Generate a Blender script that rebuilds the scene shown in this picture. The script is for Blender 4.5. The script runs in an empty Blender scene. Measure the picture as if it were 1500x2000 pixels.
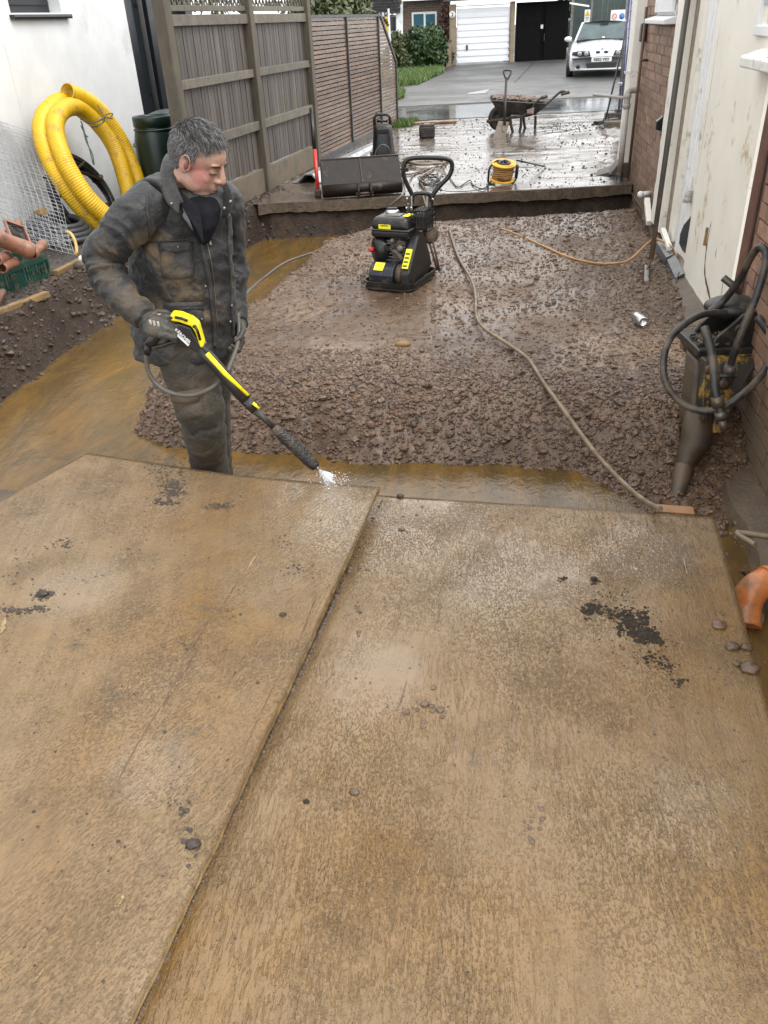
import bpy, bmesh, math, random
import numpy as np
from mathutils import Vector, Matrix
from mathutils.bvhtree import BVHTree
random.seed(7); RNG=np.random.default_rng(11)
S=bpy.context.scene; COL=S.collection
# ---------------------------------------------------------------- camera
CAM_H=1.58; YAW=math.radians(9.5); PITCH=math.radians(31.5); ROLL=math.radians(2.8)
FPX=1560.0
cf=Vector((-math.sin(YAW)*math.cos(PITCH), math.cos(YAW)*math.cos(PITCH), -math.sin(PITCH)))
_r=Vector((math.cos(YAW),math.sin(YAW),0)); _u=_r.cross(cf)
cr=_r*math.cos(ROLL)-_u*math.sin(ROLL); cu=_r*math.sin(ROLL)+_u*math.cos(ROLL)
HR=Vector((math.cos(YAW),math.sin(YAW),0)); HF=Vector((-math.sin(YAW),math.cos(YAW),0)); ZU=Vector((0,0,1))
CP=Vector((0,0,CAM_H))
cam_d=bpy.data.cameras.new('camera'); cam=bpy.data.objects.new('camera',cam_d); COL.objects.link(cam)
cam_d.sensor_fit='HORIZONTAL'; cam_d.sensor_width=36; cam_d.lens=FPX/1500*36; cam_d.clip_start=.05; cam_d.clip_end=600
mt=Matrix((cr,cu,-cf)).transposed().to_4x4(); mt.translation=CP; cam.matrix_world=mt
S.camera=cam
# ---------------------------------------------------------------- world, sun, exposure
W=bpy.data.worlds.new('World'); S.world=W; W.use_nodes=True; wn=W.node_tree; wn.nodes.clear()
SUN_EL,SUN_AZ=math.radians(55),math.radians(105)
sky=wn.nodes.new('ShaderNodeTexSky'); sky.sky_type='NISHITA'; sky.sun_disc=False
sky.sun_elevation=SUN_EL; sky.sun_rotation=SUN_AZ; sky.dust_density=4; sky.air_density=1.0; sky.ozone_density=1
hs=wn.nodes.new('ShaderNodeHueSaturation'); hs.inputs['Saturation'].default_value=.12
mixs=wn.nodes.new('ShaderNodeMix'); mixs.data_type='RGBA'; mixs.inputs[0].default_value=.75; mixs.inputs[7].default_value=(9.6,9.7,9.7,1)
bg=wn.nodes.new('ShaderNodeBackground'); bg.inputs[1].default_value=.15
wo=wn.nodes.new('ShaderNodeOutputWorld')
wn.links.new(sky.outputs[0],hs.inputs['Color']); wn.links.new(hs.outputs[0],mixs.inputs[6]); wn.links.new(mixs.outputs[2],bg.inputs[0]); wn.links.new(bg.outputs[0],wo.inputs[0])
sl=bpy.data.lights.new('sun','SUN'); sl.energy=1.05; sl.angle=math.radians(35); sl.color=(1,.97,.93)
so=bpy.data.objects.new('sun',sl); COL.objects.link(so)
sd=Vector((math.sin(SUN_AZ)*math.cos(SUN_EL),math.cos(SUN_AZ)*math.cos(SUN_EL),math.sin(SUN_EL)))
so.rotation_euler=sd.to_track_quat('Z','Y').to_euler(); so.location=sd*50
S.view_settings.view_transform='Standard'; S.view_settings.look='None'; S.view_settings.exposure=0.85; S.view_settings.gamma=1
S.view_settings.use_curve_mapping=False
S.render.engine='CYCLES'; S.cycles.max_bounces=6; S.cycles.use_denoising=True
# ---------------------------------------------------------------- geometry helpers
def ray(x,y): return (cf+cr*((x-750)/FPX)-cu*((y-1000)/FPX)).normalized()
def onz(x,y,z=0.0): d=ray(x,y); return CP+d*((z-CAM_H)/d.z)
def onx(x,y,X=1.3): d=ray(x,y); return CP+d*(X/d.x)
def atD(x,y,D): d=ray(x,y); return CP+d*(D/d.dot(HF))
def onp(x,y,p0,n): d=ray(x,y); return CP+d*((Vector(p0)-CP).dot(n)/d.dot(n))
FD=Vector((.1046,1,0)).normalized(); FN=Vector((FD.y,-FD.x,0))      # along the fence, out of the fence
def F_(s,z,off=0,X0=-3.69): return Vector((X0,0,0))+FD*s+FN*off+ZU*z
def lerp(a,b,t): return a+(b-a)*t
def hsh(ix,iy,iz,seed=0):
    h=(ix.astype(np.int64)*374761393+iy.astype(np.int64)*668265263+iz.astype(np.int64)*2147483647+seed*974634777)&0xffffffff
    h=((h^(h>>13))*1274126177)&0xffffffff; h=h^(h>>16)
    return (h&0xffffff)/float(0xffffff)
def vnoise(P,scale=1.0,seed=0):
    P=np.asarray(P,float)*scale; i=np.floor(P).astype(np.int64); f=P-i; f=f*f*(3-2*f); r=0
    for dx in (0,1):
        for dy in (0,1):
            for dz in (0,1):
                w=(f[:,0] if dx else 1-f[:,0])*(f[:,1] if dy else 1-f[:,1])*(f[:,2] if dz else 1-f[:,2])
                r=r+w*hsh(i[:,0]+dx,i[:,1]+dy,i[:,2]+dz,seed)
    return r*2-1
def fbm(P,scale=1.0,octv=4,seed=0):
    a=1;t=0;s=0
    for k in range(octv): t=t+a*vnoise(P,scale,seed+k); s+=a; a*=.5; scale*=2.03
    return t/s
def worley(X,Y,cell,seed=0):
    """distance to nearest jittered point, in cells, and that cell's random value"""
    px,py=X/cell,Y/cell; ix,iy=np.floor(px).astype(np.int64),np.floor(py).astype(np.int64)
    best=np.full(X.shape,9.0); val=np.zeros(X.shape); z=np.zeros_like(ix)
    for dx in (-1,0,1):
        for dy in (-1,0,1):
            cx,cy=ix+dx,iy+dy
            ox,oy=hsh(cx,cy,z,seed),hsh(cx,cy,z+1,seed)
            d=np.hypot(cx+ox-px,cy+oy-py); m=d<best
            best=np.where(m,d,best); val=np.where(m,hsh(cx,cy,z+2,seed),val)
    return best,val
def wp(o):
    p=Vector(o.location); q=o.parent
    while q: p=p+Vector(q.location); q=q.parent
    return p
def tag(o,label=None,cat=None,group=None,kind=None):
    if label: o['label']=label
    if cat: o['category']=cat
    if group: o['group']=group
    if kind: o['kind']=kind
    return o
def thing(name,loc,label,cat,group=None,rz=0):
    o=bpy.data.objects.new(name,None); o.empty_display_size=.1; COL.objects.link(o); o.location=Vector(loc); o.rotation_euler=(0,0,rz)
    return tag(o,label,cat,group)
class MB:
    def __init__(s): s.v=[]; s.f=[]; s.m=[]; s.sm=[]
    def add(s,vs,fs,mi=0,smooth=False):
        n=len(s.v); s.v.extend([tuple(v) for v in vs]); s.f.extend([tuple(i+n for i in f) for f in fs]); s.m.extend([mi]*len(fs)); s.sm.extend([smooth]*len(fs)); return s
    def box(s,c,size,ax=None,mi=0,tap=1.0):
        c=Vector(c); X,Y,Z=(ax if ax else (Vector((1,0,0)),Vector((0,1,0)),Vector((0,0,1))))
        a,b,d=[q/2 for q in size]; vs=[]
        for k in (-1,1):
            t=tap if k>0 else 1
            for (i,j) in ((-1,-1),(1,-1),(1,1),(-1,1)): vs.append(c+X*(i*a*t)+Y*(j*b*t)+Z*(k*d))
        return s.add(vs,[(3,2,1,0),(4,5,6,7),(0,1,5,4),(1,2,6,5),(2,3,7,6),(3,0,4,7)],mi)
    def bar(s,p,q,w,h,up=ZU,mi=0):
        p,q=Vector(p),Vector(q); d=(q-p); L=d.length; d.normalize(); x=d.cross(up)
        if x.length<1e-4: x=Vector((1,0,0))
        x.normalize(); z=x.cross(d)
        return s.box((p+q)/2,(w,L,h),(x,d,z),mi)
    def tube(s,pts,r,n=8,caps=True,closed=False,mi=0,smooth=True,flat=None):
        pts=[Vector(p) for p in pts]; N=len(pts); rr=r if hasattr(r,'__len__') else [r]*N; vs=[];fs=[]
        t0=(pts[1]-pts[0]).normalized(); a=t0.cross(ZU)
        if a.length<.05: a=t0.cross(Vector((1,0,0)))
        a.normalize()
        for i,p in enumerate(pts):
            if closed: t=(pts[(i+1)%N]-pts[i-1])
            else: t=(pts[min(i+1,N-1)]-pts[max(i-1,0)])
            t.normalize(); a=(a-t*a.dot(t)).normalized(); b=t.cross(a)
            for k in range(n):
                an=2*math.pi*k/n; vs.append(p+(a*math.cos(an)+b*math.sin(an)*(flat or 1))*rr[i])
        R=N if closed else N-1
        for i in range(R):
            j=(i+1)%N
            for k in range(n): k2=(k+1)%n; fs.append((i*n+k,i*n+k2,j*n+k2,j*n+k))
        s.add(vs,fs,mi,smooth)
        if caps and not closed:
            b=len(s.v)-len(vs); s.f+= [tuple(b+k for k in range(n))[::-1],tuple(b+(N-1)*n+k for k in range(n))]; s.m+=[mi]*2; s.sm+=[False]*2
        return s
    def lathe(s,c,prof,n=24,axis=ZU,mi=0,smooth=True,caps=True):
        axis=Vector(axis).normalized(); a=axis.cross(Vector((0,1,0)));
        if a.length<.05: a=axis.cross(Vector((1,0,0)))
        a.normalize(); b=axis.cross(a); c=Vector(c); vs=[];fs=[]
        for r,h in prof:
            for k in range(n): an=2*math.pi*k/n; vs.append(c+axis*h+(a*math.cos(an)+b*math.sin(an))*r)
        for i in range(len(prof)-1):
            for k in range(n): k2=(k+1)%n; fs.append((i*n+k,i*n+k2,(i+1)*n+k2,(i+1)*n+k))
        s.add(vs,fs,mi,smooth)
        if caps:
            bb=len(s.v)-len(vs); s.f+=[tuple(bb+k for k in range(n))[::-1],tuple(bb+(len(prof)-1)*n+k for k in range(n))]; s.m+=[mi]*2; s.sm+=[False]*2
        return s
    def prism(s,poly,ext,mi=0):
        poly=[Vector(p) for p in poly]; ext=Vector(ext); n=len(poly)
        vs=poly+[p+ext for p in poly]; fs=[tuple(range(n))[::-1],tuple(range(n,2*n))]+[(i,(i+1)%n,n+(i+1)%n,n+i) for i in range(n)]
        return s.add(vs,fs,mi)
    def ell(s,c,r,ax=None,n=12,mi=0):
        c=Vector(c); X,Y,Z=(ax if ax else (Vector((1,0,0)),Vector((0,1,0)),Vector((0,0,1))))
        if not hasattr(r,'__len__'): r=(r,r,r)
        vs=[];fs=[];m=n*2
        for i in range(n+1):
            th=math.pi*i/n
            for k in range(m):
                ph=2*math.pi*k/m; vs.append(c+X*(r[0]*math.sin(th)*math.cos(ph))+Y*(r[1]*math.sin(th)*math.sin(ph))+Z*(r[2]*math.cos(th)))
        for i in range(n):
            for k in range(m):
                k2=(k+1)%m
                if i==0: fs.append((0,(i+1)*m+k,(i+1)*m+k2))
                elif i==n-1: fs.append((i*m+k,n*m,i*m+k2))
                else: fs.append((i*m+k,(i+1)*m+k,(i+1)*m+k2,i*m+k2))
        return s.add(vs,fs,mi,True)
    def mesh(s,name,mats):
        me=bpy.data.meshes.new(name); me.from_pydata([tuple(v) for v in s.v],[],s.f)
        for m in (mats if isinstance(mats,(list,tuple)) else [mats]): me.materials.append(m)
        me.polygons.foreach_set('material_index',s.m); me.polygons.foreach_set('use_smooth',s.sm); me.update(); return me
    def build(s,name,mats,parent=None,bevel=0,local=False,recenter=True,kind=None,seg=2,subsurf=0):
        """verts are world coordinates unless local=True (then the parent's own frame)"""
        V=np.array(s.v,float); off=Vector((0,0,0))
        if parent is not None and not local:
            mw=Matrix.Translation(wp(parent))@(parent.rotation_euler.to_matrix().to_4x4() if parent.parent is None else Matrix())
            mi=np.array(mw.inverted()); V=V@mi[:3,:3].T+mi[:3,3]
        if recenter and len(V):
            c=(V.min(0)+V.max(0))/2
            if parent is None: c[2]=V[:,2].min()
            V=V-c; off=Vector(c)
        s2=MB(); s2.v=[tuple(v) for v in V]; s2.f=s.f; s2.m=s.m; s2.sm=s.sm
        me=s2.mesh(name,mats); o=bpy.data.objects.new(name,me); COL.objects.link(o); o.location=off
        if parent is not None: o.parent=parent
        if kind: o['kind']=kind
        if bevel:
            b=o.modifiers.new('bevel','BEVEL'); b.width=bevel; b.segments=seg; b.limit_method='ANGLE'; b.angle_limit=math.radians(35)
            me.polygons.foreach_set('use_smooth',[True]*len(me.polygons)); w=o.modifiers.new('wn','WEIGHTED_NORMAL') if False else None
            me.polygons.foreach_set('use_smooth',s.sm)
        if subsurf:
            b=o.modifiers.new('sub','SUBSURF'); b.levels=subsurf; b.render_levels=subsurf; me.polygons.foreach_set('use_smooth',[True]*len(me.polygons))
        return o
def bx(name,c,size,m,parent=None,ax=None,bevel=0,kind=None,**k): return MB().box(c,size,ax).build(name,m,parent,bevel,kind=kind,**k)
def spline(pts,n=12):
    """Catmull-Rom through points"""
    P=[Vector(p) for p in pts]; P=[P[0]*2-P[1]]+P+[P[-1]*2-P[-2]]; out=[]
    for i in range(1,len(P)-2):
        a,b,c,d=P[i-1:i+3]
        for k in range(n):
            t=k/n; out.append(.5*((2*b)+(c-a)*t+(2*a-5*b+4*c-d)*t*t+(3*b-a-3*c+d)*t**3))
    out.append(P[-2]); return out
def text_mesh(name,txt,size,m,center,xdir,up,parent=None,depth=.001,bold=0.0):
    cu_=bpy.data.curves.new(name,'FONT'); cu_.body=txt; cu_.size=size; cu_.align_x='CENTER'; cu_.align_y='CENTER'; cu_.extrude=depth; cu_.offset=bold; cu_.resolution_u=3
    t=bpy.data.objects.new(name,cu_); COL.objects.link(t); dg=bpy.context.evaluated_depsgraph_get()
    me=bpy.data.meshes.new_from_object(t.evaluated_get(dg)); bpy.data.objects.remove(t); bpy.data.curves.remove(cu_)
    xdir=Vector(xdir).normalized(); up=Vector(up).normalized(); zz=xdir.cross(up)
    mat=Matrix((xdir,up,zz)).transposed().to_4x4(); mat.translation=Vector(center)
    if parent is not None:
        mw=Matrix.Translation(wp(parent))@(parent.rotation_euler.to_matrix().to_4x4() if parent.parent is None else Matrix()); mat=mw.inverted()@mat
    me.transform(mat); me.materials.clear(); me.materials.append(m); me.name=name
    o=bpy.data.objects.new(name,me); COL.objects.link(o)
    if parent is not None: o.parent=parent
    return o
def bake(o,voxel=None,smooth=0,name=None):
    """apply remesh + smoothing to an object's mesh in place"""
    if voxel:
        r=o.modifiers.new('r','REMESH'); r.mode='VOXEL'; r.voxel_size=voxel; r.use_smooth_shade=True
    if smooth:
        q=o.modifiers.new('s','SMOOTH'); q.iterations=smooth; q.factor=.5
    dg=bpy.context.evaluated_depsgraph_get(); dg.update()
    me=bpy.data.meshes.new_from_object(o.evaluated_get(dg)); old=o.data; mats=list(old.materials); o.modifiers.clear(); o.data=me
    me.materials.clear()
    for m in mats: me.materials.append(m)
    bpy.data.meshes.remove(old); me.polygons.foreach_set('use_smooth',[True]*len(me.polygons)); return o
def getv(me):
    a=np.empty(len(me.vertices)*3); me.vertices.foreach_get('co',a); return a.reshape(-1,3)
def getn(me):
    a=np.empty(len(me.vertices)*3); me.vertex_normals.foreach_get('vector',a); return a.reshape(-1,3)
def setv(me,V): me.vertices.foreach_set('co',V.ravel()); me.update()
def grid(name,xs,ys,hf,m,kind='structure',smooth=True,parent=None):
    X,Y=np.meshgrid(xs,ys); Z=hf(X,Y); nx,ny=len(xs),len(ys)
    V=np.stack([X,Y,Z],-1).reshape(-1,3); i=np.arange(ny-1)[:,None]*nx+np.arange(nx-1)[None]; Fq=np.stack([i,i+1,i+nx+1,i+nx],-1).reshape(-1,4)
    return raw(name,V,Fq,m,kind,smooth,parent)
def raw(name,V,Fq,m,kind=None,smooth=True,parent=None):
    me=bpy.data.meshes.new(name); k=Fq.shape[1]
    me.vertices.add(len(V)); me.vertices.foreach_set('co',np.asarray(V,np.float32).ravel())
    me.loops.add(Fq.size); me.loops.foreach_set('vertex_index',Fq.ravel().astype(np.int32))
    me.polygons.add(len(Fq)); me.polygons.foreach_set('loop_start',np.arange(0,Fq.size,k,dtype=np.int32)); 
    me.polygons.foreach_set('use_smooth',np.full(len(Fq),smooth)); me.update(calc_edges=True); me.validate()
    me.materials.append(m); o=bpy.data.objects.new(name,me); COL.objects.link(o)
    if parent is not None: o.parent=parent; o.location=-wp(parent)
    if kind: o['kind']=kind
    return o
_ico=None
def rocks(name,P,R,m,kind='stuff',flat=.7,parent=None,seed=3,sub=1,smooth=False):
    """many little irregular stones joined in one mesh"""
    rng=np.random.default_rng(seed); protos=[]
    for k in range(6):
        bm=bmesh.new(); bmesh.ops.create_icosphere(bm,subdivisions=sub,radius=1)
        v=np.array([q.co[:] for q in bm.verts]); f=np.array([[q.index for q in p.verts] for p in bm.faces]); bm.free()
        v=v*(1+.38*rng.standard_normal((len(v),1)).clip(-1,1)*.6)*np.array([1,rng.uniform(.65,1),1]); protos.append((v,f))
    P=np.asarray(P,float); R=np.asarray(R,float); n=len(P); which=rng.integers(0,6,n); VV=[];FF=[];base=0
    for k in range(6):
        idx=np.where(which==k)[0]
        if not len(idx): continue
        v,f=protos[k]; q=rng.standard_normal((len(idx),4)); q/=np.linalg.norm(q,axis=1,keepdims=True); w,x,y,z=q.T
        Rm=np.stack([1-2*(y*y+z*z),2*(x*y-z*w),2*(x*z+y*w),2*(x*y+z*w),1-2*(x*x+z*z),2*(y*z-x*w),2*(x*z-y*w),2*(y*z+x*w),1-2*(x*x+y*y)],-1).reshape(-1,3,3)
        a=np.einsum('nij,vj->nvi',Rm,v); a[...,2]*=flat; a=a*R[idx][:,None,None]+P[idx][:,None,:]
        VV.append(a.reshape(-1,3)); FF.append((f[None]+(np.arange(len(idx))*len(v))[:,None,None]).reshape(-1,3)+base); base+=len(idx)*len(v)
    return raw(name,np.concatenate(VV),np.concatenate(FF),m,kind,smooth,parent)
# ---------------------------------------------------------------- materials
def nd(t,typ,**kw):
    n=t.nodes.new(typ)
    for k,v in kw.items(): setattr(n,k,v)
    return n
def ramp(t,inp,stops):
    r=nd(t,'ShaderNodeValToRGB'); e=r.color_ramp.elements
    while len(e)<len(stops): e.new(.5)
    for q,(p,c) in zip(e,stops):
        q.position=p; q.color=(c,c,c,1) if not hasattr(c,'__len__') else (*c,1)
    t.links.new(inp,r.inputs[0]); return r.outputs[0]
def noise(t,co,scale,detail=4,rough=.55,dist=0):
    n=nd(t,'ShaderNodeTexNoise'); n.inputs['Scale'].default_value=scale; n.inputs['Detail'].default_value=detail; n.inputs['Roughness'].default_value=rough; n.inputs['Distortion'].default_value=dist
    t.links.new(co,n.inputs['Vector']); return n.outputs[0]
def mixc(t,f,a,b,mode='MIX'):
    m=nd(t,'ShaderNodeMix',data_type='RGBA',blend_type=mode)
    for i,v in ((0,f),(6,a),(7,b)):
        if hasattr(v,'links') or hasattr(v,'is_linked'): t.links.new(v,m.inputs[i])
        else: m.inputs[i].default_value=(v if i==0 else (*v,1) if len(v)==3 else v)
    return m.outputs[2]
def math_(t,op,a,b=None):
    m=nd(t,'ShaderNodeMath',operation=op)
    for i,v in ((0,a),(1,b)):
        if v is None: continue
        if hasattr(v,'is_linked'): t.links.new(v,m.inputs[i])
        else: m.inputs[i].default_value=v
    return m.outputs[0]
def newm(name):
    m=bpy.data.materials.new(name); m.use_nodes=True; t=m.node_tree; b=t.nodes['Principled BSDF']
    g=nd(t,'ShaderNodeNewGeometry'); return m,t,b,g.outputs['Position']
def bumpn(t,h,strength,dist,prev=None):
    b=nd(t,'ShaderNodeBump'); b.inputs['Strength'].default_value=strength; b.inputs['Distance'].default_value=dist; t.links.new(h,b.inputs['Height'])
    if prev is not None: t.links.new(prev,b.inputs['Normal'])
    return b.outputs[0]
def scl(t,co,s,rot=0):
    m=nd(t,'ShaderNodeMapping'); m.inputs['Scale'].default_value=s; m.inputs['Rotation'].default_value=(0,0,rot); t.links.new(co,m.inputs[0]); return m.outputs[0]
MUD=(.16,.105,.062)
def M(name,col,rough=.5,metal=0,var=.25,vs=6,bump=.15,bs=70,bd=.004,mud=0,ms=5,mudc=MUD,perobj=0,spec=.5,aniso=None,coat=0,rvar=.12,low=None):
    """general material: colour broken by noise, optional splashed mud, fine relief"""
    m,t,b,co=newm(name)
    if max(col)<.40: col=tuple(x*.68 for x in col); mudc=tuple(x*.75 for x in mudc)
    c2=co if aniso is None else scl(t,co,aniso)
    n=noise(t,c2,vs,6,.65); dark=tuple(x*(1-var) for x in col); lite=tuple(min(1,x*(1+var)) for x in col)
    c=mixc(t,ramp(t,n,[(.3,0.0),(.7,1.0)]),dark,lite)
    if perobj:
        oi=nd(t,'ShaderNodeObjectInfo'); hv=nd(t,'ShaderNodeHueSaturation')
        t.links.new(math_(t,'ADD',math_(t,'MULTIPLY',oi.outputs['Random'],perobj),1-perobj/2),hv.inputs['Value']); t.links.new(c,hv.inputs['Color']); c=hv.outputs[0]
    r=math_(t,'ADD',math_(t,'MULTIPLY',noise(t,co,vs*2.3,3),rvar*2),rough-rvar)
    if mud:
        k=noise(t,co,ms,7,.7); msk=ramp(t,k,[(max(0,.62-mud*.4),0.0),(min(1,.72-mud*.3),1.0)])
        if low:   # mud splashed up from the ground: a real stain limited by height
            sx=nd(t,'ShaderNodeSeparateXYZ'); t.links.new(co,sx.inputs[0]); mr=nd(t,'ShaderNodeMapRange'); t.links.new(sx.outputs[2],mr.inputs[0]); mr.inputs[1].default_value=low[0]; mr.inputs[2].default_value=low[1]; mr.inputs[3].default_value=1; mr.inputs[4].default_value=0
            msk=ramp(t,math_(t,'ADD',math_(t,'MULTIPLY',mr.outputs[0],1.0),math_(t,'MULTIPLY',math_(t,'SUBTRACT',k,.5),1.2)),[(.35,0.0),(.65,1.0)])
        c=mixc(t,math_(t,'MULTIPLY',msk,.9),c,mudc)
        r=math_(t,'ADD',r,math_(t,'MULTIPLY',msk,.1))
    t.links.new(c,b.inputs['Base Color']); t.links.new(r,b.inputs['Roughness']); b.inputs['Metallic'].default_value=metal
    b.inputs['Specular IOR Level'].default_value=spec; b.inputs['Coat Weight'].default_value=coat
    if bump: t.links.new(bumpn(t,noise(t,co if aniso is None else scl(t,co,aniso),bs,5,.6),bump,bd),b.inputs['Normal'])
    return m
def wet_board(name,rot,seed,flow,pud=()):
    m,t,b,co0=newm(name)
    mp=nd(t,'ShaderNodeMapping'); mp.inputs['Location'].default_value=(seed,seed*1.7,0); mp.inputs['Rotation'].default_value=(0,0,rot); t.links.new(co0,mp.inputs[0]); co=mp.outputs[0]
    cf_=scl(t,co,(1,1,1),flow)
    big=noise(t,co,1.1,4,.6,.6); mid=noise(t,co,5,7,.7,.8); grain=noise(t,scl(t,co,(1,.06,1)),30,6,.72,.4); warm=noise(t,co,.7,3,.5,.4)
    c=mixc(t,ramp(t,warm,[(.40,0.0),(.60,1.0)]),(.186,.119,.054),(.182,.096,.024))
    c=mixc(t,ramp(t,big,[(.40,0.0),(.66,.8)]),c,(.208,.143,.076))
    c=mixc(t,ramp(t,mid,[(.46,0.0),(.70,.60)]),c,(.125,.078,.032))
    c=mixc(t,ramp(t,grain,[(.48,0.0),(.70,.5)]),c,(.105,.062,.024))
    A1=ramp(t,noise(t,co,1.9,6,.7),[(.40,.10),(.60,1.0)]); A2=ramp(t,noise(t,scl(t,co,(1,1,1),1.1),1.5,4,.6),[(.42,.0),(.60,1.0)])
    pits=math_(t,'MULTIPLY',ramp(t,noise(t,scl(t,cf_,(1,.50,1)),170,3,.6,.4),[(.50,0.0),(.64,1.0)]),A1)
    lines=math_(t,'MULTIPLY',ramp(t,noise(t,scl(t,cf_,(1,.15,1)),125,4,.6,.5),[(.52,0.0),(.59,1.0)]),A2)
    worms=math_(t,'MULTIPLY',ramp(t,noise(t,scl(t,cf_,(1,.6,1)),55,4,.6,1.6),[(.44,0.0),(.49,1.0),(.51,1.0),(.56,0.0)]),ramp(t,noise(t,co,2.7,3),[(.52,0.0),(.64,1.0)]))
    c=mixc(t,math_(t,'MULTIPLY',pits,.26),c,(.080,.046,.015)); c=mixc(t,math_(t,'MULTIPLY',lines,.20),c,(.080,.046,.015)); c=mixc(t,math_(t,'MULTIPLY',worms,.28),c,(.085,.056,.028))
    c=mixc(t,ramp(t,noise(t,co,210,3,.6),[(.60,0.0),(.68,.7)]),c,(.045,.030,.017))
    blot=noise(t,co,2.4,9,.80,.6); c=mixc(t,ramp(t,blot,[(.58,0.0),(.66,.75)]),c,(.070,.050,.030))
    sc=noise(t,scl(t,co,(1,.05,1)),9,6,.75,.5); c=mixc(t,ramp(t,sc,[(.735,0.0),(.76,.6)]),c,(.45,.30,.12))
    t.links.new(c,b.inputs['Base Color'])
    film=noise(t,co,1.7,6,.66,.6); rg=math_(t,'ADD',math_(t,'MULTIPLY',ramp(t,film,[(.40,0.0),(.60,1.0)]),.30),.14); wet=None
    for (p,rad) in pud:      # standing water on the sheet
        vm=nd(t,'ShaderNodeVectorMath',operation='DISTANCE'); t.links.new(co0,vm.inputs[0]); vm.inputs[1].default_value=tuple(p); q=ramp(t,math_(t,'ADD',math_(t,'DIVIDE',vm.outputs['Value'],rad),math_(t,'MULTIPLY',math_(t,'SUBTRACT',noise(t,co,4,6,.65),.5),1.3)),[(.55,1.0),(1.0,0.0)]); wet=q if wet is None else math_(t,'MAXIMUM',wet,q)
    if wet is not None: rg=math_(t,'MULTIPLY',rg,math_(t,'SUBTRACT',1.0,math_(t,'MULTIPLY',wet,.65)))
    t.links.new(rg,b.inputs['Roughness']); b.inputs['Specular IOR Level'].default_value=.5; b.inputs['Coat Roughness'].default_value=.08
    if wet is not None: t.links.new(math_(t,'ADD',math_(t,'MULTIPLY',wet,.75),.22),b.inputs['Coat Weight'])
    else: b.inputs['Coat Weight'].default_value=.3
    inv=lambda q: math_(t,'SUBTRACT',1.0,q)
    h=bumpn(t,noise(t,co,10,5,.6,.5),.6,.008); h=bumpn(t,inv(pits),.8,.0030,h); h=bumpn(t,inv(lines),.7,.0025,h); h=bumpn(t,inv(worms),.6,.003,h); h=bumpn(t,noise(t,scl(t,cf_,(1,.5,1)),110,3,.5,.5),.4,.002,h)
    t.links.new(h,b.inputs['Normal']); t.links.new(h,b.inputs['Coat Normal']); return m
def ground_mat(name,a,b_,c_,s1=3,s2=25,rlo=.15,rhi=.6,bump=.5,bs=45,bd=.01,rs=4,spec=.5,bs2=160,puddle=None,k=.68):
    m,t,b,co=newm(name); a,b_,c_=[tuple(x*k for x in q) for q in (a,b_,c_)]
    n1=noise(t,co,s1,6,.65,.3); n2=noise(t,co,s2,5,.65)
    c=mixc(t,ramp(t,n1,[(.35,0.0),(.65,1.0)]),a,b_); c=mixc(t,ramp(t,n2,[(.42,0.0),(.68,.8)]),c,c_)
    rn=noise(t,co,rs,6,.65,.5); rr=ramp(t,rn,[(.38,rlo),(.62,rhi)]); 
    h=bumpn(t,noise(t,co,bs,6,.65),bump,bd); h=bumpn(t,noise(t,co,bs2,4,.6),bump*.7,bd*.35,h)
    t.links.new(c,b.inputs['Base Color']); t.links.new(rr,b.inputs['Roughness']); t.links.new(h,b.inputs['Normal']); b.inputs['Specular IOR Level'].default_value=spec
    return m
def facade_brick(name,c1,c2,mort,axis='XZ',s=1.0,rot=0):
    m,t,b,co=newm(name); sx=nd(t,'ShaderNodeSeparateXYZ'); t.links.new(co,sx.inputs[0]); cb=nd(t,'ShaderNodeCombineXYZ'); t.links.new(sx.outputs[0 if axis=='XZ' else 1],cb.inputs[0]); t.links.new(sx.outputs[2],cb.inputs[1])
    br=nd(t,'ShaderNodeTexBrick'); t.links.new(cb.outputs[0],br.inputs['Vector']); br.inputs['Color1'].default_value=(*c1,1); br.inputs['Color2'].default_value=(*c2,1); br.inputs['Mortar'].default_value=(*mort,1)
    br.inputs['Scale'].default_value=1; br.inputs['Brick Width'].default_value=.225*s; br.inputs['Row Height'].default_value=.075*s; br.inputs['Mortar Size'].default_value=.01*s
    c=mixc(t,.35,br.outputs[0],mixc(t,noise(t,co,3,4),(.1,.09,.08),(.5,.45,.4)),'OVERLAY'); t.links.new(c,b.inputs['Base Color']); b.inputs['Roughness'].default_value=.7
    t.links.new(bumpn(t,br.outputs[1],.4,-.01),b.inputs['Normal']); return m
m_boardR=wet_board('wet_plywood_right',math.radians(4),3.1,math.radians(-8),[(onz(820,1030,-.07),.40),(onz(1000,1110,-.07),.32),(onz(720,1330,-.07),.20),(onz(1250,1080,-.07),.22),(onz(1380,1600,-.07),.16)]); m_boardL=wet_board('wet_plywood_left',math.radians(-14),9.7,math.radians(38),[(onz(600,1010,-.02),.34),(onz(400,970,-.02),.24),(onz(500,1150,-.02),.20),(onz(150,1150,-.02),.20),(onz(300,1500,-.02),.14)])
m_edge=M('ply_edge',(.30,.20,.09),.5,var=.5,vs=30,bump=.4,bs=90,mud=.35,ms=9)
m_gravel=ground_mat('wet_gravel',(.112,.064,.036),(.27,.17,.098),(.058,.034,.020),1.2,26,.14,.60,.5,48,.009,1.6,.5)
m_stone=M('gravel_stone',(.145,.084,.050),.38,var=.7,vs=18,bump=.7,bs=110,bd=.004,rvar=.25,spec=.55)
m_soil=ground_mat('soil',(.042,.026,.017),(.085,.050,.029),(.02,.013,.009),4,22,.35,.8,.9,50,.02,5,.35)
m_clod=M('soil_clod',(.085,.054,.036),.5,var=.5,vs=18,bump=.5,bs=100,rvar=.2)
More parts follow.
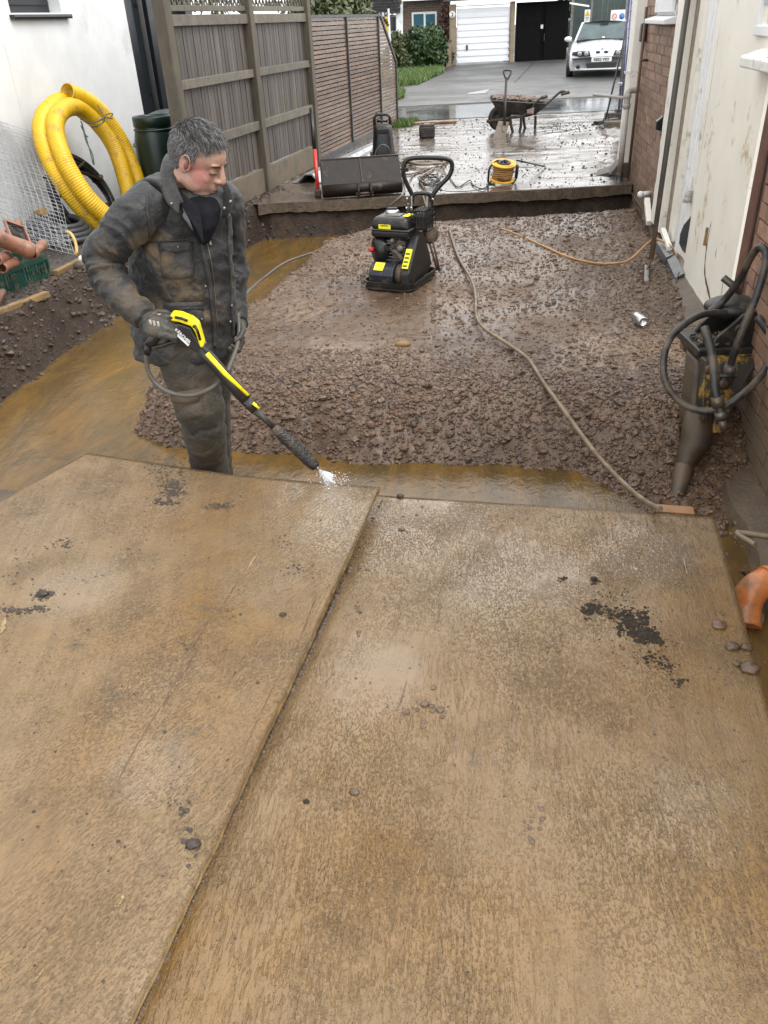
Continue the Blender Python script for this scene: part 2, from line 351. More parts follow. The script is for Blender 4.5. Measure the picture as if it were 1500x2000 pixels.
m_yard=ground_mat('wet_concrete_mud',(.115,.088,.068),(.19,.155,.125),(.06,.044,.034),1.6,11,.03,.30,.30,14,.007,2.6,1.0,70,k=.8)
m_slabface=ground_mat('concrete_edge',(.11,.075,.045),(.17,.12,.075),(.06,.04,.025),3,20,.4,.7,.7,30,.02)
m_ledge=ground_mat('ledge_gravel',(.06,.05,.042),(.13,.11,.095),(.035,.028,.023),3,30,.3,.7,.8,50,.015)
m_road=ground_mat('wet_asphalt',(.075,.080,.083),(.105,.112,.116),(.055,.055,.056),.4,60,.03,.16,.10,90,.002,.5,1.0,k=.85)
m_pave=ground_mat('wet_pavement',(.075,.073,.07),(.11,.105,.10),(.05,.05,.048),.5,50,.3,.55,.35,80,.004,.6,k=.5)
m_drive=ground_mat('driveway',(.055,.055,.055),(.085,.082,.08),(.04,.04,.04),.6,40,.35,.6,.35,80,.004,.7,k=.5)
m_kerb=M('kerb_concrete',(.22,.21,.19),.6,var=.2)
m_grass_soil=ground_mat('grass_soil',(.05,.09,.02),(.08,.14,.035),(.04,.05,.02),2,20,.7,.9)
m_grass=M('grass_blade',(.12,.20,.04),.5,var=.4,vs=9,bump=0)
m_stain=M('clay_render',(.125,.086,.055),.5,var=.3,vs=5,bump=.6,bs=40,bd=.01,mud=.3)
def water_mat():
    m,t,b,co=newm('muddy_water')
    sk=scl(t,co,(1,.35,1),math.radians(-14)); n=noise(t,sk,3.2,6,.7,1.0); n2=noise(t,scl(t,co,(1,.16,1),math.radians(-14)),15,6,.75,.9)
    c=mixc(t,ramp(t,n,[(.4,0.0),(.62,1.0)]),(.085,.052,.018),(.155,.085,.022)); c=mixc(t,ramp(t,n2,[(.48,0.0),(.66,.5)]),c,(.050,.036,.014)); t.links.new(c,b.inputs['Base Color'])
    f=ramp(t,noise(t,sk,1.3,3),[(.4,.05),(.65,.22)]); t.links.new(f,b.inputs['Roughness']); b.inputs['Specular IOR Level'].default_value=.5
    h=bumpn(t,noise(t,co,12,4,.6,1.0),.4,.008); h=bumpn(t,noise(t,scl(t,co,(1,.4,1),math.radians(-14)),60,3,.6,1.2),.5,.003,h); t.links.new(h,b.inputs['Normal']); return m
m_water=water_mat()
m_fence=M('weathered_board',(.128,.106,.092),.5,var=.45,vs=14,bump=.4,bs=60,aniso=(1,1,.08),perobj=.5,mud=.12,mudc=(.12,.13,.07),ms=3,rvar=.1)
m_frail=M('weathered_rail',(.175,.152,.12),.6,var=.3,vs=10,bump=.35,bs=60,perobj=.2,mud=.2,mudc=(.14,.14,.08),ms=6)
m_fpost=M('weathered_post',(.12,.098,.072),.65,var=.4,vs=9,bump=.4,bs=50,mud=.25,mudc=(.13,.12,.07),ms=5,aniso=(1,1,.2))
m_gravelboard=M('concrete_gravel_board',(.185,.15,.105),.7,var=.3,vs=5,bump=.3,bs=50,mud=.25)
m_slat=M('wet_slat',(.20,.125,.085),.26,var=.5,vs=7,bump=.3,bs=60,aniso=(.3,.3,3),perobj=.45,rvar=.15,spec=.6)
m_dgrey=M('dark_grey_metal',(.05,.055,.06),.4,var=.2,mud=.2)
m_galv=M('galvanised_steel',(.42,.45,.47),.35,metal=.6,var=.2,mud=.25,ms=7)
m_steelpipe=M('scaffold_tube',(.25,.25,.25),.4,metal=.5,var=.3,mud=.2)
m_render=M('white_render',(.64,.65,.65),.75,var=.09,vs=2.5,bump=.25,bs=60,bd=.004,mud=.10,ms=1.6,mudc=(.50,.50,.49))
m_anthra=M('anthracite',(.022,.025,.032),.35,var=.1,bump=0)
m_glassd=M('dark_glass',(.03,.04,.045),.06,var=.1,bump=0,rvar=.02)
m_cream=M('cream_paint',(.80,.765,.675),.5,var=.06,vs=2.2,bump=.15,bs=30,mud=.07,ms=3.3,mudc=(.42,.29,.13))
m_cream2=M('cream_paint_flaked',(.80,.775,.71),.5,var=.08,vs=3,bump=.2,bs=25,mud=.08,ms=4,mudc=(.3,.23,.15))
m_white=M('white_paint',(.76,.77,.78),.4,var=.05,vs=4,bump=.08,mud=.04,ms=5,mudc=(.45,.41,.34))
m_mortar=M('mortar',(.39,.31,.23),.85,var=.3,vs=20,bump=.5,bs=80)
m_brick=M('brick',(.34,.20,.135),.55,var=.35,vs=16,bump=.45,bs=90,perobj=.5,mud=.3,ms=2.5,low=(-.35,.55),mudc=(.17,.12,.075))
m_trim=M('brown_trim',(.17,.072,.045),.6,var=.35,vs=9,bump=.3,bs=50)
m_black=M('black_plastic',(.018,.018,.019),.38,var=.2,vs=5,bump=.1,mud=.12,ms=9)
m_blackc=M('black_clean',(.012,.012,.013),.3,var=.1,bump=0)
m_rubber=M('black_rubber',(.022,.021,.02),.45,var=.25,mud=.3,ms=11)
m_yellow=M('yellow_plastic',(.66,.40,.010),.42,var=.10,vs=6,bump=0,mud=.22,ms=10,mudc=(.42,.25,.05))
m_ylance=M('bright_yellow',(.85,.72,.01),.35,var=.04,bump=0,mud=.04,ms=30)
m_label=M('yellow_label',(.86,.78,.02),.4,var=.03,bump=0)
m_orange=M('orange_cable',(.40,.22,.075),.45,var=.2,mud=.2)
m_reel=M('reel_yellow',(.80,.42,.01),.4,var=.08,mud=.12,ms=12)
m_hose=M('muddy_hose',(.27,.20,.125),.42,var=.3,vs=14,bump=.1,mud=.4,ms=12)
m_hoseg=M('grey_hose',(.13,.12,.105),.4,var=.2,mud=.25,ms=14)
m_terra=M('orange_pipe',(.58,.19,.055),.3,var=.12,vs=6,bump=.03,mud=.22,ms=9,mudc=(.22,.13,.07))
m_terra2=M('terracotta_fitting',(.38,.165,.105),.38,var=.15,mud=.3,ms=12)
m_green=M('barrel_green',(.010,.032,.024),.36,var=.2,bump=.05)
m_crate=M('crate_green',(.012,.075,.052),.45,var=.25,mud=.25,ms=12)
m_gdoor=M('garage_door_white',(.78,.80,.84),.4,var=.0,bump=0,rvar=0)
m_wire=M('bright_wire',(.42,.43,.45),.4,metal=.5,var=.1,bump=0)
m_bucket=M('bucket_steel',(.024,.015,.012),.5,var=.35,vs=9,bump=.2,bs=60,mud=.04,spec=.35)
m_rust=M('rusty_steel',(.11,.055,.035),.6,var=.4,vs=15,bump=.4)
m_red=M('red_paint',(.55,.03,.02),.4,var=.1,mud=.1)
m_wood=M('plain_timber',(.34,.22,.09),.6,var=.3,vs=8,aniso=(3,.3,3),bump=.3,mud=.35,ms=7)
m_worn=M('breaker_yellow',(.035,.03,.022),.45,var=.4,vs=12,bump=.3,bs=50,mud=.27,ms=9,mudc=(.55,.30,.02))
m_brkbody=M('breaker_body',(.075,.048,.026),.5,spec=.4,var=.35,vs=8,bump=.4,bs=40,mud=.2,ms=7,mudc=(.04,.033,.026))
m_brkblack=M('breaker_black',(.025,.023,.021),.42,var=.4,vs=9,bump=.35,bs=45,mud=.25,ms=8,mudc=(.10,.075,.05))
m_alu=M('bare_metal',(.55,.55,.56),.3,metal=.9,var=.15,bump=.05)
m_engine=M('engine_alloy',(.22,.20,.17),.45,metal=.4,var=.35,vs=20,mud=.3,ms=12)
m_skin=None
m_leaf=M('leaf_green',(.045,.095,.022),.5,var=.6,vs=6,bump=0,perobj=.3)
m_leaf2=M('leaf_olive',(.10,.12,.045),.5,var=.6,vs=7,bump=0)
m_leafr=M('leaf_red',(.09,.035,.025),.6,var=.5,vs=7,bump=0)
m_bark=M('bark',(.08,.06,.045),.8,var=.3)
m_tile=M('roof_tile',(.045,.042,.045),.45,var=.3,bump=.2,perobj=.2)
m_bung=facade_brick('bungalow_brick',(.17,.115,.085),(.11,.075,.06),(.20,.17,.14))
m_pier=facade_brick('pier_brick',(.30,.235,.15),(.24,.18,.11),(.27,.24,.19))
m_blackwood=M('black_boarding',(.006,.006,.0065),.9,spec=.12,var=.3,vs=6,bump=.2)
m_car=M('silver_car_paint',(.62,.64,.66),.25,metal=.1,var=.0,bump=0,coat=.6,mud=0,rvar=0)
m_carglass=M('windscreen',(.10,.14,.145),.10,var=.25,vs=3,bump=0,rvar=.02,spec=.22)
m_chrome=M('chrome',(.7,.7,.72),.12,metal=1,var=.02,bump=0,rvar=.02)
m_lamp=M('lamp_glass',(.45,.47,.5),.1,metal=.3,var=.2,vs=20,bump=0,rvar=.02)
m_curtain=M('teal_curtain',(.02,.14,.20),.6,var=.2,vs=12,aniso=(3,3,.2),bump=0)
m_net=M('debris_netting',(.66,.66,.80),.8,var=.08,vs=7,bump=.3,bs=14,bd=.03)
m_netline=M('netting_band',(.18,.19,.36),.8,var=.1,bump=0)
m_blue=M('sign_blue',(.03,.12,.40),.5,var=.03,bump=0)
m_sred=M('sign_red',(.55,.03,.03),.5,var=.03,bump=0)
m_sign=M('sign_white',(.72,.72,.70),.5,var=.03,bump=0)
m_syel=M('sign_yellow',(.85,.55,.01),.5,var=.04,bump=0)
m_ink=M('ink',(.01,.01,.01),.5,var=0,bump=0)
# ---------------------------------------------------------------- the ground
WATER=-.35; TOP=-.12
MOUND=np.array([(-1.93,7.55),(-1.97,6.3),(-2.05,5.7),(-2.27,5.05),(-2.33,4.4),(-2.15,3.78),(-1.84,3.58),(-1.4,3.55),(-.97,3.50),(-.44,3.45),(.0,3.50),(.34,3.46),(.5,3.30),(.55,3.0),(.55,1.2),(1.5,1.2),(1.5,9.05),(.6,8.78),(-.2,8.62),(-.9,8.42),(-1.5,8.2)])
def polysd(X,Y,P):
    """signed distance to polygon, positive inside"""
    d=np.full(X.shape,1e9); ins=np.zeros(X.shape,bool); n=len(P)
    for i in range(n):
        a,b=P[i],P[(i+1)%n]; ex,ey=b-a; wx,wy=X-a[0],Y-a[1]; t=np.clip((wx*ex+wy*ey)/(ex*ex+ey*ey),0,1)
        d=np.minimum(d,np.hypot(wx-ex*t,wy-ey*t)); c=((a[1]>Y)!=(b[1]>Y))&(X<(b[0]-a[0])*(Y-a[1])/(b[1]-a[1]+1e-12)+a[0]); ins^=c
    return np.where(ins,d,-d)
def sst(a,b,x): t=np.clip((x-a)/(b-a),0,1); return t*t*(3-2*t)
def rimx(Y): return np.interp(Y,[0,4.2,6.4,7.4,8.4,9.5],[-3.32,-3.32,-3.38,-2.95,-2.72,-2.62])
def toex(Y): return np.interp(Y,[0,4.16,5.9,7.84,8.85,9.6],[-3.0,-3.02,-3.03,-2.66,-2.46,-2.4])
def slabY(X): return 9.08+.19*X
def N2(X,Y,sc,o,seed): return fbm(np.stack([X.ravel(),Y.ravel(),np.zeros(X.size)],1),sc,o,seed).reshape(X.shape)
def pit_h(X,Y):
    sd=polysd(X+.05*N2(X,Y,3,3,5),Y+.06*N2(X,Y,3,3,6),MOUND)
    wfront=np.where(Y<4.6,.42,.30); wid=wfront
    z=-.47+(TOP+.47-.0)*sst(-.22,1,sd/wid)
    rough=sst(.0,.25,sd)*(1-.78*sst(.35,1.0,sd/wid))           # loose on the slope, compacted on top
    b1,v1=worley(X,Y,.075,2); b2,v2=worley(X,Y,.034,4)
    z=z+rough*(.035*(.5-b1)*(.4+v1)+.018*(.5-b2))+.022*N2(X,Y,1.6,3,9)*sst(0,.3,sd)+.006*N2(X,Y,14,3,12)
    z=z+.075*sst(.25,.6,sd)*np.exp(-((Y-4.0)/.35)**2)*(.6+.4*N2(X,Y,1.4,2,44))       # loose lip heaped at the near edge
    low=sst(.3,.65,X)*sst(3.85,3.3,Y); z=z*(1-low)+low*np.minimum(z,-.345-.06*sst(3.3,2.3,Y)+.03*(.5-b1)*(.4+v1)+.015*(.5-b2))
    # left bank
    r=rimx(Y)+.05*N2(X*0,Y,2.2,3,3); tx=toex(Y)+.05*N2(X*0,Y,3,3,8); t=np.clip((tx-X)/(tx-r),0,1.3)
    bank=-.40+.42*np.where(t<.28,t*.35,np.clip(.1+(t-.28)*1.5,0,1))+.05*N2(X,Y,5,4,21)*(t>.1)*(t<1.05)+.03*(.5-b1)*(t>0)
    bank=np.where(t>=1,0.0+.012*N2(X,Y,5,3,31),bank); z=np.where(X<tx+.02,np.maximum(z,bank),z)
    # under the slab the soil face stands up
    sf=Y-(slabY(X)+.04+.05*N2(X,Y*0,3,3,14)); bk=-.38+.30*sst(-.10,.05,sf)+.02*N2(X,Y,9,3,15)
    z=np.where(sf>-.14,np.maximum(z,np.minimum(bk,-.1)),z)
    return z
xs=np.concatenate([np.arange(-6.5,-3.4,.06),np.arange(-3.4,1.46,.0145)])
ys=np.concatenate([np.arange(-.5,2.6,.12),np.arange(2.6,4.9,.0135),np.arange(4.9,9.66,.022)])
pit=grid('pit_ground',xs,ys,pit_h,m_gravel); pit.data.materials.append(m_soil); pit.data.materials.append(m_ledge)
_c=np.empty(len(pit.data.polygons)*3); pit.data.polygons.foreach_get('center',_c); _c=_c.reshape(-1,3)
_mi=np.zeros(len(_c),np.int32); _mi[_c[:,0]<toex(_c[:,1])+.06]=1; _mi[(_c[:,0]<rimx(_c[:,1])-.05)]=2; _mi[_c[:,1]>slabY(_c[:,0])-.12]=1
pit.data.polygons.foreach_set('material_index',_mi)
# stones
def scatter(n,x0,x1,y0,y1,seed,fn): 
    r=np.random.default_rng(seed); X=r.uniform(x0,x1,n); Y=r.uniform(y0,y1,n); k=fn(X,Y,r); return X[k],Y[k],r
def on_mound(X,Y,r): return (polysd(X,Y,MOUND)>-.05+.1*r.random(len(X)))&(X<1.28)
X,Y,r=scatter(62000,-2.4,1.3,2.4,8.95,1,lambda X,Y,r:on_mound(X,Y,r)&(r.random(len(X))<np.where(Y<4.6,1.0,np.clip(.62+.5*fbm(np.stack([X,Y,X*0],1),.9,3,71)-.35*(X<-.5)*(Y<6.2),.12,1))))
Xs,Ys,r2=scatter(15000,-2.3,1.2,3.3,4.4,2,lambda X,Y,r:(polysd(X,Y,MOUND)>-.04)&(polysd(X,Y,MOUND)<.75)); X=np.concatenate([X,Xs]); Y=np.concatenate([Y,Ys])
sd=polysd(X,Y,MOUND); loose=(sd<.75)&(Y<4.8); R=np.exp(r.normal(-5.05,.5,len(X)))*np.where(loose,1.12,.9); R=R.clip(.003,.027)
rocks('gravel_stones',np.stack([X,Y,pit_h(X,Y)+R*.15],1),R,m_stone,seed=3)
X,Y,r=scatter(9000,-3.7,-2.1,3.0,9.2,5,lambda X,Y,r:(X>rimx(Y)-.15)&(X<toex(Y)+.10*r.random(len(X))))
R=np.exp(r.normal(-4.5,.5,len(X))).clip(.004,.045); rocks('soil_crumbs',np.stack([X,Y,pit_h(X,Y)+R*.2],1),R,m_clod,seed=8)
X,Y,r=scatter(5000,-4.6,-3.3,3.8,8.6,7,lambda X,Y,r:X<rimx(Y)); R=r.uniform(.005,.014,len(X)); rocks('ledge_gravel',np.stack([X,Y,pit_h(X,Y)+R*.1],1),R,M('ledge_stone',(.10,.09,.08),.5,var=.5,vs=30,bump=0),seed=9)
X,Y,r=scatter(1500,-2.5,1.3,8.2,9.2,17,lambda X,Y,r:(Y>slabY(X)-.22)&(Y<slabY(X)-.02)); R=r.uniform(.006,.022,len(X)); rocks('soil_crumbs_under_slab',np.stack([X,Y,pit_h(X,Y)],1),R,m_clod,seed=19)
# trench water
def wat_h(X,Y): return WATER+.0015*N2(X,Y,9,2,40)
wat=grid('trench_water',np.arange(-3.6,1.45,.05),np.arange(.5,9.3,.05),wat_h,m_water)
# yard slab with its broken front edge
YN=19.0
def yard_h(X,Y):
    z=.008*N2(X,Y,1.0,3,50)+.0025*N2(X,Y,6,3,51)+.008*np.clip(N2(X,Y*3,1.8,3,52),0,1)
    z=z+.05*sst(.25,1.3,X)*sst(9.9,10.3,Y)*sst(12,10.8,Y)*(.5+N2(X,Y,4,3,53))+.07*sst(.2,1.5,X)*sst(12.3,13.4,Y)*sst(15.5,14.2,Y)*(.6+N2(X,Y,3.5,3,54))
    return z*sst(-.02,.25,Y-slabY(X))
gx=np.concatenate([np.arange(-3.9,3.4,.05)]); tt=np.linspace(0,1,170)**1.35
Xg,Tg=np.meshgrid(gx,tt); Yfar=16.15+.2*(Xg+2.0); Yg=slabY(Xg)+Tg*(Yfar-slabY(Xg)); Zg=yard_h(Xg,Yg); ny,nx=Xg.shape
V=np.stack([Xg,Yg,Zg],-1).reshape(-1,3); i=np.arange(ny-1)[:,None]*nx+np.arange(nx-1)[None]
yard=raw('yard_ground',V,np.stack([i,i+1,i+nx+1,i+nx],-1).reshape(-1,4),m_yard,'structure')
mb=MB(); fx=np.arange(-2.62,1.30,.025); e=.020*fbm(np.stack([fx,fx*0,fx*0],1),6,5,7)
for a in range(len(fx)-1):
    x0,x1=fx[a],fx[a+1]; y0,y1=slabY(x0)+e[a]-.005,slabY(x1)+e[a+1]-.005; h0,h1=-.10+e[a],-.10+e[a+1]
    mb.add([(x0,y0,-.002),(x1,y1,-.002),(x1,y1-.01,h1),(x0,y0-.01,h0),(x0,y0+.3,h0),(x1,y1+.3,h1),(x0,y0+.02,.004),(x1,y1+.02,.004)],[(0,1,2,3)[::-1],(3,2,5,4)[::-1],(6,7,1,0)[::-1]])
tag(mb.build('slab_edge',m_slabface),kind='structure')
X,Y,r=scatter(7000,-2.6,2.6,9.0,16.3,23,lambda X,Y,r:(Y>slabY(X)+.03)&(X>-3.2+.09*Y-.6)&(r.random(len(X))<.35+.65*(fbm(np.stack([X,Y,X*0],1),1.1,3,60)>-.05)))
R=np.exp(r.normal(-5.2,.5,len(X))).clip(.003,.024); rocks('mud_crumbs',np.stack([X,Y,yard_h(X,Y)+R*.1],1),R,m_clod,seed=29)
# mud swept up against the house corner and the gate posts
X,Y,r=scatter(2600,.1,2.6,9.6,15.6,24,lambda X,Y,r:(np.exp(-((Y-14.3)/.55)**2-((X-1.6)/.9)**2)>r.random(len(X))*1.1)|(np.exp(-((Y-10.35-.1*X)/.16)**2-((X-1.1)/.55)**2)>r.random(len(X))*1.1))
R=np.exp(r.normal(-4.6,.5,len(X))).clip(.005,.032); rocks('swept_mud',np.stack([X,Y,yard_h(X,Y)+R*.2],1),R,m_clod,seed=30)
# street: tilted by 11 degrees against the house
sdir=Vector((.9806,.196,0)); sper=Vector((-.196,.9806,0))
def ST(a,b,z): p=Vector((-2.42,19.03,0))+sdir*a+sper*b; p.z=z; return p
def strip(name,a0,a1,b0,b1,z,m,n=2):
    mb=MB(); mb.add([ST(a0,b0,z),ST(a1,b0,z),ST(a1,b1,z),ST(a0,b1,z)],[(0,1,2,3)]); return tag(mb.build(name,m,recenter=False),kind='structure')
strip('road',-60,60,-2.85,0.02,.006,m_road)
mb=MB(); mb.box(ST(0,.06,.0),(120,.12,.05),(sdir,sper,ZU)); tag(mb.build('kerb',m_kerb),kind='structure')
strip('pavement',-60,60,.12,6.2,.022,m_pave); strip('driveway',-60,60,6.2,26,.018,m_drive)
mb=MB(); mb.box(ST(0,6.2,.012),(120,.06,.03),(sdir,sper,ZU)); tag(mb.build('edging_kerb',m_kerb),kind='structure')
a,b=onz(1005,160,.03),onz(1042,122,.03); mb=MB(); mb.bar(a,b,.05,.004); tag(mb.build('driveway_joint',m_ink),kind='structure')
p=[onz(x,y,.028) for x,y in [(918,181),(957,174),(948,182),(909,185)]]; mb=MB(); mb.prism([q-ZU*.004 for q in p],(0,0,.008)); tag(mb.build('manhole_cover',M('cover_metal',(.35,.36,.37),.25,metal=.3,var=.2,mud=.1)),'pale rectangular manhole cover in the wet pavement opposite','manhole cover')
mb=MB(); mb.add([(-150,-30,-.9),(150,-30,-.9),(150,300,-.9),(-150,300,-.9)],[(0,1,2,3)]); tag(mb.build('earth',m_soil,recenter=False),kind='structure')
mb=MB(); mb.add([(-150,9.5,-.02),(-3.8,9.5,-.02),(-3.8,16.4,-.02),(-150,12,-.02)],[(0,1,2,3)]); mb.add([(3.2,11,-.02),(150,11,-.02),(150,45,-.02),(3.2,17.0,-.02)],[(0,1,2,3)]); tag(mb.build('ground',m_drive,recenter=False),kind='structure')
# grass on the far side
def blades(name,poly,z,n,hgt,seed,m=m_grass,wid=.012):
    r=np.random.default_rng(seed); P=np.array([(p.x,p.y) for p in poly]); lo,hi=P.min(0),P.max(0); X=r.uniform(lo[0],hi[0],n); Y=r.uniform(lo[1],hi[1],n); k=polysd(X,Y,P)>0; X,Y=X[k],Y[k]; n=len(X)
    a=r.uniform(0,6.28,n); h=hgt*r.uniform(.5,1.2,n); lx,ly=r.normal(0,.4,n)*h,r.normal(0,.4,n)*h; w=wid*r.uniform(.6,1.4,n)
    V=np.empty((n,3,3)); V[:,0]=np.stack([X-np.cos(a)*w,Y-np.sin(a)*w,X*0+z],1); V[:,1]=np.stack([X+np.cos(a)*w,Y+np.sin(a)*w,X*0+z],1); V[:,2]=np.stack([X+lx,Y+ly,z+h],1)
    return raw(name,V.reshape(-1,3),np.arange(3*n).reshape(-1,3),m,'stuff',False)
gp=[onz(x,y,.03) for x,y in [(700,172),(780,168.5),(812,166),(868,141),(862,133),(700,135)]]
mb=MB(); mb.add([p+ZU*.004 for p in gp],[(0,1,2,3,4,5)]); tag(mb.build('grass_verge',m_grass_soil,recenter=False),kind='structure')
blades('verge_grass',gp,.03,26000,.16,41,wid=.02)
gp2=[onz(x,y,.02) for x,y in [(760,200),(789,192),(790,180),(770,176)]]; blades('kerb_grass',gp2,.02,2500,.14,42,wid=.015)
gp3=[Vector(p) for p in ((-2.2,15.2,0),(-1.75,15.3,0),(-1.7,16.2,0),(-2.2,16.2,0))]; blades('fence_foot_grass',gp3,0,1500,.10,43,wid=.008)
# ---------------------------------------------------------------- close-boarded fence on the left
fence=thing('fence',F_(9.3,0),'tall weathered close boarded fence with lattice top and concrete gravel boards','fence')
posts=[7.52,9.35,11.18]
FAX=(FD,FN,ZU)
for i,s in enumerate(posts):
    w=.13 if i==0 else .11
    bx('post',F_(s,.90,.0),(w,.11,2.06),m_fpost,fence,FAX,.008)
def fence_bay(s0,s1,nb):
    for k in range(nb):
        s=lerp(s0+.07,s1-.07,(k+.5)/nb); w=(s1-s0-.13)/nb
        MB().box(F_(s+w/2,.975,-.052),(w*.9,.008,1.43),FAX).build('board',m_fence,fence)
        o=MB().box(F_(s,.975,-.032+.006*random.random()),(w*.80,.014,1.43),(( FD*1.0+FN*.05).normalized(),FN,ZU)).build('board',m_fence,fence)
    for z,h in ((1.665,.085),(1.18,.075),(.685,.085)):
        bx('rail',F_((s0+s1)/2,z,.0),(s1-s0-.11,.05,h),m_frail,fence,FAX,.004)
    bx('rail',F_((s0+s1)/2,1.755,-.01),(s1-s0-.11,.045,.045),m_frail,fence,FAX,.003)
    bx('gravel_board',F_((s0+s1)/2,.13,-.01),(s1-s0-.11,.05,.25),m_gravelboard,fence,FAX,.006)
    bx('gravel_board',F_((s0+s1)/2,-.13,.0),(s1-s0-.11,.05,.25),m_gravelboard,fence,FAX,.006)
    n=17
    for d,off in ((1,-.012),(-1,.0)):
        for k in range(n):
            s=lerp(s0+.08,s1-.20,k/(n-1)); a=F_(s+(0 if d>0 else .14),1.78,off); b=F_(s+(.14 if d>0 else 0),2.02,off)
            MB().bar(a,b,.018,.009,FN).build('trellis_slat',m_frail,fence)
fence_bay(7.52,9.35,24); fence_bay(9.35,11.18,24)
# slatted screen fence further on
sf=thing('slatted_fence',F_(13.5,0),'brown horizontal slat fence with dark metal posts and sloping far end','fence')
def ftop(s): return 1.66 if s<14.9 else lerp(1.66,1.0,(s-14.9)/.95)
segs=[(11.24,12.93),(12.93,14.72),(14.72,15.86)]
nsl=31; pit_=1.60/nsl
for (a,b) in segs:
    for k in range(nsl):
        z=.07+pit_*(k+.5)
        e=b-.02
        if b>15: e=min(e,14.92+(1.66-z)/.66*.95 if z>1.0 else e)
        if e-a<.12: continue
        MB().box(F_((a+e)/2+.01,z,-.02),(e-a-.04,.018,pit_*.78),FAX).build('slat',m_slat,sf)
for s in (12.93,14.72,15.86): bx('post',F_(s,ftop(s)/2+.0,-.005),(.035,.035,ftop(s)),m_dgrey,sf,FAX)
bx('top_rail',F_((11.24+14.9)/2,1.675,-.01),(14.9-11.24,.05,.03),m_dgrey,sf,FAX)
MB().bar(F_(14.9,1.675,-.01),F_(15.88,.99,-.01),.05,.03,FN).build('top_rail',m_dgrey,sf)
bx('base_board',F_((11.2+15.85)/2,-.0,-.01),(15.9-11.2,.04,.15),m_dgrey,sf,FAX)
bx('backing',F_((11.24+15.0)/2,.78,-.09),(14.9-11.24,.01,1.45),m_blackwood,sf,FAX)
# ---------------------------------------------------------------- white rendered neighbour house
HX=-5.33
def H_(s,z,off=0): return F_(s,z,off,HX)
wh=thing('rendered_house',H_(8,0),'white rendered house side with dark grey framed window and tall dark glazing','house')
# wall with the window hole
mb=MB()
for s0,s1,z0,z1 in ((1.0,7.96,-.4,5.0),(8.76,10.0,-.4,5.0),(7.96,8.76,-.4,1.79),(7.96,8.76,2.9,5.0)):
    mb.box(H_((s0+s1)/2,(z0+z1)/2,-.125),(s1-s0,.25,z1-z0),FAX)
mb.build('wall',m_render,wh,recenter=False)
wd=bx('window',H_(8.36,2.33,-.16),(.80,.06,1.10),m_anthra,wh,FAX)
bx('pane',H_(8.36,2.38,-.125),(.60,.012,.85),m_glassd,wd,FAX); bx('sash',H_(8.36,1.90,-.12),(.74,.03,.09),m_anthra,wd,FAX,.006); bx('sash',H_(8.0+.02,2.35,-.12),(.05,.03,.9),m_anthra,wd,FAX,.006)
MB().prism([H_(7.93,1.775,-.14),H_(7.93,1.775,.05),H_(7.93,1.755,.055),H_(7.93,1.74,.05),H_(7.93,1.755,-.14)],FD*.92).build('window_sill',m_anthra,wh)
mb=MB(); mb.bar(H_(7.76,-.1,.002),H_(7.76,4,.002),.012,.004,FN); mb.build('render_joint',m_render,wh)
gz=bx('glazing',H_(10.9,2.2,-.16),(1.70,.06,5.2),m_glassd,wh,FAX)
for s,w in ((10.1,.16),(10.62,.2),(11.6,.2)): bx('frame',H_(s,2.2,-.07),(w,.12,5.2),m_anthra,gz,FAX,.005)
mb=MB(); mb.tube([H_(10.29,-.1,.02),H_(10.29,5,.02)],.034,12); mb.build('downpipe',M('grey_downpipe',(.13,.135,.14),.35,var=.15,mud=.15),wh)
for k,(dx) in enumerate((.02,.03)): bx('pipe_bracket',H_(10.29,1.85-.9*k,.0),(.10,.05,.04),m_anthra,wh,FAX)
bx('side_return',H_(9.99,2.3,-1.2)-FN*.0,(.02,2.1,5.3),m_render,wh,FAX)
# dark green barrel and grey tank by the house corner
def px2(x,y,D): return atD(x,y,D)
bc=atD(296,228,9.15); bc.z=0
r0=.215
bar_=thing('barrel',bc,'dark green plastic barrel with screw rim standing by the white wall','barrel')
zt=atD(296,228,9.0).z
MB().lathe(bc,[(0,0),(r0*.86,0),(r0*.93,.02),(r0*.97,.12),(r0*1.02,zt*.45),(r0*1.0,zt*.72),(r0*.93,zt*.82),(r0*.86,zt*.865),(r0*.86,zt*.90)],36,caps=False).build('body',m_green,bar_)
MB().lathe(bc,[(r0*.86,zt*.885),(r0*.92,zt*.89),(r0*.92,zt*.985),(r0*.89,zt),(r0*.76,zt),(r0*.74,zt*.97),(r0*.74,zt*.93),(0,zt*.93)],36,caps=False).build('screw_rim',m_green,bar_)
MB().lathe(bc,[(r0*.90,zt*.845),(r0*.955,zt*.85),(r0*.955,zt*.862),(r0*.9,zt*.87)],36,caps=False).build('rib',m_green,bar_)
for k in range(3): MB().bar(bc+HR*(-.07)-HF*(r0*1.005)+ZU*(zt*(.50-.045*k)),bc+HR*(.05)-HF*(r0*1.01)+ZU*(zt*(.50-.045*k)),.006,.006).build('moulded_line',m_green,bar_)
gc=atD(322,205,9.95)
gt=thing('water_tank',(gc.x,gc.y,0),'grey domed tank standing behind the green barrel','tank')
MB().lathe((gc.x,gc.y,0),[(0,0),(.36,0),(.40,.1),(.40,.55),(.37,.68),(.25,.80),(.1,.85),(0,.86)],32,caps=False).build('body',M('grey_plastic',(.13,.145,.155),.3,var=.15),gt)
MB().lathe((gc.x,gc.y,0),[(.402,.5),(.42,.505),(.42,.53),(.402,.535)],32,caps=False).build('rim',m_blackc,gt)
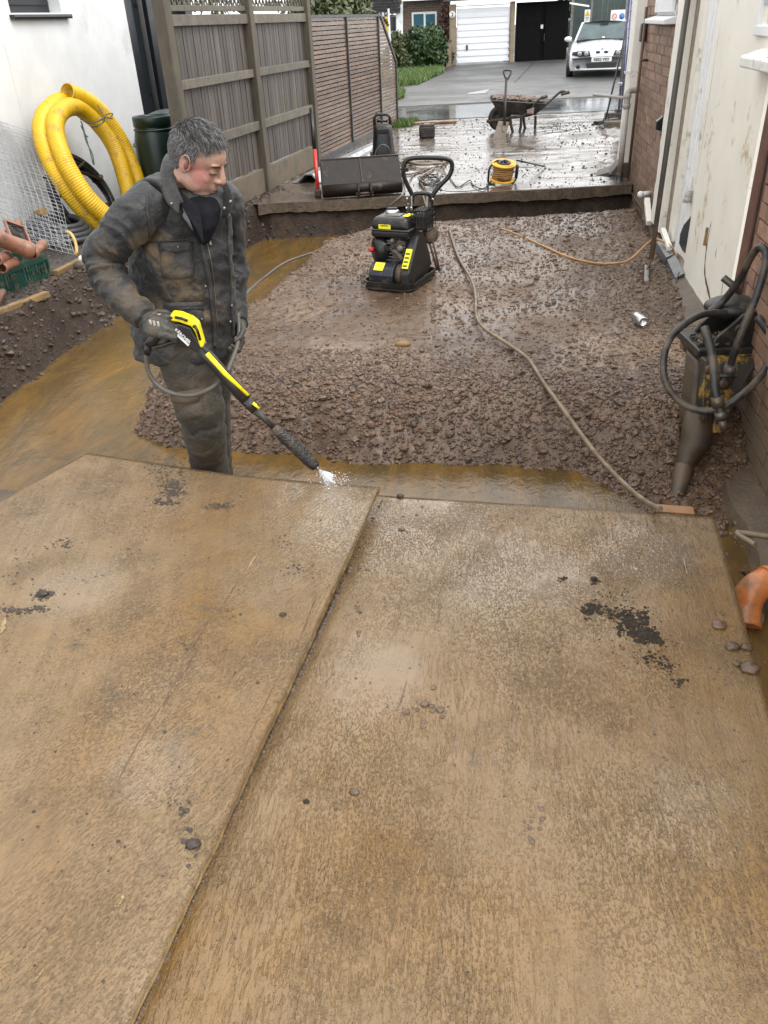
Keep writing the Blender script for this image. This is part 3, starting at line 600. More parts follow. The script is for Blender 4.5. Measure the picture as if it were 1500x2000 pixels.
# ---------------------------------------------------------------- brick house on the right
rh=thing('brick_house',(1.3,8,0),'brick house side with cream timber panels white window frames and muddy footing','house')
WX=1.3
core=MB(); core.box((WX+.102,8.55,1.1),(.19,2.9,2.6)); core.build('wall',m_mortar,rh)
bd_=None; nb=0
def bricks(y0,y1,z0,z1,skip=lambda y,z:False,host=rh,x=WX):
    global bd_,nb
    row=0; z=z0
    while z<z1-.02:
        y=y0-(.1125 if row%2 else 0)
        while y<y1:
            a,b=max(y,y0),min(y+.215,y1)
            if b-a>.03 and not skip((a+b)/2,z):
                full=abs(b-a-.215)<.001
                if full:
                    if bd_ is None: bd_=MB().box((0,0,0),(.10,.215,.065)).mesh('brick',m_brick)
                    o=bpy.data.objects.new('brick',bd_); COL.objects.link(o); o.parent=host; p=Vector((x+.05+random.uniform(-.003,.003),(a+b)/2,z+.0325)); o.location=p-wp(host); o.rotation_euler=(0,0,random.uniform(-.008,.008))
                else: MB().box((x+.05,(a+b)/2,z+.0325),(.10,b-a,.065)).build('brick',m_brick,host)
                nb+=1
            y+=.225
        z+=.075; row+=1
win_y=(8.05,9.05)
bricks(7.72,9.82,-.12,1.87,lambda y,z:(win_y[0]-.02<y<win_y[1]+.02 and z>1.49))
# far window
w1=bx('window',(WX+.03,8.55,1.78),(.06,1.0,.50),m_white,rh); bx('pane',(WX-.004,8.3,1.86),(.008,.36,.5),m_glassd,w1); bx('pane',(WX-.004,8.8,1.86),(.008,.36,.5),m_glassd,w1); bx('sash',(WX-.02,8.55,1.60),(.03,.96,.10),m_white,w1,bevel=.006)
MB().prism([(WX+.02,7.97,1.53),(WX-.10,7.97,1.50),(WX-.10,7.97,1.465),(WX+.02,7.97,1.465)],(0,1.17,0)).build('window_sill',m_white,rh,.006)
# vent cover, small peg, meter hole
MB().prism([(WX,7.98,.785),(WX-.055,7.98,.74),(WX-.055,7.98,.675),(WX,7.98,.66)],(0,.07,0)).build('vent_cover',m_blackc,rh,.008)
bx('cable_box',(WX-.03,9.66,1.38),(.06,.12,.16),m_blackc,rh,bevel=.01)
mb=MB(); mb.tube([(WX,9.35,1.15),(WX-.07,9.33,1.15)],.012,8); mb.build('peg',m_rust,rh)
m_dirtys=M('dirty_stone',(.10,.078,.055),.55,var=.35,vs=9,bump=.5,bs=40)
# white rendered pier at the corner, downpipes
pr=bx('corner_pier',(WX-.02,10.02,1.12),(.16,.34,2.1),m_cream2,rh,bevel=.008); bx('pier_cap',(WX-.06,9.88,1.02),(.18,.05,.025),m_white,pr)
MB().prism([(WX+.1,9.78,.13),(WX-.36,9.9,.0),(WX-.36,9.9,-.02),(WX+.1,9.78,-.3)],(0,.35,0)).build('pier_base',m_dirtys,pr,.01)
MB().prism([(WX-.22,9.8,.02),(WX-.12,9.8,.14),(WX+.0,9.8,.14),(WX+.0,9.8,-.02)],(0,.3,0)).build('pier_base',m_dirtys,pr,.01)
gp_=M('grey_pipe',(.40,.38,.35),.35,var=.15,mud=.4,ms=6,low=(.0,.45),mudc=(.22,.16,.11))
mb=MB(); mb.tube(spline([(WX-.02,9.62,.87),(WX-.10,9.60,.87),(WX-.13,9.58,.84),(WX-.13,9.57,.70)],6),.032,12); mb.tube([(WX-.13,9.57,.72),(WX-.13,9.55,.04)],.030,12); dp=mb.build('downpipe',gp_,rh)
for z in (.80,.71): MB().lathe((WX-.13,9.575,z),[(.036,0),(.040,.005),(.040,.035),(.036,.04)],14,caps=False).build('pipe_socket',gp_,dp)
MB().tube(spline([(WX-.13,9.55,.08),(WX-.13,9.53,.0),(WX-.11,9.44,-.04),(WX-.02,9.36,-.05)],6),.04,12).build('pipe_shoe',m_dgrey,dp)
MB().tube([(WX-.04,9.55,1.6),(WX-.04,9.54,.02)],.014,8).build('downpipe',M('brown_pipe',(.16,.09,.06),.5),rh)
MB().tube([(WX-.13,9.6,.80),(WX-.45,9.9,.82)],.016,8).build('waste_pipe',gp_,rh)
# white timber frame post with broken plaster edge
mb=MB(); n=34; z0,z1=-.03,1.95; L=[]
for k in range(n+1):
    z=lerp(z0,z1,k/n); L.append((7.70+.018*random.uniform(-1,1)+(.01 if k%3 else -.012),z))
poly=[(WX-.045,y,z) for y,z in L]+[(WX-.045,7.22,z1),(WX-.045,7.22,z0)]
MB().prism(poly[::-1],(.05,0,0)).build('frame_post',m_cream2,rh)
# recessed cream panelling between the posts with beads
def panel(name,y0,y1,x,m,z0=-.06,z1=1.95,th=.03,bev=.004): return bx(name,(x+th/2,(y0+y1)/2,(z0+z1)/2),(th,y1-y0,z1-z0),m,rh,bevel=bev)
panel('panel',6.86,7.218,WX+.01,m_cream); panel('panel',6.56,6.855,WX+.025,m_cream); panel('bead',6.49,6.555,WX-.03,m_white,-.02); panel('bead',6.445,6.485,WX-.012,m_white,-.02)
panel('bead',6.835,6.87,WX-.004,m_cream2,-.02)
panel('panel',6.17,6.44,WX+.0,m_cream2,-.02)
# big near panel, bottom edge broken and split
L=[]; n=26
for k in range(n+1):
    y=lerp(6.165,4.84,k/n); L.append((y,-.10+.02*math.sin(k*1.7)+.012*random.uniform(-1,1)))
MB().prism([(WX-.02,y,z) for y,z in L]+[(WX-.02,4.84,1.95),(WX-.02,6.165,1.95)],(.05,0,0)).build('panel',m_cream,rh)
# cracks where the ply has lifted
cr_=M('bare_crack',(.20,.105,.065),.8,var=.4,bump=.4)
def crack(pts,w):
    mb=MB(); pts=spline([(WX-.0215,y,z) for y,z in pts],5)
    up=[];dn=[]
    for i,p in enumerate(pts):
        t=i/(len(pts)-1); ww=w*(math.sin(math.pi*min(1,t*1.05))**.6)*(.5+random.random()); d=(pts[min(i+1,len(pts)-1)]-pts[max(i-1,0)]).normalized(); nn=Vector((0,-d.z,d.y)); up.append(p+nn*ww); dn.append(p-nn*ww)
    vs=up+dn; k=len(up); mb.add(vs,[(i,i+1,k+i+1,k+i) for i in range(k-1)]); mb.build('crack',cr_,rh)
crack([(5.55,.42),(5.56,.25),(5.50,.10),(5.30,.02),(5.12,-.04),(4.98,-.09)],.012)
crack([(6.168,1.5),(6.17,1.0),(6.165,.5)],.003); crack([(5.02,.20),(5.0,.12),(5.01,.06)],.005); crack([(5.86,.28),(5.83,.12)],.004); crack([(5.3,.3),(5.29,.24)],.004)
MB().bar((WX-.024,5.6,.36),(WX-.03,5.585,.25),.015,.02,Vector((1,0,0))).build('splinter',m_wood,rh)
# brown-red jamb and brick return at the near end
WX2=1.16
bx('jamb',(WX2+.05,4.27,.95),(.10,.13,2.3),m_trim,rh,bevel=.006); bx('jamb_gap_shade',(WX2+.06,4.185,.95),(.10,.04,2.3),m_brkblack,rh); bx('jamb',(WX2+.05,4.145,.95),(.09,.035,2.3),m_trim,rh,bevel=.004)  # the black strip between the jambs paints the dark of an open gap
core2=MB(); core2.box((WX2+.110,2.6,.2),(.19,3.05,3.6)); core2.build('wall',m_mortar,rh)
bricks(3.1,4.12,-.47,.96,host=rh,x=WX2)
print('bricks',nb)
# near window with flaking sill
w2=bx('window',(WX+.035,4.88,1.86),(.10,.72,.92),m_white,rh,bevel=.006); bx('pane',(WX-.018,4.93,1.92),(.01,.54,.70),M('frosted_pane',(.38,.40,.40),.3,var=.1,bump=.1),w2); bx('sash',(WX-.025,5.20,1.9),(.03,.05,.85),m_white,w2,bevel=.006); bx('sash',(WX-.025,4.93,1.46),(.03,.62,.05),m_white,w2,bevel=.006)
MB().prism([(WX-.02,4.36,1.385),(WX-.13,4.36,1.35),(WX-.13,4.36,1.30),(WX-.02,4.36,1.285)],(0,.68,0)).build('window_sill',M('flaking_sill',(.72,.71,.68),.45,var=.1,mud=.14,ms=9,mudc=(.35,.22,.15),bump=.3,bs=25),rh,.008)
# muddy footing
ft=[]
for y in np.linspace(.6,9.5,70):
    bxx=float(np.interp(y,[.6,3.3,4.2,4.4,4.9,6.9,9.5],[.99,1.01,1.05,1.08,1.10,1.235,1.28])); nr=y<4.33; tX=WX2+.01 if nr else WX-.022; tz_=-.27 if nr else -.088; bxx+=.012*math.sin(y*9)+.01*random.uniform(-1,1); gz_=-.55
    ft.append([(bxx-.03,y,gz_),(bxx-.006,y,min(-.22,tz_-.1)),(bxx+.02+.01*random.random(),y,tz_-.03),(tX,y,tz_+.006*random.random()),(WX+.2,y,tz_+.003)])
mb=MB(); vs=[p for r_ in ft for p in r_]; fs=[(i*5+j,i*5+j+1,(i+1)*5+j+1,(i+1)*5+j) for i in range(len(ft)-1) for j in range(4)]; mb.add(vs,fs,0,False); mb.build('footing',m_stain,rh,recenter=False)
# grey gutter angle, black flap, white pipes at the foot of the panels
ga=MB(); ga.prism([(WX-.028,7.0,-.03),(WX-.085,7.0,-.06),(WX-.09,7.0,-.12),(WX-.094,7.0,-.12),(WX-.09,7.0,-.055),(WX-.028,7.0,-.025)],(0,-.50,0)); ga.prism([(WX-.028,6.49,-.035),(WX-.08,6.49,-.07),(WX-.085,6.49,-.14),(WX-.089,6.49,-.14),(WX-.085,6.49,-.065),(WX-.028,6.49,-.03)],(-.0,-.42,-.03))
tag(ga.build('flashing_angle',M('lead_grey',(.10,.10,.105),.35,var=.2,mud=.2)),'dark grey metal flashing angle at the foot of the cream panels','flashing')
fl=MB(); fy0=Vector((0,1,0)); fl.prism([onp(x,y,(0,6.27,0),fy0) for x,y in ((1355,412),(1349,424),(1336,440),(1329,458),(1327,476),(1333,490),(1345,502),(1348,482),(1351,455),(1358,430),(1360,414))],(0,.016,.0))
tag(fl.build('rubber_flap',m_dgrey),'black curved rubber flap hanging below a grey pipe on the panels','flap')
mb=MB(); mb.tube([(WX-.03,6.33,.46),(WX-.032,6.33,.39)],.024,14); mb.lathe((WX-.032,6.33,.38),[(.024,0),(.029,.0),(.029,.03),(.024,.035)],14,caps=False); tag(mb.build('pipe_stub',gp_),'grey pipe stub with collar above the black flap','pipe')
mb=MB(); mb.tube([(WX+.0,8.15,.12),(WX-.10,8.10,.12)],.022,10); mb.ell((WX-.10,8.10,.12),.03,n=6); tag(mb.build('overflow_pipe',m_white),'short white overflow pipe poking from the brick wall','pipe')
mb=MB(); mb.bar((WX-.045,8.05,.08),(WX-.05,7.72,-.06),.05,.05); mb.bar((WX-.045,7.05,.03),(WX-.05,6.62,-.02),.04,.04); tag(mb.build('skirting_strip',m_cream2,bevel=.006),'broken white strip of trim at the foot of the panels','trim')
# ---------------------------------------------------------------- beyond the road
G0=Vector((-2.26,36.3,0)); GD=Vector((.98,.196,0)).normalized(); GN=Vector((GD.y,-GD.x,0)); GAX=(GD,GN,ZU)
def G(x,y,off=0): return onp(x,y,G0+GN*off,GN)
def Gbox(mb,x0,y0,x1,y1,t,off=0,mi=0):
    a,b=G(x0,y1,off),G(x1,y0,off); c=(a+b)/2-GN*(t/2); w=abs((b-a).dot(GD)); return mb.box(c,(w,t,abs(b.z-a.z)),GAX,mi)
def gbox(name,x0,y0,x1,y1,t,m,parent=None,off=0,**k): mb=MB(); Gbox(mb,x0,y0,x1,y1,t,off); return mb.build(name,m,parent,**k)
bgl=thing('garage',G(943,126),'pale brick garage with white sectional door and house number plaque','garage')
gbox('brick_pier',880,8,891.5,131,.4,m_pier,bgl,.12); gbox('brick_pier',995.5,2,1007,126,.4,m_pier,bgl,.12)
gbox('lintel',891.5,6,995.5,14,.12,m_white,bgl,.10)
dr=gbox('door',892,12,995.5,124.5,.04,m_gdoor,bgl,.0)
for k in range(8):
    ya,yb=lerp(24,124.5,k/8),lerp(24,124.5,(k+1)/8)-.9; gbox('door_panel',893,ya,994.5,yb,.02,m_gdoor,dr,.022,bevel=.008)
gbox('handle',910.5,88,914,98,.05,m_blackc,dr,.06); gbox('badge',983,118.5,992,120.5,.01,m_blackc,dr,.035)
pl=MB(); pc=G(883.5,28.5,.14); pl.lathe(pc-GN*.02,[(0,0),(.12,0),(.12,.03),(0,.03)],20,GN); plo=pl.build('number_plaque',m_sign,bgl); text_mesh('number','2',.17,m_ink,pc+GN*.02,GD,ZU,plo,.002,.004)
gbox('fascia',868,-22,1122,3,.3,m_dgrey,bgl,.35)
gbox('gutter_box',940,-3,950,6,.1,m_sign,bgl,.45)
bgar=thing('black_garage',G(1060,120),'black boarded garage with double doors and white top trim','garage')
gbox('wall',1007,0,1113,123,.3,m_blackwood,bgar,-.02)
for x0,x1 in ((1008,1059),(1060.5,1111)): gbox('door',x0,8,x1,121,.04,m_blackwood,bgar,.03,bevel=.01)
gbox('trim',1010,-2,1066,3.4,.1,m_white,bgar,.3); gbox('handle',1056,48,1061,56,.05,m_alu,bgar,.08); gbox('handle',1062,66,1064,80,.05,m_brkblack,bgar,.08)
bun=thing('bungalow',G(830,110,-2),'brown brick bungalow with dark tiled roof and teal curtained window','house')
gbox('wall',785,-30,880,135,.4,m_bung,bun,-1.5)
fw=gbox('window',805,22,853,72,.1,m_white,bun,-1.42)
for x0,x1 in ((808.5,827),(832,849.5)): gbox('curtain',x0,27,x1,70,.02,m_curtain,fw,-1.40)
gbox('mullion',828,24,831,70,.05,m_white,fw,-1.38)
MB().prism([G(x,y,-1.2) for x,y in ((774,135),(787,135),(787,2),(779,20),(774,26))],-GN*.3).build('gable_board',m_white,bun)
gbox('side_wall',738,28,775,135,.3,m_white,bun,-1.55); gbox('side_window',756,32,772,60,.06,m_glassd,bun,-1.45)
gbox('fascia',737,22,779,28.5,.12,m_white,bun,-1.1); gbox('soffit_board',785,-6,868,2.5,.2,m_white,bun,-1.0)
mb=MB(); mb.tube([G(870,1,-1.1),G(873,12,-1.1),G(873,22,-1.1)],.04,6); mb.build('downpipe',m_white,bun)
# tiled roof: courses of tiles
rt=MB(); e0,e1=G(700,24,-1.0),G(782,24,-1.0); wv=(e1-e0); ncol=34; up_=(ZU*.62-GN*.78).normalized()
for row in range(13):
    for c in range(ncol):
        if row>9 and c>ncol-(row-8)*1.5: continue
        p=e0+wv*((c+.5+.5*(row%2))/ncol)+up_*(row*.17)+ZU*.02*random.random(); ww=wv.length/ncol
        rt.add([p-GD*ww*.46,p+GD*ww*.0+ZU*.05,p+GD*ww*.46,p+GD*ww*.46+up_*.2-ZU*.02,p+ZU*.03+up_*.2,p-GD*ww*.46+up_*.2-ZU*.02],[(0,1,4,5),(1,2,3,4)])
        rt.add([p-GD*ww*.46,p+ZU*.05,p+GD*ww*.46,p+GD*ww*.46-ZU*.04,p-GD*ww*.46-ZU*.04],[(4,3,2,1,0)])
rt.build('roof_tiles',m_tile,bun,kind='stuff')
mb=MB(); mb.prism([e0-ZU*.03,e1-ZU*.03,e1+up_*2.3-ZU*.1-GD*.6,e0+up_*2.3-ZU*.1],-GN*.05); mb.build('roof',m_tile,bun)
mb=MB(); mb.prism([G(790,-5,-1),G(1120,-5,-1),G(1120,-60,-3),G(790,-60,-3)],-GN*.2); mb.build('roof',m_tile,bun)
# brick gate pillars
for i,(x0,x1,yt,yb,lb,of) in enumerate(((853,864,84,139,'narrow brick gate pillar half hidden by the bush',2.2),(867,882,78,133,'wider brick gate pillar nearest the white garage door',1.2))):
    t=thing('gate_pillar',onz((x0+x1)/2,yb,0.02),lb,'pillar','brick pillars beside the driveway'); gbox('shaft',x0,yt+3,x1,yb,.35,m_pier,t,of); gbox('cap',x0-1,yt,x1+1,yt+3.4,.42,m_slabface,t,of+.03)
# FOR SALE board
sb=thing('for_sale_board',G(748,60,6),'tilted estate agent board reading FOR SALE above a yellow panel','sign')
def Gq(x,y,off=6.0): return G(x,y,off)
q=[Gq(738.5,25),Gq(759,24),Gq(760,32),Gq(739.5,33)]; MB().prism([p for p in q][::-1],-GN*.04).build('board',m_sign,sb)
xd=(q[1]-q[0]).normalized(); text_mesh('lettering','FOR SALE',.145,m_ink,(q[0]+q[2])/2+GN*.025,xd,GN.cross(xd)*-1 if GN.cross(xd).z<0 else GN.cross(xd),sb,.002,.006)
q=[Gq(743.5,32.5),Gq(759.8,33),Gq(762,60.5),Gq(752.5,62)]; MB().prism(q[::-1],-GN*.04).build('yellow_panel',m_syel,sb)
for k,(cx_,cy_) in enumerate(((751,38),(753,42),(755,47))): 
    mb=MB(); a=Gq(cx_-4+k,cy_)+GN*.03; b=Gq(cx_+4.5,cy_-.6+k*.3)+GN*.03; mb.tube(spline([a,lerp(a,b,.3)+ZU*.07,lerp(a,b,.55)-ZU*.05,b],4),.018,5); mb.build('script_mark',m_ink,sb)
MB().bar(Gq(762,61)-ZU*1.3,Gq(759,24)+ZU*.1,.06,.06).build('post',m_sign,sb)
# trees and bushes
def foliage(name,centers,n,leaf,m,seed,parent=None,kind='stuff',up=0.2):
    r=np.random.default_rng(seed); C_=np.array([list(c[0]) for c in centers],float); Rr=np.array([c[1] for c in centers],float)
    if Rr.ndim==1: Rr=np.stack([Rr]*3,1)
    w=Rr.prod(1)**(2/3); k=r.choice(len(C_),n,p=w/w.sum()); d=r.standard_normal((n,3)); d/=np.linalg.norm(d,axis=1,keepdims=True); rad=r.uniform(.45,1.05,(n,1))**.6
    P=C_[k]+d*Rr[k]*rad; nz=fbm(P,2.0/Rr.mean(),3,seed); keep=nz>-.22; P=P[keep]; d=d[keep]; n=len(P)
    t=r.standard_normal((n,3)); t/=np.linalg.norm(t,axis=1,keepdims=True); b=np.cross(t,d+r.standard_normal((n,3))*.7); b/=np.linalg.norm(b,axis=1,keepdims=True); L=leaf*r.uniform(.5,1.4,(n,1))
    V=np.stack([P-t*L,P+b*L*.45,P+t*L,P-b*L*.45],1).reshape(-1,3); return raw(name,V,np.arange(4*n).reshape(-1,4),m,kind if parent is None else None,False,parent)
def bush(name,label,cat,centers,n,leaf,m,seed,group=None,trunk=True):
    c0=centers[0][0]; t=thing(name,(c0[0],c0[1],0),label,cat,group); foliage('crown' if 'tree' in name else 'foliage',centers,n,leaf,m,seed,t)
    mb=MB()
    for k in range(5):
        c=Vector(random.choice(centers)[0]); b=Vector((c0[0]+random.uniform(-.1,.1),c0[1]+random.uniform(-.1,.1),-.05)); mb.tube([b,lerp(b,c,.5)+Vector((random.uniform(-.2,.2),0,.1)),c],[.05*c.z,.035*c.z,.012*c.z],6)
    mb.build('trunk' if 'tree' in name else 'stem',m_bark,t); return t
def gc_(x,y,off): return G(x,y,off)
bush('shrub','large leafy green shrub in front of the bungalow window','bush',[(gc_(820,98,2.6),(.65,.6,.75)),(gc_(843,88,2.4),(.55,.5,.65)),(gc_(800,112,2.6),(.6,.5,.5)),(gc_(835,118,2.6),(.75,.5,.45)),(gc_(850,75,2.2),(.35,.3,.35))],9000,.085,m_leaf,61)
bush('shrub','darker straggly shrub behind the sloping fence end','bush',[(gc_(779,98,3.2),(.28,.4,.6)),(gc_(772,85,3.2),(.22,.3,.35)),(gc_(785,122,3.0),(.4,.4,.35)),(gc_(768,118,3),(.4,.5,.5))],4200,.08,m_leaf2,62)
bush('climber','dark red climber on the brick wall beside the garage','climber',[(gc_(871,45,-.9),(.28,.2,.7)),(gc_(872,22,-.9),(.2,.15,.5)),(gc_(866,70,-.7),(.3,.2,.4))],2600,.05,m_leafr,63)
bush('shrub','low dark shrub between the two gate pillars','bush',[(gc_(872,110,.6),(.3,.3,.5)),(gc_(860,92,1.8),(.3,.3,.4))],1500,.06,m_leaf,64)
def T(x,y,D): return atD(x,y,D)
bush('hedge','dense olive green hedge rising behind the slatted fence','hedge',[(T(620,4,24),(.7,1,.5)),(T(665,6,24.5),(.6,1,.4)),(T(698,16,25),(.36,.8,.28)),(T(640,35,24),(1.0,1,.5)),(T(680,45,24),(.8,1,.4)),(T(715,50,25),(.3,.8,.3))],13000,.09,m_leaf2,65)
bush('tree','bare twiggy tree with sparse leaves seen through the lattice','tree',[(T(430,8,17),(.7,.6,.16)),(T(560,10,18),(.4,.6,.12))],500,.05,m_leaf2,66)
bush('tree','green tree above the palisade at the street end','tree',[(T(1160,-10,46),(1.8,1.5,1.5)),(T(1190,-12,47),(1.4,1.5,1.2)),(T(1135,-5,46),(1.2,1,1.0)),(T(1215,15,46),(1.6,1,2.0)),(T(1175,22,48),(2.2,1,1.6))],12000,.12,m_leaf,67)
# fence, signs and post behind the car
pf=thing('palisade_fence',T(1130,70,37),'dark green panel fence behind the parked car with grey steel posts','fence')
for k in range(12):
    a=T(1116+k*10,82,37.6); a.z=.0; MB().box(a+ZU*1.0,(.20,.03,2.0),GAX).build('pale',M('palisade_green',(.06,.09,.08),.5,var=.3) if k==0 else bpy.data.materials['palisade_green'],pf)
for x in (1114,1150,1222): a=T(x,82,37.3); a.z=1.1; bx('post',a,(.08,.08,2.3),m_steelpipe,pf,GAX)
a,b=T(1112,6,36.9),T(1150,12,37.2); MB().bar(a,b,.06,.06).build('top_rail',m_white,pf)
ws=thing('warning_sign',T(1147,31,36.8),'small white sign with a yellow warning triangle on the fence','sign')
c=T(1147,31,36.8); bx('plate',c,(.22,.02,.42),m_sign,ws,GAX); k=.085; tri=[c+GN*.02+GD*(-k)+ZU*.02,c+GN*.02+GD*k+ZU*.02,c+GN*.02+ZU*.165]; MB().prism([p for p in tri],GN*.005).build('triangle',m_syel,ws); 
MB().bar(tri[0]+GN*.008,tri[1]+GN*.008,.004,.012,GN).bar(tri[1]+GN*.008,tri[2]+GN*.008,.004,.012,GN).bar(tri[2]+GN*.008,tri[0]+GN*.008,.004,.012,GN).build('triangle_border',m_ink,ws)
bx('mark',c+GN*.03+ZU*.06,(.012,.004,.06),m_ink,ws,GAX)
for k in range(3): bx('text_line',c+GN*.013-ZU*(.05+.045*k),(.15-.02*k,.004,.014),m_ink,ws,GAX)
sg=thing('site_sign',T(1209,36,35.5),'white site safety sign with red prohibition ring and blue panels','sign')
c=T(1208,36,35.5); bx('plate',c,(.62,.02,.56),m_sign,sg,GAX)
rc=c+GD*(-.17)+GN*.016+ZU*.07; MB().tube([rc+GD*math.cos(t)*.085+ZU*math.sin(t)*.085 for t in np.linspace(0,6.283,25)[:-1]],.012,6,closed=True).build('ring',m_sred,sg)
MB().bar(rc+(GD*-.06+ZU*.06),rc+(GD*.06-ZU*.06),.004,.018,GN).build('bar',m_sred,sg); bx('panel',c+GD*(-.17)-ZU*.17+GN*.014,(.25,.005,.10),m_sred,sg,GAX)
MB().lathe(c+GD*.12+ZU*.07+GN*.012,[(0,0),(.10,0),(.10,.006),(0,.006)],18,GN).build('disc',m_blue,sg); bx('panel',c+GD*.13-ZU*.17+GN*.014,(.28,.005,.12),m_blue,sg,GAX)
lp=thing('concrete_pole',T(1179,38,40),'pale square pole with climbing rungs behind the silver car','pole')
a=T(1179,45,40); a.z=0; bx('shaft',a+ZU*2.2,(.42,.3,4.6),M('pale_pole',(.50,.51,.52),.5,var=.1),lp,GAX); bx('notice',a+GN*.18+ZU*1.05,(.30,.02,.35),m_sign,lp,GAX)
for k in range(11): bx('rung',a+GN*.0+ZU*(1.3+.14*k),(.62,.03,.03),m_dgrey,lp,GAX)
# ---------------------------------------------------------------- parked car
cc=onz(1172,151,.02); cc.z=.02
cart=thing('parked_car',cc+Vector((.19,2.2,0)),'silver saloon car facing the camera on the opposite driveway','car',rz=math.radians(-5.0))
# local frame: x to picture right, -y towards us; front bumper at y=-2.2
def lofty(secs,n=20):
    """secs: (y, halfwidth, z_low, z_belt, z_top, crown)"""
    vs=[];fs=[]
    for (y,w,zl,zb,zt,bow) in secs:
        prof=[(-w*.96,zl),(-w,zl+.12),(-w*1.0,(zl+zb)/2),(-w*.985,zb-.05),(-w*.93,zb+.005)]
        for k in range(1,8): u=-.93+1.86*k/8; prof.append((w*u,zb+(zt-zb)*(1-abs(u/.95)**2.6)))
        prof+= [(w*.93,zb+.005),(w*.985,zb-.05),(w,(zl+zb)/2),(w,zl+.12),(w*.96,zl)]
        for (x,z) in prof: vs.append((x,y+bow*(x/.9)**2,z))
    m=len(vs)//len(secs)
    for i in range(len(secs)-1):
        for k in range(m-1): fs.append((i*m+k,i*m+k+1,(i+1)*m+k+1,(i+1)*m+k))
    fs.append(tuple(range(m))); fs.append(tuple(range((len(secs)-1)*m,len(secs)*m))[::-1]); return vs,fs
vs,fs=lofty([(-2.16,.74,.24,.56,.60,.14),(-2.20,.80,.19,.50,.54,.15),(-2.14,.84,.18,.62,.68,.14),(-1.95,.87,.18,.68,.76,.08),(-1.5,.90,.2,.75,.86,.03),(-.95,.90,.2,.84,.94,0),(-.3,.90,.2,.90,.95,0),(1.6,.90,.2,.92,.96,0),(2.2,.82,.3,.80,.9,0)][1:])
MB().add(vs,fs,0,True).build('body',m_car,cart,local=True)
# greenhouse
def gh(y,w,z): return [(-w,y,z),(w,y,z)]
A_=[(-.74,-.98,.93),(.74,-.98,.93),(.60,-.28,1.385),(-.60,-.28,1.385)]
g=MB(); 
for (p,q) in ((A_,None),): g.add([Vector(v)+Vector((0,-.012,.0)) for v in A_]+[Vector(v)+Vector((0,.03,-.02)) for v in A_],[(0,1,2,3),(7,6,5,4),(0,4,5,1),(1,5,6,2),(2,6,7,3),(3,7,4,0)])
g.build('windscreen',m_carglass,cart,local=True)
mb=MB(); R0=[(-.60,-.30,1.38),(-.3,-.34,1.42),(0,-.35,1.43),(.3,-.34,1.42),(.60,-.30,1.38)]; R1=[(-.58,.9,1.36),(-.3,.9,1.40),(0,.9,1.41),(.3,.9,1.40),(.58,.9,1.36)]; R2=[(-.60,1.5,.95),(-.3,1.5,.96),(0,1.5,.96),(.3,1.5,.96),(.60,1.5,.95)]
mb.add(R0+R1+R2,[(i,i+1,i+6,i+5) for i in range(4)]+[(i+5,i+6,i+11,i+10) for i in range(4)],0,True)
for s in (-1,1):
    mb.tube([(s*.78,-1.02,.92),(s*.62,-.30,1.385),(s*.60,.9,1.37),(s*.74,1.5,.93)],.03,6)
mb.build('roof',m_car,cart,local=True)
for s in (-1,1): MB().add([(s*.76,-.9,.93),(s*.76,1.3,.94),(s*.61,.8,1.35),(s*.62,-.3,1.37)],[(0,1,2,3)]).build('side_window',m_glassd,cart,local=True)
MB().box((.0,-.4,1.335),(.22,.03,.06)).build('rear_view_mirror',m_black,cart,local=True)
for s in (-1,1): MB().box((s*.33,.1,1.02),(.42,.15,.5)).build('seat',m_black,cart,local=True)
MB().ell((.0,-1.0,.975),(.05,.01,.05),n=6).build('tax_disc',m_sign,cart,local=True)
MB().tube([(-.72,-1.03,.935),(0,-1.07,.965),(.72,-1.03,.935)],.018,6).build('scuttle',m_blackc,cart,local=True)
for s in (-1,1): MB().tube([(s*.3,-1.06,.96),(s*.3-.35,-1.0,.985)],.008,5).build('wiper',m_blackc,cart,local=True)
for s in (-1,1):
    m=MB(); m.ell((s*.98,-.78,.98),(.11,.07,.075),n=8); m.bar((s*.88,-.72,.93),(s*.95,-.75,.96),.05,.04); m.build('wing_mirror',m_car,cart,local=True)
    h=MB(); P=[(s*.30,-2.145,.565),(s*.34,-2.135,.69),(s*.62,-2.08,.70),(s*.80,-1.98,.68),(s*.82,-2.0,.60),(s*.60,-2.10,.555)]
    if s<0: P=P[::-1]
    h.prism(P,(0,-.045,0)); ho=h.build('headlight',m_dgrey,cart,local=True)
    for xx in (.42,.60): q=MB(); q.lathe((s*xx,-2.16+.05*(xx-.42)/.2,.63),[(0,0),(.055,0),(.058,-.02),(.045,-.03),(0,-.028)],16,(0,1,0)); lo_=q.build('lamp',m_lamp,ho,local=True); lo_.location-=ho.location
    k=MB(); k.ell((s*.105,-2.10,.645),(.10,.055,.062),n=8); ko=k.build('kidney_grille',m_chrome,cart,local=True)
    k=MB(); k.ell((s*.105,-2.125,.645),(.082,.045,.048),n=8); k.build('grille_opening',m_blackc,cart,local=True)
    MB().lathe((s*.62,-2.20,.30),[(0,0),(.06,0),(.06,-.03),(0,-.04)],14,(0,1,0)).build('fog_light',m_dgrey,cart,local=True)
    MB().bar((s*.28,-2.245,.50),(s*.80,-2.13,.50),.02,.035).build('bumper_strip',m_blackc,cart,local=True)
    w=MB(); w.lathe((s*.86,-1.35,.30),[(0,-.1),(.24,-.1),(.31,-.09),(.315,.09),(.24,.1),(0,.1)],24,(1,0,0)); w.build('wheel',m_rubber,cart,local=True)
MB().prism([(-.42,-2.245,.38),(-.38,-2.25,.25),(.38,-2.25,.25),(.42,-2.245,.38)],(0,.03,0)).build('lower_intake',m_blackc,cart,local=True)
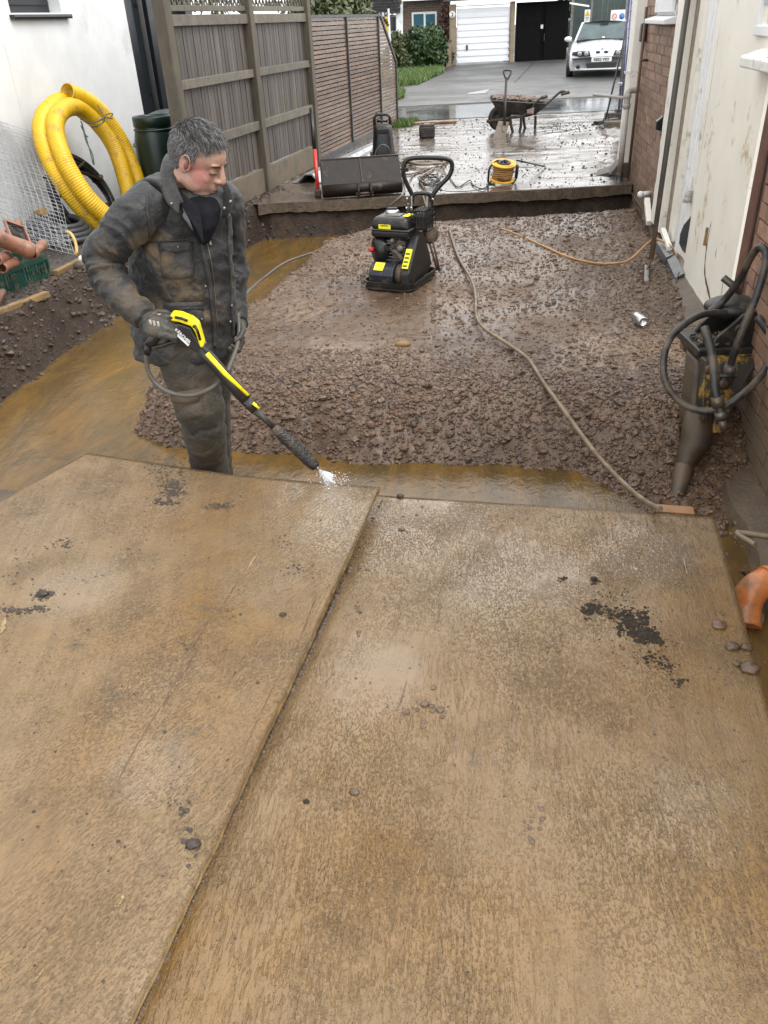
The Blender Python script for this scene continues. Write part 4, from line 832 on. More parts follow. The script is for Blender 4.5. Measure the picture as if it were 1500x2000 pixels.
MB().tube([(-.70,-2.16,.23),(-.4,-2.235,.22),(.4,-2.235,.22),(.70,-2.16,.23)],.025,6).build('splitter',m_car,cart,local=True)
MB().box((0,-2.30,.47),(.54,.02,.115)).build('number_plate',m_sign,cart,local=True,bevel=.004)
MB().lathe((0,-2.06,.735),[(0,0),(.04,0),(.04,.01),(0,.012)],16,(0,-.5,.85)).build('bonnet_badge',m_blue,cart,local=True)
MB().tube([(.042*math.cos(t),-2.062-.006+.036*math.sin(t),.742+.021*math.sin(t)) for t in np.linspace(0,6.283,17)[:-1]],.006,5,closed=True).build('badge_ring',m_chrome,cart,local=True)
cw=Matrix.Translation(cart.location)@Matrix.Rotation(cart.rotation_euler.z,4,'Z')
text_mesh('plate_lettering','RE02 VSO',.098,m_ink,cw@Vector((0,-2.313,.47)),cw.to_3x3()@Vector((1,0,0)),ZU,cart,.002,.003)
cart.scale=(1,1,.93)
dk=thing('dark_car',atD(1200,48,39),'dark car roof just visible beyond the palisade fence','car'); 
b0=atD(1140,66,40.0); b0.z=0; MB().prism([b0+GD*x+ZU*z for x,z in ((-1.2,.3),(1.6,.3),(1.6,.9),(1.0,1.0),(.5,1.38),(-.6,1.38),(-1.1,.95))],-GN*1.5).build('body',m_dgrey,dk,bevel=.08,seg=3)
MB().prism([b0+GN*.01+GD*x+ZU*z for x,z in ((-.9,1.0),(.85,1.0),(.45,1.3),(-.52,1.3))],GN*.01).build('side_window',m_carglass,dk)
# ---------------------------------------------------------------- wheelbarrow
BD=14.15
def B(x,y,d=0): return atD(x,y,BD+d)
wb=thing('wheelbarrow',(B(1010,262).x,B(1010,262).y,0),'muddy black wheelbarrow heaped with wet rubble standing on the yard','wheelbarrow')
def rim(d): return [B(960,196,d),B(1066,203,d)]
top=[B(959,196,-.28),B(1066,203,-.26),B(1060,192,.30),B(957,190,.28)]; bot=[B(975,224,-.17),B(1046,225,-.17),B(1043,219,.17),B(973,218,.17)]
def shell(top,bot,th=.012):
    m=MB(); c=sum(bot,Vector())/4; ti=[p+(c-p).normalized()*.02+ZU*.0 for p in top]; bi=[p+ZU*.02 for p in bot]
    m.add(top+bot+ti+bi,[(0,1,5,4),(1,2,6,5),(2,3,7,6),(3,0,4,7),(4,5,6,7),(8,12,13,9),(9,13,14,10),(10,14,15,11),(11,15,12,8),(12,15,14,13),(0,8,9,1),(1,9,10,2),(2,10,11,3),(3,11,8,0)]); return m
tr=shell(top,bot).build('tray',m_brkblack,wb)
MB().tube(top,.012,6,closed=True).build('rim',m_brkblack,tr)
pp=[B(1028,214,-.24),B(1043,209,-.25),B(1041,222,-.21),B(1029,222,-.21)]; MB().prism([p-HF*.03 for p in pp],-HF*.004).build('label',M('worn_label',(.40,.30,.25),.5,var=.4,vs=20),tr)
for d in (-.21,.21):
    MB().tube(spline([B(952,236,d*.25),B(985,229,d*.8),B(1030,226,d),B(1055,214,d*1.1),B(1080,192,d*1.2),B(1096,184 if d<0 else 179,d*1.25),B(1108 if d>0 else 1106,182 if d<0 else 181,d*1.25)] if d>0 else [B(952,238,d*.2),B(985,231,d*.8),B(1022,226,d),B(1040,208,d*1.25),B(1050,196,d*1.3),B(1058,191,d*1.3),B(1066,189,d*1.3)],5),.019,8).build('handle',m_brkblack,wb)
    e=(B(1096,184,.26),B(1112,180,.26)) if d>0 else (B(1057,191,-.27),B(1069,188,-.27))
    MB().tube(e,.026,8).build('grip',m_stain,wb)
for k,(x0,x1,yb,d) in enumerate(((996,1018,263,-.20),(1022,1046,259,.18))):
    MB().tube(spline([B(x0,226,d),B(x0+3,248,d),B(x0+8,yb-1,d),B(x1-6,yb-1,d),B(x1-1,248,d),B(x1,226,d)],6),.022,8).build('leg',m_brkblack,wb)
wc=B(976,238); wc.z=.19; WH=MB(); ax=(HF*.97+HR*.22).normalized(); WH.lathe(wc,[(0,-.03),(.10,-.03),(.12,-.045),(.165,-.045),(.185,-.02),(.185,.02),(.165,.045),(.12,.045),(.10,.03),(0,.03)],28,ax); who=WH.build('wheel',m_rubber,wb)
MB().lathe(wc,[(0,-.05),(.035,-.05),(.035,.05),(0,.05)],12,ax).build('hub',m_rust,who)
MB().tube([wc-ax*.14,wc+ax*.14],.012,6).build('axle',m_rust,wb); MB().tube([B(950,238,-.15),B(1000,230,-.2)],.018,6).build('brace',m_rust,wb)
c0=(top[0]+top[1]+top[2]+top[3])/4; e1=(top[1]-top[0])/2; e2=(top[3]-top[0])/2; r=np.random.default_rng(5); n=1500; a=r.uniform(-.92,.92,n); b=r.uniform(-.9,.9,n); hh=.028*(1-a*a)*(1-b*b)+.02*r.random(n)+.012
P=np.array([list(c0)]).repeat(n,0)+a[:,None]*np.array(list(e1))+b[:,None]*np.array(list(e2)); P[:,2]+=hh-.01
bxl=MB(); bxl.add([lerp(c0,p,.97)-ZU*.015 for p in top]+[c0+ZU*.05],[(0,1,4),(1,2,4),(2,3,4),(3,0,4)]); bxl.build('load',m_soil,wb)
rocks('rubble',P,np.exp(r.normal(-4.1,.45,n)).clip(.006,.05),m_stone,seed=77,parent=wb)
# spade in front of the barrow
spd=thing('spade',onz(973,270,0),'muddy square mouthed spade propped upright against the wheelbarrow','spade')
SD=13.55
def sp(x,y,k=0): return atD(x,y,lerp(13.62,13.28,min(1,max(0,(y-137)/130)))+k)
bl=[sp(974,236),sp(995,238),sp(986,273),sp(962,271)]; m=MB(); m.prism([p for p in bl][::-1],-HF*.006); m.bar(sp(984,238,-.01),sp(983,256,-.01),.03,.012,-HF); m.build('blade',M('muddy_steel',(.28,.23,.18),.35,metal=.3,var=.3,mud=.3),spd)
MB().tube([sp(985,245,-.01),sp(989,152,-.01)],[.022,.019],8).build('shaft',m_brkblack,spd)
MB().tube(spline([sp(989.5,156),sp(985,147),sp(984,138.5),sp(991,137),sp(998,138.5),sp(996,147),sp(990.5,156)],5),.014,8).build('handle',m_brkblack,spd)
# ---------------------------------------------------------------- site fence, netting, broom at the gate
hf_=thing('site_fence',atD(1215,225,15.2),'grey tubular site fence panel with lilac debris netting beside the gate','fence')
def U(x,y,d): return atD(x,y,d)
for x0,x1,d,y1,rd in ((1228,1209,15.0,216,.021),(1238,1216,14.6,220,.021)):
    MB().tube([U(x0,-30,d),U(x1,y1,d)],rd,10).build('pole',m_steelpipe,hf_)
for y_ in (42,164): 
    xa=lerp(1228,1209,(y_+30)/246); MB().tube([U(xa-3,y_,14.95),U(xa+13,y_-.5,14.5)],.028,10).build('clamp',m_galv,hf_)
nt=[U(1232,-40,14.8),U(1262,-40,12.4),U(1232,206,12.4),U(1217,212,14.8)]
nn=MB(); ng=14; vs=[]
for i in range(ng+1):
    for j in range(ng+1):
        p=lerp(lerp(nt[0],nt[1],i/ng),lerp(nt[3],nt[2],i/ng),j/ng); vs.append(p+FN*(.02*math.sin(i*1.3+j*.6)))
nn.add(vs,[(i*(ng+1)+j,i*(ng+1)+j+1,(i+1)*(ng+1)+j+1,(i+1)*(ng+1)+j) for i in range(ng) for j in range(ng)],0,True); nn.build('netting',m_net,hf_)
for k in range(15): a,b=lerp(nt[0],nt[3],(k+.5)/15),lerp(nt[1],nt[2],(k+.5)/15); MB().tube([a-FN*.05-HF*.03,b-FN*.05-HF*.03],.004,5).build('wire',m_netline,hf_)
for k in range(4): a,b=lerp(nt[0],nt[1],(k+.5)/4),lerp(nt[3],nt[2],(k+.5)/4); MB().tube([a-FN*.05-HF*.04,b-FN*.05-HF*.04],.007 if k%2 else .012,5).build('wire',m_netline,hf_)
for i,(x,y,w,d_) in enumerate(((1208,250,.38,13.7),)):
    p=onz(x,y+4,0); t=thing('concrete_block',p,'grey concrete block lying on the mud beside the house corner','block'); MB().box(p+ZU*.07,(.42,.2,.12),(HR,HF,ZU)).build('block',m_slabface,t,bevel=.01)
p=onz(1218,232,0); t=thing('fence_block',p,'black rubber fence foot under the two steel poles','fence foot'); m=MB(); m.box(p+ZU*.06,(.62,.24,.10),(HR,HF,ZU)); m.build('base',m_rubber,t,bevel=.02); MB().box(p+ZU*.13-HR*.05,(.2,.16,.06),(HR,HF,ZU)).build('socket',m_rubber,t,bevel=.01)
br=thing('broom',onz(1182,236,0),'muddy long handled broom leaning on the steel poles','broom')
MB().tube([U(1223,60,14.95),onz(1183,233,.08)],.015,8).build('handle',m_brkblack,br)
a,b=onz(1163,240,.05),onz(1204,233,.05); MB().bar(a,b,.09,.05).build('head',m_brkblack,br,bevel=.01); m=MB()
for k in range(40): q=lerp(a,b,k/39); m.bar(q,q-ZU*.06+HF*random.uniform(-.03,.03),.012,.012)
m.build('bristles',m_rubber,br,kind='stuff'); MB().tube(spline([lerp(a,b,.35)+ZU*.02,onz(1183,230,.12),lerp(a,b,.65)+ZU*.02],4),.008,6).build('bracket',m_rust,br)
# a length of timber at the near side of the road
a,b=onz(783,242,.02),onz(891,237,.02); tag(MB().bar(a,b,.16,.03).build('timber_plank',m_wood,bevel=.005),'muddy timber plank lying in the wet at the road edge','plank')
# ---------------------------------------------------------------- cable reel
rp=onz(980,357,0); rl=thing('cable_reel',rp,'yellow and black extension cable reel wound with orange cable','cable reel')
ax=(ZU*.93-HF*.20+HR*.05).normalized(); k=.135
def RL(a,b,c): return rp+HR*a+HF*b+ax*c
MB().lathe(rp+ax*.035,[(0,0),(k,0),(k*1.02,.006),(k,.014),(0,.014)],32,ax).build('flange',m_reel,rl)
tf=MB().lathe(rp+ax*.20,[(0,0),(k*.5,0),(k,.0),(k*1.03,.008),(k,.016),(k*.6,.02),(k*.58,.014),(0,.014)],32,ax).build('flange',m_reel,rl)
MB().lathe(rp+ax*.212,[(0,0),(k*.55,0),(k*.55,.012),(k*.45,.018),(0,.018)],24,ax).build('socket_disc',m_black,tf)
for a_ in range(4):
    an=a_*math.pi/2+.4; q=rp+ax*.235+HR*math.cos(an)*.035+HF*math.sin(an)*.035; MB().box(q,(.025,.03,.012),(HR,HF,ax)).build('socket',m_dgrey,tf,bevel=.003)
MB().ell(rp+ax*.24+HR*.01,(.02,.02,.014),n=6).build('knob',m_blackc,tf)
m=MB(); r=random.Random(4); pts=[]
for i in range(16*24):
    t=i/24*2*math.pi; h=.05+.145*abs(((i/24)*.31)%2-1); rr=.108+.006*math.sin(i*.7)+.004*r.random(); pts.append(rp+ax*h+HR*math.cos(t)*rr+HF*math.sin(t)*rr)
m.tube(pts,.007,6); m.build('wound_cable',m_orange,rl); MB().lathe(rp+ax*.04,[(.10,0),(.10,.165)],24,ax).build('drum',M('orange_core',(.30,.12,.02),.6,var=.3),rl)
fr=spline([RL(.02,.10,.215),RL(-.08,.03,.235),RL(-.155,-.02,.17),RL(-.16,-.03,.06),RL(-.15,-.03,.01),RL(-.10,-.1,.0)],5); MB().tube(fr,.012,8).build('frame',m_blackc,rl)
MB().tube(spline([RL(.02,.10,.215),RL(.10,.05,.20),RL(.155,.0,.17),RL(.15,-.02,.04),RL(.10,-.09,.0)],5),.011,8).build('frame',m_blackc,rl); MB().tube([RL(.152,0,.18),RL(.15,-.015,.05)],.018,8).build('grip',m_blackc,rl)
a,b=onz(1008,345,.03),onz(1064,325,.02); tag(MB().tube([a+ZU*.17,b],.009,8).build('steel_bar',m_brkblack),'thin dark steel bar lying from the cable reel across the yard','bar')
# loose cables and hoses on the yard
def hose(name,pts,r,m,label,cat,group=None,n=10,seg=8): return tag(MB().tube(spline(pts,n),r,seg).build(name,m),label,cat,group)
Z=lambda x,y,z=.015: onz(x,y,z)
hose('power_cable',[Z(985,352,.10),Z(962,350),Z(945,368),Z(925,362),Z(918,352),Z(905,360),Z(893,365),Z(882,352),Z(876,345),Z(865,340),Z(852,352),Z(838,345),Z(828,330),Z(812,338),Z(800,352)],.0065,m_rubber,'thin black cable snaking from the cable reel over the yard','cable')
pts=[]; 
for i in range(70): t=i*.42; pts.append(Z(838+16*math.cos(t)+6*math.sin(i*.9),352+9*math.sin(t)+3*math.cos(i*.6),.012+.0006*i))
hose('tangled_cable',pts,.006,m_rubber,'tangle of thin black cable lying behind the compactor handle','cable',n=4)
hose('slab_edge_cable',[Z(845,368),Z(870,373),Z(905,374),Z(950,369),Z(990,364)],.004,m_rubber,'thin straight cable lying along the broken slab edge','cable')
pts=[]
for i in range(60): t=i*.33; pts.append(Z(832+ (46-i*.25)*math.cos(t)+4*math.sin(i),311+7*math.sin(t)+ (i*.08),.015+.0006*i))
pts+=[Z(800,322),Z(775,335),Z(800,340),Z(848,327,.02),Z(820,348,.02),Z(828,368,.02)]
hose('coiled_hose',pts,.011,m_hose,'muddy beige hose coiled loosely on the yard behind the compactor','hose',n=5)
hose('garden_hose',[Z(812,330),Z(790,325),Z(775,322),Z(790,314),Z(815,318)],.010,m_hose,'short loop of beige hose beside the excavator bucket','hose')
# hose and lead dropping over the slab edge behind the compactor
hose('dropping_hose',[Z(824,372,.03),onp(829,392,(0,8.82,0),Vector((0,1,0))),onp(838,420,(0,8.75,0),Vector((0,1,0))),onz(843,445,-.28),onz(850,462,-.15)],.010,m_hose,'beige hose hanging over the slab edge behind the compactor','hose')
hose('supply_hose',[onz(x,y,z) for x,y,z in ((878,448,-.10),(884,470,-.10),(897,505,-.10),(921,548,-.09),(929,580,-.09),(930,615,-.09),(944,640,-.09),(985,668,-.08),(1030,700,-.07),(1062,748,-.06),(1100,800,-.05),(1150,868,-.10),(1185,910,-.13),(1225,950,-.12),(1262,980,-.07),(1290,994,-.02))],.0110,m_hose,'long muddy beige hose snaking over the gravel to the near boards','hose',n=8)
hose('orange_cable',[onz(978,446,-.12)]+[onz(x,y,-.115) for x,y in ((1010,458),(1060,480),(1105,500),(1150,512))]+[onz(1190,515,-.09),onz(1230,507,-.02),Vector((1.17,6.93,-.02)),Vector((1.26,6.60,.0)),Vector((1.28,6.45,-.03))],.009,m_orange,'muddy orange cable running over the gravel up to the cream wall','cable')
hose('grey_hose',[atD(462,618,3.42),atD(468,600,3.7),atD(485,570,4.6),onz(515,543,-.10),onz(555,514,-.12),onz(600,497,-.14),onz(650,483,-.15),onz(690,468,-.16),onz(722,448,-.16),onp(748,420,(0,8.6,0),Vector((0,1,0))),onp(764,400,(0,8.62,0),Vector((0,1,0))),Z(782,384,.03),Z(790,372,.02),Z(786,345,.03),Z(765,326,.05),Z(750,320,.04)],.0095,m_hoseg,'long grey pressure hose running from the man to the black washer','hose',n=10)
hose('thin_lead',[Z(757,352,.02),onp(762,402,(0,8.6,0),Vector((0,1,0))),onp(765,415,(0,8.6,0),Vector((0,1,0))),onz(783,436,-.2),atD(800,452,6.3)],.004,m_rubber,'thin black lead hanging from the bucket to the compactor','cable')
hose('far_right_hose',[Vector((.95,2.62,-.13)),onz(1440,1042,-.14),onz(1480,1045,-.13),Vector((1.42,2.55,-.10))],.012,m_hose,'muddy hose end running from the board edge to the brick wall','hose')
# ---------------------------------------------------------------- black pressure washer
wp0=onz(750,320,0); ww=thing('pressure_washer',wp0,'upright black pressure washer with looped handle behind the bucket','pressure washer',rz=YAW)
m=MB(); sec=[(.15,.13,.0),(.155,.14,.08),(.14,.12,.2),(.125,.10,.34),(.12,.085,.44),(.09,.06,.47)]; vs=[]
for (a,b,z) in sec:
    for k in range(16): t=2*math.pi*k/16; c,s_=math.cos(t),math.sin(t); vs.append((a*math.copysign(abs(c)**.6,c),b*math.copysign(abs(s_)**.6,s_)+.02*z,z))
m.add(vs,[(i*16+k,i*16+(k+1)%16,(i+1)*16+(k+1)%16,(i+1)*16+k) for i in range(5) for k in range(16)]+[tuple(range(80,96))],0,True); m.build('body',m_blackc,ww,local=True)
MB().tube([(-.10,.04,.40),(-.10,.05,.54),(-.07,.05,.575),(.07,.05,.575),(.10,.05,.54),(.10,.04,.40)],.02,8).build('handle',m_blackc,ww,local=True)
MB().tube([(-.07,.05,.50),(.07,.05,.50)],.014,8).build('crossbar',m_blackc,ww,local=True)
MB().box((0,-.105,.40),(.15,.02,.05)).build('control_panel',m_black,ww,local=True,bevel=.006); MB().box((-.02,-.13,.27),(.012,.02,.16)).build('lance_clip',m_dgrey,ww,local=True)
for s in (-1,1): MB().lathe((s*.15,.05,.075),[(0,-.025),(.07,-.025),(.075,0),(.07,.025),(0,.025)],20,(1,0,0)).build('wheel',m_rubber,ww,local=True)
hose('washer_hose',[atD(732,318,10.6),atD(734,296,10.6),atD(745,283,10.6),atD(757,287,10.6),atD(764,300,10.7)],.008,m_hoseg,'grey hose looped over the front of the black washer','hose',n=6)
hose('washer_hose',[atD(738,322,10.0),atD(748,310,10.0),atD(762,306,10.0),atD(775,311,10.0),atD(786,322,10.0)],.008,m_hoseg,'grey hose arching between the washer and the bucket rim','hose',n=6)
bbp=onz(835,271,0); bb=thing('battery_box',bbp,'small muddy black box standing alone on the yard','box'); MB().box(bbp+ZU*.09+HF*.1,(.24,.2,.16),(HR,HF,ZU)).build('case',m_brkblack,bb,bevel=.02); MB().box(bbp+ZU*.185+HF*.1,(.22,.18,.04),(HR,HF,ZU)).build('lid',m_dgrey,bb,bevel=.01)
for sx in (-.07,.07): MB().box(bbp+ZU*.21+HF*.1+HR*sx,(.04,.04,.02),(HR,HF,ZU)).build('clip',m_rust,bb)
# ---------------------------------------------------------------- excavator bucket
L0,R0_=onz(634,388,.02),onz(786,377,.02); bX=(R0_-L0).normalized(); bY=Vector((-bX.y,bX.x,0)); wid=(R0_-L0).length
bk=thing('excavator_bucket',(L0+R0_)/2,'wide dark brown steel digger bucket lying on the slab edge','digger bucket')
def BK(x,y,z): return L0+bX*x+bY*y+ZU*(z-.0)
prof=[(0,.10),(.0,.05),(.05,.0),(.12,-.015),(.20,.0),(.22,.06),(.23,.16),(.235,.33)]     # shell from lip round to back
m=MB(); th=.012; pi=[(y+(.012 if i<3 else 0),z+(.014)) for i,(y,z) in enumerate(prof)]
vs=[BK(0,y,z) for y,z in prof]+[BK(wid,y,z) for y,z in prof]+[BK(0,y-.012 if i>4 else y,z+.012 if i<=4 else z) for i,(y,z) in enumerate(prof)]+[BK(wid,y-.012 if i>4 else y,z+.012 if i<=4 else z) for i,(y,z) in enumerate(prof)]
n=len(prof); fs=[(i,i+1,n+i+1,n+i) for i in range(n-1)]+[(2*n+i,3*n+i,3*n+i+1,2*n+i+1) for i in range(n-1)]+[(0,n,3*n,2*n),(n-1,3*n-1,4*n-1,2*n-1)]
m.add(vs,fs,0,True); m.build('shell',m_bucket,bk)
# face plate: tall back seen from inside plus rolled lower edge
MB().prism([BK(0,.05,.115),BK(wid,.05,.115),BK(wid,.20,.345),BK(0,.20,.345)],bY*.008-ZU*.004).build('wear_plate',m_bucket,bk)
MB().tube([BK(0,.03,.075),BK(wid,.03,.075)],.052,14).build('torque_tube',m_bucket,bk)
for x in (0,wid): MB().prism([BK(x-.006,y,z) for y,z in prof[1:]]+[BK(x-.006,.05,.12)],bX*.014).build('side_plate',m_bucket,bk)
MB().bar(BK(0,.205,.35),BK(wid,.205,.35),.02,.014).build('cutting_edge',M('worn_edge',(.09,.07,.06),.3,metal=.4),bk)
MB().bar(BK(wid*.5,.045,.125),BK(wid*.5,.19,.345),.006,.008,bX).build('weld_seam',m_rust,bk)
for x in (wid*.42,wid*.58): m=MB(); m.prism([BK(x,y,z) for y,z in ((-.03,.13),(-.06,.06),(-.05,-.01),(.02,-.02),(.02,.13))],bX*.022); m.build('ear',m_bucket,bk,bevel=.004)
MB().tube([BK(wid*.40,-.03,.03),BK(wid*.62,-.03,.03)],.013,10).build('pin',m_rust,bk)
# sledge hammer
hs_=thing('sledgehammer',onz(622,381,0),'sledgehammer with red and black handle leaning by the fence post','sledgehammer')
h0,h1=onz(621,372,.06),atD(607.5,212,9.55); hm=lerp(h0,h1,.50)
MB().tube([h0,hm],[.020,.021],10).build('shaft',m_red,hs_); MB().tube([hm,h1],[.021,.019],10).build('grip',m_blackc,hs_)
MB().box(h0-ZU*.02,(.07,.16,.07),(HR,HF,ZU)).build('head',m_rust,hs_,bevel=.012)
# steel lintels
for i,(A,Bp,lb,w) in enumerate((((603,358),(742,288),'long galvanised steel lintel lying closest to the slatted fence',.14),((655,356),(738,303),'shorter galvanised lintel lying in front of the longer one',.12))):
    a,b=onz(*A,0),onz(*Bp,0); t=thing('steel_lintel',(a+b)/2,lb,'lintel','galvanised lintels along the fence'); d=(b-a).normalized(); s_=Vector((d.y,-d.x,0))
    a=a-s_*.0; 
    MB().prism([a+s_*x+ZU*z for x,z in ((-w,.0),(-w,.012),(-w*.35,.10),(w*.35,.10),(w,.012),(w,0),(w*.9,0),(w*.3,.088),(-w*.3,.088),(-w*.9,0))],b-a).build('channel',m_galv,t)
    MB().bar(a-s_*w*1.25+ZU*.006,b-s_*w*1.25+ZU*.006,w*.6,.006).build('toe_plate',m_galv,t); MB().bar(a+s_*w*1.25+ZU*.006,b+s_*w*1.25+ZU*.006,w*.6,.006).build('toe_plate',m_galv,t)
hose('old_rope',[Z(668,323,.11),Z(680,318,.13),Z(700,316,.13),Z(715,321,.12),Z(700,324,.11),Z(680,325,.11)],.014,m_rubber,'scrap of black hose draped over the galvanised lintels','hose',n=5)
# ---------------------------------------------------------------- yellow duct coil and friends by the white wall
def LP(x,y,foot=.62,toph=1.15,topoff=.12,dz=0):
    """point on a plane leaning back against the white wall"""
    n=(FN*(toph-.05)+ZU*(foot-topoff)).normalized(); return onp(x,y,H_(0,.05,foot)+n*dz,n)
yc=thing('duct_coil',onz(200,430,0),'fat coil of ribbed yellow duct tied with green string leaning on the white wall','duct coil')
def ribtube(pts,r,m,parent,name='duct',pitch=.021):
    P=spline(pts,40); L=[0]
    for a,b in zip(P,P[1:]): L.append(L[-1]+(b-a).length)
    n=int(L[-1]/(pitch/4)); out=[];j=0
    for i in range(n):
        s_=i/(n-1)*L[-1]
        while j<len(L)-2 and L[j+1]<s_: j+=1
        out.append(lerp(P[j],P[j+1],(s_-L[j])/max(1e-6,L[j+1]-L[j])))
    rr=[r*(1.0 if (i%4) in (0,1) else .955) for i in range(n)]; return MB().tube(out,rr,20,caps=False).build(name,m,parent)
RY=.080
o1=[LP(x,y,dz=z) for x,y,z in ((131,180,.20),(158,190,.20),(190,212,.19),(222,252,.17),(248,300,.13),(268,352,.10),(275,400,.08),(262,440,.08),(235,450,.08))]
ribtube(o1,RY,m_yellow,yc)
o2=[LP(x,y,dz=z) for x,y,z in ((196,445,.10),(160,408,.10),(118,352,.10),(86,285,.09),(82,238,.08),(100,210,.08),(128,197,.07),(160,215,.06),(195,245,.06),(225,290,.06),(246,345,.06),(255,400,.06),(240,440,.05))]
ribtube(o2,RY,m_yellow,yc)
o3=[LP(x,y,dz=z) for x,y,z in ((240,442,.28),(205,420,.26),(165,378,.25),(128,318,.24),(109,262,.22),(112,228,.21),(132,210,.19),(158,212,.15),(190,240,.12),(222,286,.11),(243,345,.10),(254,400,.09),(240,440,.09))]
ribtube(o3,RY,m_yellow,yc)
MB().lathe(o1[0],[(RY*.93,0),(RY*1.01,0),(RY*1.01,.02),(RY*.93,.02),(RY*.9,.02),(RY*.9,.10),(0,.10)],24,(o1[1]-o1[0]).normalized(),caps=False).build('duct_mouth',M('duct_inside',(.55,.36,.02),.6,var=.2),yc)
m_str=M('green_string',(.06,.11,.10),.6,var=.2); 
def strg(pts): MB().tube(spline([LP(x,y,dz=z) for x,y,z in pts],8),.0055,6).build('string',m_str,yc)
strg([(190,205,.30),(200,222,.33),(204,235,.32),(192,246,.26),(180,248,.18)]); strg([(157,232,.10),(172,240,.20),(190,237,.27),(205,230,.31),(220,232,.28)]); strg([(200,235,.33),(208,224,.35),(220,222,.34),(214,232,.34)]); strg([(158,236,.14),(165,258,.13),(173,285,.13),(182,320,.13)]); strg([(160,240,.14),(168,275,.13),(180,300,.13),(184,322,.13)]); strg([(158,245,.13),(166,262,.12),(172,268,.12)])
bcx=thing('pipe_coil',onz(170,430,0),'coil of black plastic pipe leaning against the white wall inside the yellow coil','pipe coil')
cB=LP(160,388,dz=-.06); nB=(FN*1.1+ZU*.5).normalized(); upB=(ZU-nB*ZU.dot(nB)).normalized()
for k in range(9):
    rr=.42-.012*(k%3); off=nB*(.02*(k//3)+random.uniform(-.01,.01))+FD*random.uniform(-.05,.05)+upB*random.uniform(-.06,.02); cc_=cB+off
    MB().tube([cc_+FD*math.cos(t)*rr*(1+.0*k)+upB*math.sin(t)*rr*(.96+.03*math.sin(k)) for t in np.linspace(0,6.283,61)[:-1]],.0165,8,closed=True).build('loop',m_blackc,bcx)
for a_ in (0.3,1.3,2.4): q=cB+FD*math.cos(a_)*.40+upB*math.sin(a_)*.40; MB().tube([q-nB*.04-upB*.0,q+nB*.08],.02,8).build('tie',m_rubber,bcx)
for k,(a0,a1) in enumerate(((.2,2.4),(.8,3.0),(1.8,3.9))): MB().tube(spline([cB+nB*.05+FD*math.cos(a0)*.40+upB*math.sin(a0)*.40,cB+nB*.09+FD*math.cos((a0+a1)/2)*.2+upB*math.sin((a0+a1)/2)*.22,cB+nB*.06+FD*math.cos(a1)*.40+upB*math.sin(a1)*.40],8),.015,8).build('loop',m_blackc,bcx)
gcx=thing('grey_pipe_coil',onz(140,475,0),'grey pipe coil lying low behind the wire mesh','pipe coil'); gq=onz(120,470,0)
for k in range(4): MB().tube([gq+Vector((math.cos(t)*(.30-.03*k),math.sin(t)*(.30-.03*k),.03+.035*k+.10*math.cos(t)*-.4+.04)) for t in np.linspace(0,6.283,49)[:-1]],.026,8,closed=True).build('loop',m_dgrey,gcx)
# wire mesh sheets leaning on the wall
m_wires=[]
lbs=['frontmost bright wire mesh sheet leaning against the white wall','second wire mesh sheet skewed behind the frontmost one','third tangled wire mesh sheet of the leaning stack','wire mesh sheet at the back of the leaning stack']
for k in range(3):
    ft_=Vector((-3.60,6.42,.02))+Vector((-.05*k,.03*k,.03*k)); tp=H_(7.62,.86,.03)+FN*(.04*(3-k)); up2=(tp-ft_); Lh=up2.length; up2.normalize(); al=(-FD+FN*(.06*k)-ZU*(.05+.04*k)).normalized(); al=(al-up2*al.dot(up2)).normalized()
    ang=math.radians((0,-5,6,-2)[k]); u_=up2*math.cos(ang)+al*math.sin(ang); a_=al*math.cos(ang)-up2*math.sin(ang); W_=1.5; m=MB(); stp=.052; nrm=u_.cross(a_); bend=(0,.05,-.04,.02)[k]
    def mp_(i,j): return ft_+u_*i+a_*j+nrm*(bend*math.sin(i*3+j*2))
    for i in range(int(Lh/stp)+1): m.tube([mp_(i*stp,W_*q/6) for q in range(7)],.0018,4,caps=False)
    for j in range(int(W_/stp)+1): m.tube([mp_(Lh*q/6,j*stp) for q in range(7)],.0018,4,caps=False)
    tag(m.build('wire_mesh_sheet',m_wire),lbs[k],'wire mesh','wire mesh sheets leaning on the white wall')
# crate of fittings
c_n=onz(22,571,0); c_r=onz(98,540,0); cx_=(c_r-c_n).normalized(); cy_=Vector((-cx_.y,cx_.x,0)); 
if cy_.dot(HR)>0: cy_=-cy_
cl=(c_r-c_n).length; cd_=.36; ch=.17
cr_t=thing('plastic_crate',(c_n+c_r)/2+cy_*.18,'dark green slotted plastic crate filled with clay coloured pipe fittings','crate')
def CR(a,b,z): return c_n+cx_*a+cy_*b+ZU*z
def side(p0,dx,L,nn):
    m=MB(); m.bar(p0+ZU*.015,p0+dx*L+ZU*.015,.012,.03); m.bar(p0+ZU*(ch-.02),p0+dx*L+ZU*(ch-.02),.022,.04); m.bar(p0+ZU*(ch*.55),p0+dx*L+ZU*(ch*.55),.008,.012)
    n=int(L/.032)
    for k in range(n+1): m.bar(p0+dx*(L*k/n)+ZU*.02,p0+dx*(L*k/n)+ZU*(ch-.03),.014 if k in (0,n,n//2,1,n-1) else .009,.008 if k%4 else .03,dx)
    m.bar(p0+ZU*.035+dx*L*.04,p0+dx*L*.28+ZU*.035,.008,ch*.9); return m
for (p0,dx,L) in ((CR(0,0,0),cx_,cl),(CR(0,cd_,0),cx_,cl),(CR(0,0,0),cy_,cd_),(CR(cl,0,0),cy_,cd_)): side(p0,dx,L,None).build('side',m_crate,cr_t)
